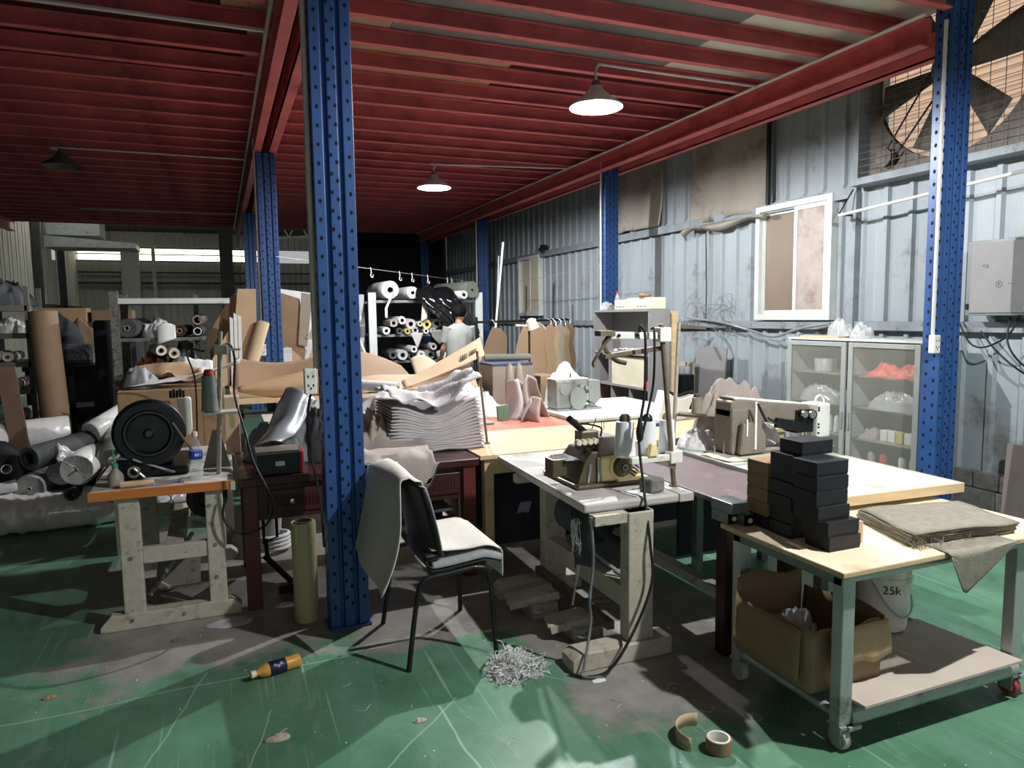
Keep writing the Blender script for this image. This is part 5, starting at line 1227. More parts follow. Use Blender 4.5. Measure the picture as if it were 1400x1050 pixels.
for k, (y0, y1, z, lab) in enumerate(((6.5, 6.93, 1.79, 'pale printed carton on top of the bookcase, right one'), (6.95, 7.2, 1.775, 'pale printed carton on top of the bookcase, left one'))):
    t = thing('flat_carton', lab, 'box', (4.3, y0, 1.666))
    put('carton_body', MB().bx(4.22, 4.44, y0, y1, 1.667, z), mat('pale_green_card', (206, 208, 182), .7, var=.05), t, bevel=.003)
    mb = MB()
    for i in range(3): mb.bx(4.2185, 4.22, y0 + .04 + i * .07, y0 + .09 + i * .07, 1.69, 1.70)
    put('print_marks', mb, GREYST, t)
sbt = thing('soda_bottle', 'clear soda bottle with red label on the bookcase', 'bottle', (4.3, 7.27, 1.666))
put('bottle_body', MB().lathe([(0, 0), (.03, 0), (.034, .01), (.034, .1), (.03, .14), (.014, .18), (.013, .19)], (4.3, 7.27, 1.667), n=16), CLEAR, sbt, smooth=50)
put('label_band', MB().lathe([(.0345, .06), (.0355, .06), (.0355, .095), (.0345, .095)], (4.3, 7.27, 1.667), n=16), REDF, sbt, smooth=40)
put('cap', MB().cyl((4.3, 7.27, 1.857), (4.3, 7.27, 1.875), .015, n=12), REDF, sbt, smooth=40)
tag(put('plastic_bag', heap(4.3, 7.52, 1.666, .09, .09, .1, 5, 16), POLY, base=(4.3, 7.52, 1.666), smooth=60), 'clear crumpled bag on the left end of the bookcase top', 'bag')
tag(put('green_rag', heap(4.3, 7.38, 1.666, .07, .06, .06, 8, 14), OLIVEF, base=(4.3, 7.38, 1.666), smooth=60), 'greenish rag on the bookcase beside the soda bottle', 'rag')
tag(put('brown_tape', MB().ring((4.25, 6.62, 1.815), (0, 0, 1), .05, .02, 24, 8), KRAFTD, base=(4.25, 6.62, 1.8), smooth=60), 'brown tape roll lying on the pale cartons', 'tape')
bg_ = thing('white_bag', 'white paper bag with a black rim standing at the end of the pine table', 'bag', (3.55, 5.0, .75))
put('bag_body', MB().prism([(-.16, 0), (.13, 0), (.22, .2), (.05, .17), (-.08, .25)], (3.36, 4.8, .753), (1, .1, 0), (0, 0, 1), (0, .12, 0)), WHITEF, bg_, bevel=.01)
put('rim', MB().tube([(3.32, 4.85, .99), (3.42, 4.83, .95), (3.56, 4.85, .97), (3.60, 4.88, .94)], .016, 6), BLACK, bg_, smooth=60)
st2 = thing('screwdriver', 'screwdriver with blue handle on the pine table', 'tool', (3.1, 4.6, .752))
put('shaft', MB().cyl((2.7, 4.55, .758), (3.05, 4.62, .760), .006, n=8), YELF, st2)
put('handle', MB().cyl((3.05, 4.62, .764), (3.14, 4.64, .764), .013, n=10), mat('blue_handle', (40, 66, 150), .4, var=.05), st2, smooth=40)
# wall side odds and ends beyond the pale table
tag(put('leaning_board', MB().bx(5.3, 5.32, 6.6, 7.15, .6, 1.22, ry=.12), GREYP, base=(5.3, 6.9, .6)), 'grey panel leaning on the right wall behind the cloth heap', 'board')
wf = thing('wooden_trestle', 'pale wooden frame leaning at the wall beside the bookcase', 'frame', (5.2, 7.3, 0))
put('rail', MB().bx(5.2, 5.23, 7.05, 7.65, .98, 1.03).bx(5.2, 5.23, 7.05, 7.65, .60, .65), CREAMF, wf)
put('stile', MB().bx(5.2, 5.23, 7.05, 7.1, 0, .98).bx(5.2, 5.23, 7.6, 7.65, 0, .98), CREAMF, wf)
tag(put('black_speaker', MB().bx(4.95, 5.12, 6.9, 7.1, 0.0, .90), BLKPL, base=(5.0, 7.0, 0), bevel=.01), 'tall black box by the wall behind the beige cones', 'box')

# ---- glass cabinet
GC = thing('glass_cabinet', 'white two-door cabinet with dusty glass against the right wall', 'cabinet', (5.18, 4.6, 0))
gx0, gx1, gy0, gy1, gz0, gz1 = 4.99, 5.40, 3.88, 5.27, .0, 1.36
CABIN = mat('cabinet_inside', (140, 138, 124), .6, var=.05)
put('back_panel', MB().bx(gx1 - .015, gx1, gy0, gy1, gz0, gz1), CABIN, GC)
put('side_panel', MB().bx(gx0, gx1 - .015, gy0, gy0 + .02, gz0, gz1), MACHG, GC)
put('side_panel', MB().bx(gx0, gx1 - .015, gy1 - .02, gy1, gz0, gz1), STEELW, GC)
put('top_panel', MB().bx(gx0 - .01, gx1, gy0 - .006, gy1 + .006, gz1, gz1 + .02), STEELW, GC, bevel=.003)
put('base_panel', MB().bx(gx0, gx1 - .015, gy0 + .02, gy1 - .02, .06, .08), CABIN, GC)
put('divider', MB().bx(gx0 + .03, gx1 - .015, 4.565, 4.595, .08, gz1), STEELW, GC)
for z in (.28, .53, .80, 1.07):
    put('shelf', MB().bx(gx0 + .03, gx1 - .015, gy0 + .02, 4.565, z - .012, z), CABIN, GC)
    put('shelf', MB().bx(gx0 + .03, gx1 - .015, 4.595, gy1 - .02, z - .012, z), CABIN, GC)
for a, b in ((gy0, 4.565), (4.59, gy1)):
    dr = put('door', MB().bx(gx0 - .02, gx0, a, a + .05, .06, gz1 - .01).bx(gx0 - .02, gx0, b - .05, b, .06, gz1 - .01).bx(gx0 - .02, gx0, a + .05, b - .05, .06, .12).bx(gx0 - .02, gx0, a + .05, b - .05, gz1 - .05, gz1 - .01), mat('aluminium_door_frame', (160, 164, 160), .4, .2, var=.06), GC, bevel=.003)
    put('pane', MB().bx(gx0 - .012, gx0 - .008, a + .05, b - .05, .12, gz1 - .05), CABGL, dr)
    put('handle', MB().bx(gx0 - .03, gx0 - .02, (b - .035) if a < 4 else (a + .015), (b - .015) if a < 4 else (a + .035), .6, .75), LIGHTST, dr)
def cab(name, mb, m, lab, cat, base, **k): return tag(put(name, mb, m, base=base, smooth=60, **k), lab, cat)
cx = 5.12
cab('clear_tub', MB().lathe([(.0, .0), (.09, 0), (.10, .12), (.095, .12), (.085, .005), (0, .005)], (cx, 4.95, 1.071), n=20), POLY, 'clear plastic tub on the upper left cabinet shelf', 'tub', (cx, 4.95, 1.07))
cab('white_spool', MB().lathe([(.03, 0), (.03, .09), (.02, .1), (0, .1)], (cx - .0, 4.95, 1.078), n=16), THREADW, 'white spool inside the clear tub', 'spool', (cx, 4.95, 1.08))
cab('red_bag', heap(cx, 4.30, 1.071, .12, .18, .12, 1.4, 22, 3), mat('red_plastic', (222, 92, 76), .4, var=.15, bump=.4, scale=14), 'red bag on the upper right shelf behind the cabinet glass, left one', 'bag', (cx, 4.3, 1.07))
cab('red_bag', heap(cx, 4.05, 1.071, .12, .14, .11, 5.4, 22, 3), MATS['red_plastic'], 'red bag on the upper right shelf behind the cabinet glass, right one', 'bag', (cx, 4.05, 1.07))
cab('clear_bag', heap(cx, 4.98, .801, .13, .24, .16, 7.4, 22, 3), POLY, 'clear bags of parts on the middle left cabinet shelf', 'bag', (cx, 4.98, .8))
cab('clear_bag', heap(cx, 4.18, .801, .13, .26, .15, 9.4, 22, 3), POLY, 'clear bag on the middle right cabinet shelf', 'bag', (cx, 4.18, .8))
for k, y in enumerate((4.96, 4.88, 4.80)):
    c = thing('thread_cone', ['left', 'middle', 'right'][k] + ' white thread cone of three on the lower left cabinet shelf', 'thread cone', (cx, y, .531), 'white cones in the cabinet')
    put('thread', MB().lathe([(.02, 0), (.03, .002), (.024, .13), (.012, .15), (0, .15)], (cx, y, .5315), n=16), THREADW, c, smooth=40)
for k, (y, m) in enumerate(((4.28, MACHW), (4.205, MACHW), (4.13, YELF), (4.05, MACHW), (3.98, MACHW))):
    cab('tape_carton', MB().bx(cx - .04, cx + .03, y - .033, y + .033, .531, .625), m, ['first', 'second', 'yellow third', 'fourth', 'rightmost'][k] + ' small packet in the row on the lower right cabinet shelf', 'packet', (cx, y, .53), bevel=.006)
cab('pink_bag', heap(cx, 4.43, .531, .1, .1, .1, 3.3, 18, 3), PINKF, 'pinkish bag beside the packets on the lower right cabinet shelf', 'bag', (cx, 4.43, .53))
for k, y in enumerate((4.42, 4.30, 4.12, 4.02)):
    cab('thread_spool', MB().lathe([(.03, 0), (.03, .12), (.015, .14), (0, .14)], (cx, y, .281), n=14), [PINKF, REDF, WHITEF, PINKF][k], ['first pinkish', 'reddish second', 'pale third', 'last pinkish'][k] + ' spool on the bottom right cabinet shelf', 'spool', (cx, y, .28))
cab('thread_spool', MB().lathe([(.025, 0), (.025, .1), (.012, .12), (0, .12)], (cx, 4.72, .801), n=14), THREADW, 'white spool at the right end of the middle left cabinet shelf', 'spool', (cx, 4.72, .8))
cab('dark_jar', MB().lathe([(0, 0), (.03, 0), (.03, .1), (.02, .12), (0, .12)], (cx, 3.945, .801), n=14), OLIVEF, 'dark jar at the right end of the middle right cabinet shelf', 'jar', (cx, 3.945, .8))
cab('wooden_tray', MB().bx(5.05, 5.3, 4.75, 5.2, 1.381, 1.395), WOODT, 'flat wooden tray lying on top of the glass cabinet', 'tray', (5.15, 5.0, 1.38))
cab('clear_bag', heap(5.18, 4.85, 1.396, .1, .12, .16, 6.1, 20, 3), POLY, 'crumpled clear bag on top of the glass cabinet', 'bag', (5.18, 4.85, 1.396))
cab('dark_bag', heap(5.2, 4.63, 1.381, .1, .09, .14, 8.2, 20, 3), POLY, 'second clear bag on top of the cabinet, to the right of the tray', 'bag', (5.2, 4.63, 1.38))

# ---- on the right wall
CUR = mat('dusty_tan_tarp', (150, 143, 132), .8, var=.15, scale=2.5, dirt=(104, 96, 86), dirt_amt=.25, bump=.15)
def tarp(y0, y1, z0, z1, lab, seed):
    def fn(u, v):
        y = y0 + (y1 - y0) * u; b = max(0, 1 - v * 6)
        return Vector((XW - .07 - .035 * (N(u * 3, v * 1.2, seed) + .4 * N(u * 9, v * 2, seed)) - .05 * b * (.5 + N(u * 6, 1, seed)), y + .05 * N(v * 2, seed) * (1 - v), z0 + (z1 - z0) * v + .05 * N(u * 4, seed) * (1 - v)))
    return sheet('tarpaulin', fn, CUR, lab, 'tarp', 26, 24, .006)
tarp(6.15, 7.5, 2.70, 4.6, 'tan-grey tarpaulin on the upper wall left of the white window', 2.0)
tarp(8.15, 9.4, 2.78, 4.6, 'second tan-grey tarpaulin on the wall behind the bookcase post', 6.0)
sheet('tarp_hem', lambda u, v: Vector((XW - .12 - .06 * math.sin(v * PI) - .03 * N(u * 5, 3), 6.1 + 1.45 * u, 2.66 - .06 * v + .035 * math.sin(u * 9) * v - .08 * max(0, u - .85) * 5 * v)), CUR, 'rolled sagging hem hanging under the tarpaulin', 'tarp', 22, 8, .01)
tag(put('tension_strap', MB().bx(XW - .13, XW - .10, 6.08, 6.12, 2.75, 4.4), DKRUB, base=(XW - .1, 6.1, 3)), 'dark strip along the right edge of the tan tarpaulin', 'strap')
wp = thing('wall_pipe', 'thin white pipe running along the wall under the exhaust fan', 'pipe', (5.3, 4.0, 2.5))
put('pipe', MB().cyl((5.30, 5.02, 2.49), (5.30, 1.6, 2.69), .014, n=10), CONDUIT, wp, smooth=40)
put('bracket', MB().bx(5.30, 5.5, 5.0, 5.02, 2.485, 2.5).cyl((5.30, 5.03, 2.49), (5.42, 4.98, 2.72), .007, n=6), BLACK, wp)
eb = thing('electrical_box', 'grey metal electrical box with warning mark on the right wall', 'electrical box', (5.4, 3.4, 1.58))
put('enclosure', MB().bx(5.33, XW - .04, 3.05, 3.80, 1.57, 2.13), GREYST, eb, bevel=.004)
put('door_panel', MB().bx(5.322, 5.33, 3.07, 3.765, 1.59, 2.11), GREYP, eb, bevel=.003)
put('latch', MB().bx(5.318, 5.33, 3.775, 3.795, 1.62, 1.66), BLACK, eb)
put('cable_tray', MB().bx(5.40, 5.5, 3.2, 3.5, 2.13, 2.2), GREYST, eb)
MARK = mat('faded_mark', (66, 68, 68), .7, var=0)
put('warning_ring', MB().ring((5.3215, 3.545, 1.80), (1, 0, 0), .022, .002, 22, 4), MARK, eb)
put('bolt_mark', MB().prism([(.004, .014), (-.008, 0), (-.001, 0), (-.004, -.014), (.008, .002), (.001, .002)], (5.3205, 3.545, 1.80), (0, -1, 0), (0, 0, 1), (.0012, 0, 0)), MARK, eb)
text('door_print', '<a', .05, (5.3212, 3.65, 1.94), (0, -1, 0), (0, 0, 1), MARK, eb)
text('door_print', '1      \u2022 \u2022', .035, (5.3212, 3.5, 1.80), (0, -1, 0), (0, 0, 1), MARK, eb)
for k, pts in enumerate(([(5.45, 3.95, 1.57), (5.42, 3.9, 1.5), (5.4, 3.8, 1.36), (5.36, 3.66, 1.33), (5.38, 3.5, 1.42), (5.42, 3.44, 1.58)], [(5.4, 3.5, 1.56), (5.36, 3.48, 1.36), (5.36, 3.35, 1.2), (5.38, 3.1, 1.08), (5.4, 2.8, 1.05)], [(5.45, 3.75, 1.45), (5.42, 3.6, 1.3), (5.42, 3.4, 1.15), (5.42, 3.1, 1.02)], [(5.46, 3.96, 1.55), (5.46, 3.98, 1.4), (5.44, 3.95, 1.3), (5.46, 4.0, 1.2)])):
    cable('wall_cable', pts, .007, DKRUB if k < 3 else MIDGREYF, ['drooping black cable loop under the electrical box', 'thick black cable falling away below the electrical box', 'grey-black cable running diagonally below the electrical box', 'thin tangled wire left of the electrical box'][k])
cable('coiled_wire', [(5.45, 3.3, 2.2), (5.4, 3.35, 2.28), (5.44, 3.42, 2.22), (5.38, 3.28, 2.3), (5.42, 3.1, 2.25)], .01, LIGHTST, 'silvery cable coil on top of the electrical box')
tag(put('grey_board', MB().bx(5.36, 5.38, 2.7, 3.46, .0, .62, ry=.06), mat('mauve_board', (128, 116, 112), .7, var=.08), base=(5.36, 3.1, 0)), 'mauve-grey board leaning on the block plinth below the electrical box', 'board')
cable('loose_wire', [(5.48, 7.2, 2.6), (5.49, 7.19, 2.0), (5.5, 7.2, 1.7), (5.48, 7.18, 1.52)], .006, DKRUB, 'dark cord down the wall left of the white window', cat='cord')
cable('cable_bundle', [(5.44, 7.5, 1.56), (5.42, 6.8, 1.50), (5.40, 6.3, 1.42), (5.38, 5.9, 1.36), (5.40, 5.6, 1.44), (5.42, 5.2, 1.5)], .014, LIGHTST, 'sagging wavy cable bundle under the white window')
random.seed(3)
mb = MB()
for i in range(26):
    y = random.uniform(6.6, 7.6); z = random.uniform(1.3, 1.75)
    mb.tube([(5.46, y, z)] + [(5.46 - .05 * random.random(), y + random.uniform(-.2, .2), z + random.uniform(-.15, .2)) for _ in range(3)], .003, 3, 4)
tag(put('wire_tangle', mb, MIDGREYF, base=(5.46, 7.1, 1.5)), 'tangle of loose wires on the wall right of the bookcase', 'wires')
tag(put('steel_bar', MB().bx(4.9, 5.4, 7.0, 7.03, 1.40, 1.43), BLACK, base=(5.1, 7, 1.4)), 'dark bar sticking out from the wall beside the bookcase', 'bar')
tag(put('small_camera', MB().bx(5.38, 5.48, 11.7, 11.8, 2.80, 2.86).cyl((5.36, 11.75, 2.8), (5.42, 11.75, 2.76), .05, n=12), DKRUB, base=(5.4, 11.75, 2.8)), 'small dark lamp fitting above the small window', 'fitting')
for k, (a, b) in enumerate((((4.04, 10.2, 2.72), (3.66, 10.0, .0)), ((4.35, 11.2, 2.6), (4.1, 10.9, 0)))):
    cable('leaning_pipe', [a, b], .018, CONDUIT if k == 0 else GREYST, ['tall white pipe leaning beside the worker', 'grey pipe leaning behind the white pipe'][k], cat='pipe')

# clothes line with clips
cl = thing('wire_line', 'thin wire line with hanging clips strung across the back bay', 'wire', (2.6, 10, 2.2))
def wl_(t): return Vector((.62 + (4.76 - .62) * t, 8.5 + 4.75 * t, 2.31 - .06 * t))
put('wire', MB().tube([wl_(i / 10) for i in range(11)], .004, 5, 2), LIGHTST, cl)
put('wire', MB().tube([(4.76, 13.25, 2.25), (4.8, 10.8, 2.2), (4.73, 8.45, 2.28)], .004, 5, 4), LIGHTST, cl)
for t in (.33, .465, .53, .62, .745, .775, .85):
    p = wl_(t); put('clip', MB().tube([p + Vector((0, 0, .02)), p + Vector((.01, 0, -.05)), p + Vector((0, 0, -.1)), p + Vector((.03, 0, -.12)), p + Vector((.035, 0, -.08))], .008, 5, 3), LIGHTST, cl)
# ================================================================== BACKGROUND BAYS
# ---- kraft table
KT = thing('cutting_table', 'long low cutting table buried under kraft paper behind the desk', 'table', (1.2, 7.1, 0))
put('table_top', MB().bx(.06, 2.3, 6.38, 7.9, .90, .93), WOODT, KT)
for x in (.1, 2.2):
    for y in (6.66, 7.8): put('leg', MB().bx(x, x + .06, y, y + .06, 0, .90), GREYST, KT)
put('shelf_rail', MB().bx(.1, 2.26, 6.66, 6.69, .74, .79), GREYST, KT)
LB = thing('work_bench', 'low pale-topped bench between the dark desk and the cutting table', 'bench', (.5, 6.0, 0))
put('bench_top', MB().bx(.28, 1.2, 5.75, 6.2, .80, .83), TOPG, LB, bevel=.003)
for x in (.34, 1.1):
    for y in (5.8, 6.1): put('leg', MB().bx(x, x + .05, y, y + .05, 0, .80), GREYST, LB)
put('rail', MB().bx(.34, 1.15, 5.8, 5.83, .45, .48), LIGHTST, LB)
sheet('kraft_sheet', lambda u, v: Vector((.10 + .80 * u, 6.60 + .34 * v + .06 * math.sin(u * PI) * (1 - v), .95 + .06 * (1 - math.sin(u * PI)) + .26 * v)), KRAFTD, 'back kraft paper sheet standing along the cutting table, left of the nearest post', 'paper', 20, 10, .005)
def lip(u, v):
    x = .12 + .82 * u
    k = u ** .8
    return Vector((x, 6.52 - .10 * math.sin(v * PI * .9) * (.4 + .6 * u), .945 + .05 * (1 - u) ** 3 + .27 * v * (.15 + .85 * k) - .03 * math.sin(u * PI) * (1 - v)))
sheet('kraft_sheet', lip, KRAFT, 'curled kraft paper sheet bulging forward over the table edge', 'paper', 24, 12, .005)
sheet('kraft_sheet', lambda u, v: Vector((1.16 + .62 * u - .1 * v, 6.6 + .5 * v + .08 * math.sin(u * PI), .96 + .33 * v * (1 - .35 * u) + .05 * math.sin(u * PI) - .05 * u)), KRAFTD, 'raised kraft paper sheet with a curled peak right of the nearest post', 'paper', 20, 12, .005)
def ramp_(u, v): return Vector((1.15 + 1.12 * u, 6.42 + .28 * v, .935 + .12 * u * v + .09 * v + .03 * math.sin(u * 6 + v)))
sheet('kraft_sheet', ramp_, KRAFT, 'long kraft paper sheet lying along the front of the cutting table', 'paper', 26, 8, .005)
sheet('cream_sheet', lambda u, v: Vector((1.80 + .52 * u, 6.9 + .3 * v, .98 + .20 * v + .05 * math.sin(u * 7) * v - .03 * u)), mat('cream_paper', (186, 170, 146), .8, var=.05), 'cream folded paper sheet in front of the rolls', 'paper', 18, 10, .005)
pr_ = thing('printed_sheet', 'pale board with barcode print tilted up at the right of the cutting table', 'board', (2.1, 6.55, 1.0))
put('board', MB().grid(lambda u, v: Vector((1.55 + .78 * u, 6.42 + .12 * v + .02 * math.sin(u * 4), .97 + .27 * u ** 1.2 + .12 * v * u + .05 * v)), 20, 8), KRAFTL, pr_, smooth=60, solid=.006)
mb = MB()
for k in range(2):
    for i in range(7):
        w = [.006, .003, .008, .004, .007, .003, .006][i]; u0 = .70 + .12 * k + i * .014
        x = 1.55 + .78 * u0; z = .97 + .27 * u0 ** 1.2 + .12 * .35 * u0 + .05 * .35
        mb.bx(x, x + w, 6.449, 6.452, z - .015, z + .045)
put('barcode', mb, BLACK, pr_)
roll('small white roll on the table just above the folded grey stack', (1.30, 5.62, 1.05), (1.0, 6.0, 1.06), .045, .014, WHITEF)
tag(put('grey_scrap_heap', heap(1.25, 5.6, .83, .3, .22, .2, 6.1, 26, 3), GREYF, base=(1.2, 5.6, .83), smooth=70), 'light grey cloth scraps between the kraft sheets and the folded stack', 'cloth heap')
tag(put('white_tube_bundle', heap(.9, 5.5, .751, .2, .12, .18, 4.8, 20, 3), WHITEF, base=(.9, 5.5, .75), smooth=70), 'pale scraps behind the brownish cloth bundle', 'cloth heap')
fs = thing('side_stand', 'small dark stand between the desk and the red top carrying scraps', 'stand', (1.1, 5.45, 0))
put('top', MB().bx(.66, 1.47, 5.35, 5.74, .72, .75), MAHOG, fs)
for x in (.68, 1.41): put('leg', MB().bx(x, x + .04, 5.5, 5.54, 0, .72), MAHOG, fs)

# ---- leaning cardboard round the second post
def slab(name, poly, y, th, m, lab, lean=.08, cat='cardboard', group=None):
    mb = MB().prism(poly, (0, y, 0), (1, 0, 0), (0, lean, 1), (0, th, 0))
    c = (sum(p[0] for p in poly) / len(poly), y, min(p[1] for p in poly))
    return tag(put(name, mb, m, base=c), lab, cat, group)
slab('cardboard_sheet', [(-.1, .93), (.30, .93), (.38, 1.5), (.30, 1.95), (.12, 1.86), (-.12, 1.45)], 8.16, .012, KRAFTD, 'big dark brown cardboard sheet leaning left of the second post', .03)
slab('cardboard_sheet', [(.13, .93), (.30, .93), (.36, 1.5), (.37, 1.93), (.19, 1.93), (.15, 1.6)], 7.98, .06, KRAFT, 'tall folded kraft cardboard left of the second post', .03)
slab('cardboard_sheet', [(-.05, .93), (.06, .93), (.10, 1.15), (.08, 1.5), (-.09, 1.2)], 7.94, .012, KRAFTL, 'small tan cardboard piece at the far left of the leaning sheets', .02)
for k, (x, l, h) in enumerate(((.085, .02, 1.62), (.125, .02, 1.66), (.165, .02, 1.64))):
    slab('foam_strip', [(x, .93), (x + .03, .93), (x + .045, h), (x + .012, h + .02)], 7.9, .03, WHITEF, ['leftmost', 'middle', 'rightmost'][k] + ' thin white foam strip leaning among the cardboard', .02, 'strip')
lt = thing('leaning_tube', 'thick pale tube leaning diagonally against the second post', 'tube', (.33, 7.92, .93))
put('tube_wall', MB().lathe([(.05, 0), (.065, 0), (.065, .66), (.05, .66)], (.23, 7.86, .96), (.19, .10, .6), 18, close=True), KRAFTL, lt, smooth=40)
put('tube_end', MB().ring((.23 + .193, 7.86 + .101, .96 + .61), (.19, .10, .6), .057, .006, 18, 5), WHITEF, lt)
slab('cardboard_sheet', [(.62, .93), (.92, .93), (.95, 1.4), (.90, 1.85), (.62, 1.94)], 8.92, .012, KRAFTD, 'large brown cardboard sheet leaning right of the second post', .01)
slab('cardboard_sheet', [(.86, 1.3), (.96, 1.27), (1.05, 1.9), (.92, 1.92)], 8.87, .012, mat('grey_card', (150, 140, 124), .8, var=.06), 'grey-tan board strip right of the second post', .01)
slab('cardboard_sheet', [(.88, .93), (.96, .93), (1.14, 1.38), (1.03, 1.5), (.95, 1.38), (1.05, 1.34)], 8.84, .012, KRAFTL, 'angled tan cardboard corner beside the white roll', .01)
slab('foam_board', [(.6, .0), (1.25, .0), (1.25, 1.9), (.6, 1.99)], 9.2, .02, WHITEF, 'pale board showing its edge above the cardboard right of the second post', .0, 'board')
slab('cardboard_sheet', [(.50, .93), (.92, .93), (.88, 1.15), (.72, 1.3)], 8.8, .012, KRAFT, 'lower brown cardboard sheet behind the white box', .01)
ws = thing('white_box', 'small white box beside the foot of the second post', 'box', (.68, 8.66, .93))
put('box_body', MB().bx(.64, .76, 8.68, 8.78, .96, 1.22), WHITEF, ws, bevel=.004)
put('box_lid', MB().bx(.636, .764, 8.676, 8.784, 1.22, 1.27), STEELW, ws, bevel=.004)
tag(put('paper_scraps', heap(.36, 7.4, .931, .14, .14, .24, 3.7, 18, 3), WHITEF, base=(.36, 7.4, .93), smooth=50), 'white and grey paper scraps at the foot of the second post', 'paper')
ps = thing('pallet_stand', 'dark stand under the leaning cardboard', 'stand', (.5, 8.4, 0))
put('top', MB().bx(-.15, 1.3, 7.92, 8.45, .90, .929).bx(.70, 1.3, 8.45, 8.98, .90, .929), MAHOG, ps)
put('leg', MB().bx(-.1, -.05, 8.0, 8.05, 0, .9), MAHOG, ps); put('leg', MB().bx(1.2, 1.25, 8.0, 8.05, 0, .9), MAHOG, ps)

# ---- left storage rack
SPECK = mat('speckled_steel', (110, 108, 102), .6, .1, var=.2, scale=60, dirt=(60, 58, 54), dirt_amt=.5)
MR = thing('storage_rack', 'speckled grey steel rack full of rags behind the brown carton', 'rack', (-.2, 7.9, 0))
rx0, rx1, ry0, ry1 = -.93, .72, 7.5, 8.3
for x, y in ((rx0, ry0), (rx0, ry1 - .05)): put('upright', MB().bx(x, x + .07, y, y + .05, 0, 1.88), SPECK, MR)
for x, y in ((-.25, ry1 + .04),): put('upright', MB().bx(x, x + .05, y, y + .04, 0, 1.88), SPECK, MR)
put('beam', MB().bx(rx0 + .07, .1, ry0, ry0 + .04, 1.77, 1.82), STEELW, MR)
put('beam', MB().bx(rx0 + .07, .1, ry1 - .04, ry1, 1.77, 1.82), GREYST, MR)
put('shelf', MB().bx(rx0 + .02, -.14, ry0 + .01, ry1, 1.42, 1.45), SPECK, MR)
put('shelf', MB().bx(rx0 + .02, -.14, ry0 + .01, ry1, 1.0, 1.03), SPECK, MR)
put('top_shelf', MB().bx(rx0 + .07, .1, ry0 + .04, ry1 - .04, 1.80, 1.815), GREYST, MR)
roll('dark grey fabric roll with pale stripes at the left of the rack upper shelf', (-.80, 7.5, 1.545), (-.72, 8.2, 1.545), .09, .02, DKGREYF)
roll('black roll with a white ring end at the right of the rack upper shelf', (-.20, 7.5, 1.505), (-.16, 8.2, 1.505), .05, .03, BLACKF, MATS['white_cloth'])
roll('dark maroon roll behind the white-ended one on the upper rack shelf', (-.36, 7.54, 1.51), (-.3, 8.25, 1.51), .055, .02, mat('maroon_cloth', (66, 34, 38), .8, var=.2))
roll('charcoal roll with hollow grey core, uppermost at the right of the rack', (-.20, 7.6, 1.612), (-.17, 8.25, 1.62), .055, .035, DKGREYF)
tag(put('rag_heap', heap(-.56, 7.82, 1.451, .17, .28, .19, 5.5, 26, 3.2, amp=.85), WHITEF, base=(-.56, 7.8, 1.45), smooth=60), 'grey-white rags in the middle of the rack upper shelf', 'rags')
sheet('hanging_rag', lambda u, v: Vector((-.55 + .16 * u, 7.5 - .03 - .02 * math.sin(u * 4), 1.56 - .17 * v * (1 - .3 * u) + .03 * (1 - v) * math.sin(u * 3))), WHITEF, 'white rag hanging over the edge of the rack upper shelf', 'rag', 10, 8, .005)
tag(put('rag_heap', heap(-.40, 7.9, 1.031, .28, .34, .36, 9.9, 30, 3.4, amp=.9), DKGREYF, base=(-.4, 7.9, .96), smooth=60), 'dark rag heap on the lower rack shelf', 'rags')
tag(put('rag_heap', heap(-.62, 7.66, 1.031, .2, .15, .28, 13.1, 26, 3.4, amp=.9), mat('rust_orange_cloth', (124, 62, 44), .8, var=.3), base=(-.62, 7.66, .96), smooth=60), 'rust-orange rags at the front of the lower rack shelf', 'rags')
roll('white ring-ended roll lying on the rust-orange rags', (-.52, 7.46, 1.33), (-.62, 7.85, 1.33), .05, .022, WHITEF)
roll('second white ring-ended roll lying on the rags, slightly lower', (-.41, 7.46, 1.30), (-.5, 7.9, 1.31), .05, .02, CREAMF)
sheet('pale_scrap', lambda u, v: Vector((-.34 + .26 * u, 7.45 + .12 * v, 1.12 + .14 * v - .05 * u + .03 * N(u * 4, v * 3))), WHITEF, 'pale angular scraps at the right of the lower rack shelf', 'cloth', 10, 8, .005)
sheet('crumpled_kraft', lambda u, v: Vector((-.80 + .62 * u, 7.30 + .17 * v - .03 * fold_(u * 2, v), 1.04 + .10 * v * (1 - .5 * abs(2 * u - 1.1)) + .10 * fold_(u * 1.8, v * 1.2, 6))), KRAFT, 'crumpled kraft paper on the front of the lower rack shelf', 'paper', 22, 10, .005)
rk = thing('rack_step', 'dark shelf board in front of the rack holding crumpled kraft paper', 'shelf', (-.5, 7.4, .9))
put('board', MB().bx(-.9, .0, 7.26, 7.49, 1.0, 1.025), MAHOG, rk)
put('leg', MB().bx(-.88, -.83, 7.3, 7.34, 0, 1.0), MAHOG, rk); put('leg', MB().bx(-.1, -.05, 7.3, 7.34, 0, 1.0), MAHOG, rk)

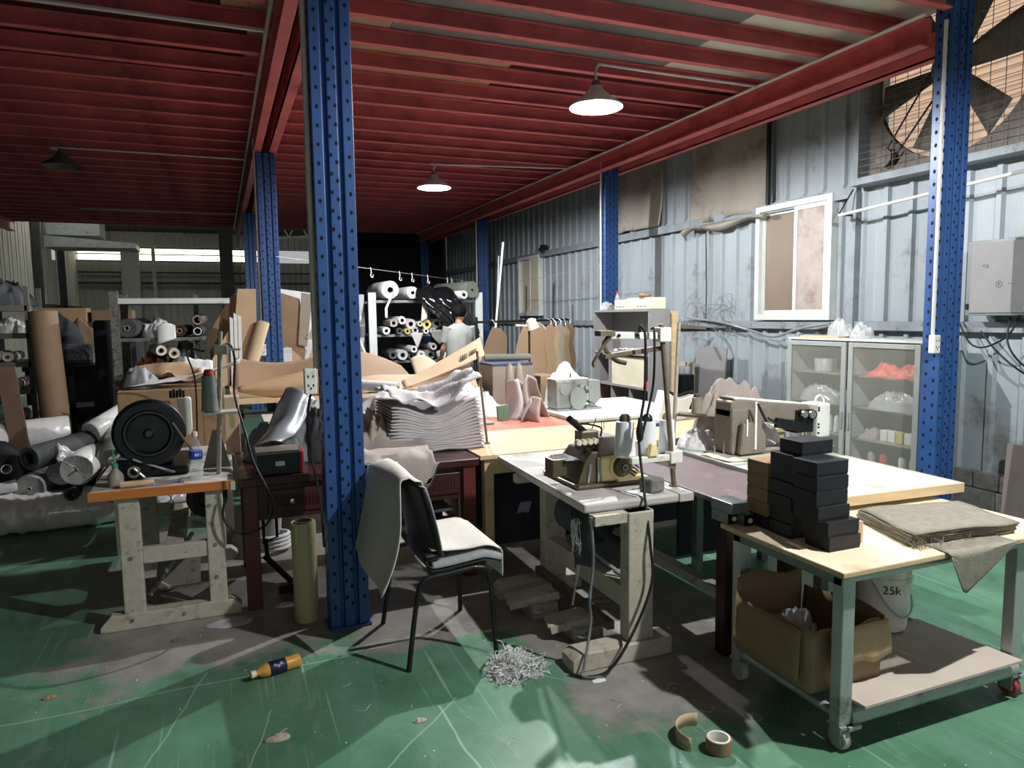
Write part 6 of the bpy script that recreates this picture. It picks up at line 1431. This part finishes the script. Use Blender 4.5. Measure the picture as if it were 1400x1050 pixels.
# ---- left wall side
kr = thing('kraft_roll', 'tall brown kraft paper roll standing upright at the far left', 'roll', (-1.5, 7.75, 0))
put('paper_roll', MB().lathe([(.03, .002), (.116, 0), (.118, .01), (.118, 1.70), (.116, 1.71), (.03, 1.708)], (-1.43, 7.72, .002), (-.045, .02, 1), 30, close=True), KRAFTD, kr, smooth=40)
put('core_tube', MB().lathe([(.024, 0), (.0299, 0), (.0299, 1.712), (.024, 1.712)], (-1.43, 7.72, .002), (-.045, .02, 1), 16, close=True), MATS['card_core'], kr, smooth=40)
br = thing('black_roll', 'tall black fabric roll standing beside the speckled rack', 'roll', (-1.12, 8.72, 0))
put('rolled_cloth', MB().lathe([(.03, .002), (.125, 0), (.127, .02), (.127, 1.58), (.11, 1.62), (.03, 1.61)], (-1.12, 8.72, .002), (.0, 0, 1), 30, .03, close=True), CHARF, br, smooth=50)
put('core_tube', MB().lathe([(.024, 0), (.0299, 0), (.0299, 1.62), (.024, 1.62)], (-1.12, 8.72, .002), (0, 0, 1), 14, close=True), MATS['card_core'], br)
dt = thing('dark_bench', 'dark bench with lower shelf behind the kraft roll', 'bench', (-1.5, 9.2, 0))
put('bench_top', MB().bx(-1.95, -1.26, 8.88, 9.5, 1.09, 1.14), CHARF, dt)
put('lower_shelf', MB().bx(-1.95, -1.26, 8.9, 9.5, .62, .68), CHARF, dt)
put('back_panel', MB().bx(-1.95, -1.26, 9.48, 9.5, .0, 1.09), BLACK, dt)
for x in (-1.93, -1.54, -1.31): put('leg', MB().bx(x, x + .05, 8.9, 8.95, 0, 1.09), BLACK, dt)
tag(put('plastic_parcel', MB().bx(-1.59, -1.28, 8.92, 9.2, 1.145, 1.37), mat('silver_film', (130, 132, 136), .15, .5, var=.3, bump=.8, scale=8), base=(-1.45, 9.1, 1.145), bevel=.05), 'shiny film-wrapped parcel on the dark bench', 'parcel')
tag(put('dark_cover', heap(-1.66, 9.32, 1.141, .28, .15, .56, 3.1, 24, 1.4, amp=.3), CHARF, base=(-1.66, 9.3, 1.14), smooth=60), 'dark covered machine standing on the dark bench', 'cover')
dc = thing('dark_cabinet', 'tall dark cabinet in the gloom behind the dark bench', 'cabinet', (-1.45, 9.9, 0))
put('cabinet_body', MB().bx(-1.95, -.95, 9.72, 10.1, 0, 1.60), CHARF, dc, bevel=.004)
put('door', MB().bx(-1.44, -.97, 9.705, 9.72, .03, 1.58), CHARF, dc)
put('door', MB().bx(-1.93, -1.46, 9.705, 9.72, .03, 1.58), CHARF, dc)
tag(put('brown_carton', MB().bx(-1.90, -1.45, 9.74, 10.08, 1.602, 1.77), BOXD, base=(-1.7, 9.9, 1.6), bevel=.006), 'brown carton on the dark cabinet, left one', 'box')
tag(put('brown_carton', MB().bx(-1.40, -.97, 9.76, 10.08, 1.602, 1.74), BOXIN, base=(-1.2, 9.9, 1.6), bevel=.006), 'darker brown carton on the dark cabinet, right one', 'box')
tag(put('brown_sack', heap(-1.45, 9.42, 1.142, .16, .07, .48, 7, 18, 1.0, flat=.3, amp=.25), BOXIN, base=(-1.55, 9.5, 1.14), smooth=60), 'brown sack slumped behind the film-wrapped parcel', 'sack')
LS = thing('wall_shelf', 'open grey-green shelf with cloth rolls at the far left edge', 'shelf', (-1.95, 8.2, 0))
for x, y in ((-2.35, 8.0), (-1.70, 8.0), (-1.70, 8.5), (-2.35, 8.5)): put('upright', MB().bx(x, x + .04, y, y + .04, 0, 1.95), OLIVEF, LS)
for z in (.38, .64, .93, 1.19, 1.46, 1.72): put('shelf', MB().bx(-2.33, -1.68, 8.0, 8.54, z, z + .05), MACHT, LS)
for k, (x, z, r, m, lab) in enumerate(((-1.86, 1.235, .045, WHITEF, 'white cloth roll on the middle shelf at far left'), (-1.96, 1.24, .05, CREAMF, 'cream cloth roll beside the white one at far left'), (-1.80, .965, .05, WHITEF, 'white cloth roll one shelf lower at far left'), (-1.78, .69, .05, GREYF, 'pale grey roll on the lower shelf at far left'))):
    z = {0: 1.24, 1: 1.24, 2: .98, 3: .69}[k] + r + .003
    roll(lab, (x, 7.98, z), (x, 8.45, z), r, .014, m)
tag(put('white_rag', heap(-1.85, 8.2, 1.511, .14, .18, .16, 4, 20), WHITEF, base=(-1.85, 8.2, 1.51), smooth=60), 'white rags on the upper shelf at far left', 'rags')
tag(put('white_rag', heap(-1.80, 8.2, .431, .1, .16, .16, 14, 20), WHITEF, base=(-1.8, 8.2, .43), smooth=60), 'white rags on the lowest shelf at far left', 'rags')
tag(put('dark_sacks', heap(-1.95, 8.25, 1.771, .28, .25, .3, 24, 24, 3), DKGREYF, base=(-1.95, 8.25, 1.77), smooth=60), 'dark sacks on top of the shelf at far left', 'sack')
tag(put('brown_plank', MB().prism([(0, 0), (.14, 0), (-.02, 1.12), (-.15, 1.12)], (-1.62, 7.0, .12), (1, 0, 0), (0, .18, 1), (0, .04, 0)), mat('brown_plank', (108, 84, 70), .7, var=.15), base=(-1.6, 7, .1)), 'brown plank leaning at the left edge in front of the shelf', 'plank')

# ---- rolls on the low platform at left
PF = thing('low_platform', 'low dark platform under the wrapped fabric rolls at left', 'platform', (-1.5, 7.0, 0))
for i in range(4): put('board', MB().bx(-2.6, -.72, 6.50 + i * .26, 6.74 + i * .26, .19, .22), MAHOG, PF)
for x in (-2.5, -1.6, -.8):
    for y in (6.52, 7.4): put('leg', MB().bx(x, x + .07, y, y + .07, 0, .19), MAHOG, PF)
roll('long white plastic-wrapped roll lying across the back of the pile at left', (-2.4, 7.10, .60), (-1.28, 7.32, .64), .145, .03, PLASTW, wob=.08)
roll('black roll with white core tube at the left edge of the pile', (-1.56, 6.42, .50), (-1.75, 7.0, .52), .125, .03, BLACKF, MATS['white_cloth'])
roll('dark grey roll with a big hollow end in the middle of the pile', (-1.40, 6.38, .575), (-.96, 7.0, .62), .095, .045, DKGREYF, BLACKF)
roll('clear-wrapped white roll end on the right of the pile', (-1.09, 6.36, .46), (-1.0, 7.0, .48), .13, .008, PLASTW, wob=.1)
roll('dark wrapped roll under the hollow grey roll', (-1.22, 6.5, .42), (-1.24, 7.0, .42), .10, .01, PLASTG, wob=.1)
roll('small dark roll with a hollow end below the clear-wrapped roll', (-1.13, 6.3, .28), (-1.05, 6.9, .28), .05, .022, DKGREYF, BLACKF)
roll('grey wrapped roll end at the bottom of the pile', (-1.42, 6.40, .335), (-1.36, 6.95, .335), .11, .012, PLASTG, wob=.1)
roll('pale plastic-wrapped roll low at the left edge', (-1.72, 6.35, .33), (-1.72, 6.9, .33), .105, .01, PLASTW, wob=.1)
roll('grey-white plastic-wrapped roll rising behind the orange-edged table', (-.86, 6.45, .50), (-.80, 7.1, .74), .11, .01, PLASTG, wob=.12)
roll('white plastic-wrapped bundle behind the black wheel', (-1.04, 6.8, .68), (-.7, 7.2, .86), .10, .01, PLASTW, wob=.12)
roll('big grey wrapped roll close behind the left table corner', (-.78, 6.1, .37), (-.76, 6.9, .40), .15, .02, PLASTG, wob=.06)
sheet('torn_wrap', lambda u, v: Vector((-1.22 + .18 * u, 6.37 + .1 * v, .52 - .12 * u + .1 * v + .05 * fold_(u * 3, v * 3, 2))), PLASTW, 'torn shiny wrap between the rolls at left', 'wrap', 12, 10, .003)
def fl_roll():
    mb = MB()
    def fn(u, v):
        a = v * 2 * PI; x = -2.3 + 2.05 * u; r = (.16 - .03 * u) * (1 + .14 * N(u * 9, math.cos(a) * 1.2, math.sin(a) * 1.2) + .13 * fold_(u * 16 + math.cos(a) * .8, math.sin(a) * 1.2, 3, .2) + .06 * fold_(u * 34, math.cos(a) * 1.6, math.sin(a) * 1.6, .2))
        if u in (0, 1): r *= .5
        return Vector((x, 6.36 + .18 * u + r * math.cos(a), max(.004, .15 - .02 * u + r * math.sin(a))))
    return mb.grid(fn, 130, 28)
fr_ = thing('wrapped_floor_roll', 'long white plastic-wrapped roll lying on the green floor at left', 'roll', (-1.3, 6.45, 0))
put('plastic_wrap', fl_roll(), PLASTW, fr_, smooth=60)
put('wrapped_core', MB().cyl((-2.28, 6.36, .15), (-.27, 6.54, .13), .07, n=14), GREYF, fr_, smooth=40)
roll('short white plastic roll resting on the long floor roll', (-1.85, 6.42, .355), (-1.5, 6.45, .36), .05, .01, PLASTW, wob=.15)

# ---- roll shelf behind the worker
RS = thing('roll_rack', 'white steel rack of fabric rolls behind the worker', 'rack', (3.0, 11.7, 0))
sx0, sx1, sy0, sy1 = 2.17, 4.05, 11.25, 12.3
for x, y in ((sx0, sy0), (sx1 - .1, sy0), (sx0, sy1 - .06), (sx1 - .1, sy1 - .06)): put('upright', MB().bx(x, x + .12, y, y + .06, 0, 2.0), STEELW, RS)
for z in (.88, 1.30, 1.84): put('shelf', MB().bx(sx0 + .12, sx1 - .1, sy0 + .01, sy1 - .06, z, z + .04), GREYST, RS)
tag(put('leaning_bar', MB().cyl((1.86, 11.1, 1.62), (2.42, 11.0, 0.02), .025, n=8), CREAMF, base=(2.1, 11, 0)), 'pale bar leaning across the left post of the white roll rack', 'bar')
def R_(lab, u, z, r, hole, m, y0=11.15, y1=12.1, dx=-.05, dz=0, core=BLACKF, wob=.05): return roll(lab, (u, y0, z), (u + dx, y1, z + dz), r, hole, m, core, wob=wob)
R_('large white roll at the left of the rack top shelf', 2.50, 2.04, .145, .035, WHITEF, core=BLACKF)
R_('white-ended roll in black wrap on the rack top shelf', 2.86, 1.995, .10, .022, WHITEF, core=BLACKF)
R_('small grey tube beside the black-wrapped roll on the top shelf', 3.03, 1.94, .045, .014, GREYF)
R_('large olive-grey roll at the right end of the top shelf', 3.86, 2.04, .14, .015, OLIVEF, dx=-.3)
R_('white roll with hollow end resting below the olive roll', 3.66, 1.955, .07, .022, WHITEF, y0=10.98, dx=-.35)
sheet('hanging_strip', lambda u, v: Vector((2.40 + .04 * u + .07 * max(0, .5 - v) * 2, 11.12, 1.90 - .30 * v)), WHITEF, 'pale cloth strip hanging from the large white roll', 'cloth', 3, 10, .004)
sheet('hanging_strip', lambda u, v: Vector((3.0 + .10 * u - .03 * v, 11.1, 1.86 - .33 * v * (1 - .15 * u))), CREAMF, 'cream cloth strip hanging below the top shelf', 'cloth', 4, 10, .004)
for k, (lab, off) in enumerate((('black plastic-wrapped bundle slumping off the rack top shelf', 0), ('second black plastic-wrapped bundle leaning behind the worker', .28))):
    def film(u, v, off=off):
        a = v * 2 * PI; s_ = u * 1.0
        c = Vector((2.95 + off + .62 * u, 11.1 - .06 * u - .1 * math.sin(u * PI), 2.06 - .05 * off - .78 * u ** 1.25))
        r = (.17 * math.sin(min(1, (u + .04) * 5) * PI / 2) * (1 - .35 * u)) * (1 + .13 * math.sin(a * 7 + N(u * 2, k) * 4) * (.3 + u) + .22 * N(u * 7, math.cos(a) * 1.5, math.sin(a) * 1.5) + .1 * N(u * 16, math.cos(a) * 3, math.sin(a) * 3))
        if u > .99: r *= .4
        return c + Vector((r * math.cos(a) * .85 + .2 * r * math.sin(a), .7 * r * math.sin(a), r * math.cos(a) * .35 + r * .5 * math.sin(a)))
    tag(put('film_bundle', MB().grid(film, 60, 64), PLASTB, base=(3.2 + off, 11.1, 1.3), smooth=80), lab, 'bundle')
mid = [('pink-beige roll end, first on the middle shelf', 2.53, 1.52, .065, PINKF), ('white roll end, second on the middle shelf', 2.68, 1.56, .065, WHITEF), ('grey roll end, third on the middle shelf', 2.83, 1.50, .085, GREYF),
       ('small white tube end in the middle shelf centre', 2.955, 1.50, .04, WHITEF), ('pale yellow roll end on the middle shelf', 3.08, 1.49, .075, YELF), ('white cloth roll lying askew right of the yellow one', 3.26, 1.50, .08, WHITEF),
       ('dark green roll under the first pink-beige one', 2.62, 1.39, .05, DKGREYF), ('yellowish folded roll low on the middle shelf', 2.76, 1.385, .045, YELF), ('grey-white roll low in the centre of the middle shelf', 2.90, 1.40, .06, GREYF),
       ('pale roll low beneath the yellow one', 3.05, 1.385, .045, WHITEF), ('grey roll low at the right of the middle shelf', 3.18, 1.39, .05, GREYF), ('salmon-red roll end on the middle shelf', 3.36, 1.40, .07, REDF),
       ('white crushed roll at the far left of the middle shelf', 2.41, 1.40, .06, WHITEF), ('dark roll beside the red one', 3.52, 1.42, .06, BLACKF)]
for i, (lab, x, z, r, m) in enumerate(mid): R_(lab, x, z, r, r * .33, m, y0=11.1 + .05 * (i % 3), dx=.1 - .07 * (i % 3), wob=.1)
sheet('dangling_cloth', lambda u, v: Vector((2.78 + .22 * u + .1 * v * (.5 - u), 11.08, 1.36 - .26 * v * (1 - 1.2 * abs(u - .55)))), GREYF, 'grey cloth corner dangling from the middle shelf', 'cloth', 8, 8, .004)
sheet('dangling_cloth', lambda u, v: Vector((3.14 + .18 * u, 11.08, 1.40 - .24 * v * (1 - .8 * abs(u - .7)))), PLASTG, 'shiny grey film dangling left of the red roll', 'cloth', 8, 8, .004)
low = [('dark grey roll end, first on the lower shelf', 2.50, 1.02, .07, DKGREYF), ('pale grey roll end, second on the lower shelf', 2.67, 1.01, .085, GREYF), ('small tube, third on the lower shelf', 2.82, .985, .055, DKGREYF), ('white roll end, upper centre of the lower shelf', 2.84, 1.10, .055, WHITEF),
       ('white folded roll in the centre of the lower shelf', 2.97, 1.0, .07, WHITEF), ('grey roll right of centre on the lower shelf', 3.14, 1.0, .075, MIDGREYF), ('pale roll lying on top at the right of the lower shelf', 3.16, 1.135, .055, GREYF), ('white roll end on the right of the lower shelf', 3.32, 1.0, .07, WHITEF), ('brown-white roll by the worker on the lower shelf', 3.50, 1.0, .075, BEIGEF)]
for i, (lab, x, z, r, m) in enumerate(low): R_(lab, x, z, r, r * .33, m, y0=11.08 + .06 * (i % 3), dx=.1 - .1 * (i % 2), wob=.08)
R_('large white roll standing out left of the rack by the cardboard', 1.98, 1.62, .11, .03, WHITEF, y0=11.4, core=BLACKF)
roll('pale roll below the large white one left of the rack', (2.0, 11.4, 1.18), (1.8, 12.1, 1.18), .10, .03, CREAMF)
sa = thing('side_shelf', 'narrow shelf holding two rolls left of the white rack', 'shelf', (1.9, 11.7, 0))
for z in (1.04, 1.47): put('shelf', MB().bx(1.55, 2.14, 11.42, 12.2, z, z + .035), GREYST, sa)
put('upright', MB().bx(1.55, 1.60, 11.9, 11.95, 0, 1.47), GREYST, sa)
put('upright', MB().bx(2.09, 2.14, 11.9, 11.95, 0, 1.47), GREYST, sa)

# ---- pattern templates on a hanging rail
TR = thing('template_rail', 'dark hanging rail carrying paper patterns at the right wall', 'rail', (4.0, 9.1, 0))
put('rail', MB().cyl((3.2, 9.1, 1.53), (4.62, 9.1, 1.55), .016, n=8), BLACK, TR)
put('pole', MB().cyl((3.2, 9.1, 0), (3.2, 9.1, 1.6), .02, n=8), BLACK, TR)
put('pole', MB().cyl((4.62, 9.1, 0), (4.62, 9.1, 1.75), .035, n=10), GREYST, TR)
oval = [(math.cos(a) * .26 * (1 + .1 * math.sin(a * 2)), math.sin(a) * .46) for a in [i * PI / 12 for i in range(24)]]
def tmpl(lab, cx, cz, y, poly, m=KRAFTL):
    t = thing('paper_template', lab, 'template', (cx, y, cz), 'paper patterns on the rail')
    put('template_sheet', MB().prism(poly, (cx, y, cz), (1, .0, 0), (0, 0, 1), (0, .006, 0)), m, t)
    top = max(p[1] for p in poly)
    put('hook', MB().tube([(cx, y + .003, cz + top - .02), (cx + .02, y + .02, cz + top + .03), (cx, 9.08, 1.56), (cx - .01, 9.12, 1.55)], .005, 5), LIGHTST, t)
tmpl('large rounded paper pattern hanging on the rail', 3.98, 1.08, 9.0, oval, KRAFT)
tmpl('dark-edged rounded pattern right behind the large one', 4.03, 1.07, 9.03, oval, WHITEF)
tmpl('small triangular paper pattern hanging at the left', 3.42, 1.22, 9.0, [(-.22, -.25), (.17, -.25), (.18, .12), (.1, .22), (-.03, .24), (-.12, .05)], KRAFTD)
for k in range(5):
    tmpl(['first', 'second', 'third', 'fourth', 'last'][k] + ' narrow wavy pattern in the cluster at the right end of the rail', 4.24 + .085 * k, 1.10 - .03 * (k % 2), 8.97 + .02 * k, [(-.08, -.42), (.06, -.38), (.09, -.1), (.05, .12), (.08, .3), (.02, .40), (-.06, .36), (-.09, .1), (-.05, -.15)], (KRAFT, KRAFTL, BEIGEF, KRAFT, KRAFTD)[k])

# ================================================================== THE WORKER
PX, PY = 3.17, 9.75
P = thing('person', 'person in a grey T-shirt seen from behind, head turned right, by the roll rack', 'person', (PX, PY, 0))
def skinmesh(name, nodes, edges, radii, m, parent, root=0, sub=2):
    me = bpy.data.meshes.new(name); off = rootloc(parent)
    me.from_pydata([tuple(Vector(n_) - off) for n_ in nodes], edges, [])
    o = bpy.data.objects.new(name, me); C.objects.link(o); o.parent = parent
    md = o.modifiers.new('skin', 'SKIN'); md.use_smooth_shade = True
    sv = me.skin_vertices[0].data
    for i, r in enumerate(radii): sv[i].radius = (r, r) if not isinstance(r, tuple) else r; sv[i].use_root = (i == root)
    s_ = o.modifiers.new('subdivision', 'SUBSURF'); s_.levels = sub; s_.render_levels = sub
    me.materials.append(m)
    return o
nodes = []; edges = []; rad = []
def nd(x, y, z, r, p=None):
    nodes.append((PX + x, PY + y, z)); rad.append(r)
    if p is not None: edges.append((p, len(nodes) - 1))
    return len(nodes) - 1
pel = nd(0, 0, .93, (.15, .11)); sp1 = nd(0, .01, 1.08, (.13, .10), pel); sp2 = nd(0, .02, 1.24, (.15, .105), sp1); chs = nd(0, .02, 1.36, (.13, .085), sp2)
nk0 = nd(.0, .02, 1.49, .058, chs); nk = nd(.01, .04, 1.56, .052, nk0); hd0 = nd(.02, .06, 1.62, .075, nk); hd1 = nd(.02, .055, 1.70, .092, hd0); nd(.015, .05, 1.755, .06, hd1)
jaw = nd(.075, .095, 1.60, .038, hd0); nose = nd(.118, .10, 1.655, .014, hd1)
for s_ in (-1, 1):
    sh = nd(.155 * s_, .02, 1.395, .042, chs); el = nd(.235 * s_, .06, 1.14, .044, sh); wr_ = nd(.20 * s_, .27, 1.02, .028, el); pm_ = nd(.185 * s_, .35, 1.0, (.036, .018), wr_)
    for k in range(4):
        a = nd((.185 + (k - 1.5) * .02) * s_, .395, 1.0, .010, pm_); b_ = nd((.185 + (k - 1.5) * .021) * s_, .43 - .006 * abs(k - 1.5), .985, .009, a); nd((.185 + (k - 1.5) * .021) * s_, .45 - .008 * abs(k - 1.5), .965, .008, b_)
    a = nd((.185 - .045) * s_, .34, .99, .012, pm_); nd((.185 - .06) * s_, .375, .98, .010, a)
    hp = nd(.095 * s_, 0, .86, .095, pel); kn = nd(.10 * s_, .02, .48, .058, hp); an = nd(.105 * s_, -.01, .10, .038, kn); nd(.105 * s_, .03, .045, .04, an); nd(.11 * s_, .15, .035, .032, len(nodes) - 1)
skinmesh('body', nodes, edges, rad, SKIN, P, 0, 2)
def rings(lst, n=24):
    mb = MB(); vs = []
    for (cx, cy, cz, rx, ry) in lst:
        for i in range(n):
            t = 2 * PI * i / n; vs.append((PX + cx + rx * math.cos(t), PY + cy + ry * math.sin(t), cz + .006 * math.sin(3 * t + cz * 20)))
    return mb.add(vs, [(j * n + i, j * n + (i + 1) % n, (j + 1) * n + (i + 1) % n, (j + 1) * n + i) for j in range(len(lst) - 1) for i in range(n)])
shirt = put('tshirt', rings([(0, .0, .88, .20, .15), (0, .0, .96, .195, .15), (0, .01, 1.08, .19, .145), (0, .02, 1.2, .20, .145), (0, .02, 1.32, .215, .14), (0, .02, 1.40, .215, .125), (0, .02, 1.44, .19, .11), (0, .02, 1.468, .15, .095), (0, .025, 1.49, .10, .08), (.004, .03, 1.51, .072, .07)]), SHIRT, P, smooth=80, solid=.004)
for s_ in (-1, 1):
    put('sleeve', MB().lathe([(.085, 0), (.082, .06), (.072, .14), (.066, .22), (.062, .22), (.066, .14)], (PX + .155 * s_, PY + .02, 1.455), (.07 * s_, .035, -.26), 18), SHIRT, shirt, smooth=80)
tr = put('trousers', rings([(0, 0, .72, .185, .13), (0, 0, .86, .175, .135), (0, 0, .97, .165, .13)]), TROUS, P, smooth=80, solid=.004)
for s_ in (-1, 1): put('trouser_leg', MB().lathe([(.075, 0), (.085, .35), (.105, .68), (.09, .78)], (PX + .105 * s_, PY, .07), (0, .0, 1), 18), TROUS, tr, smooth=80)
for s_ in (-1, 1): put('shoe', MB().prism([(-.05, 0), (.05, 0), (.05, .09), (.04, .20), (-.04, .20), (-.05, .09)], (PX + .108 * s_, PY - .05, .002), (1, 0, 0), (0, 1, 0), (0, 0, .075)), BLACK, P, bevel=.02)
def hairf(u, v):
    a = u * 2 * PI; b = v * PI * .70
    d = Vector((math.sin(b) * math.cos(a), math.sin(b) * math.sin(a), math.cos(b)))
    front = max(0, d.x * .75 + d.y * .66)
    low = .0 if b < 1.2 else front * .05
    r = .112 + .008 * N(d.x * 6, d.y * 6, d.z * 6)
    q = Vector((PX + .015, PY + .05, 1.675)) + Vector((d.x * r * .9, d.y * r * .98, d.z * r * .98 + front * .06 * max(0, -d.z + .5)))
    return q
put('hair', MB().grid(hairf, 28, 16), HAIR, P, smooth=80, solid=.004)
put('ear', MB().lathe([(0, 0), (.012, .004), (.02, .012), (.012, .02), (0, .022)], (PX + .085, PY - .0, 1.63), (.8, -.5, 0), 12), SKIN, P, smooth=60)
for yy in (.165, .13):
    pass
put('eyes', MB().lathe([(0, -.006), (.011, 0), (0, .006)], (PX + .104, PY + .115, 1.675), (.8, .55, 0), 10), BLACK, P, smooth=60)
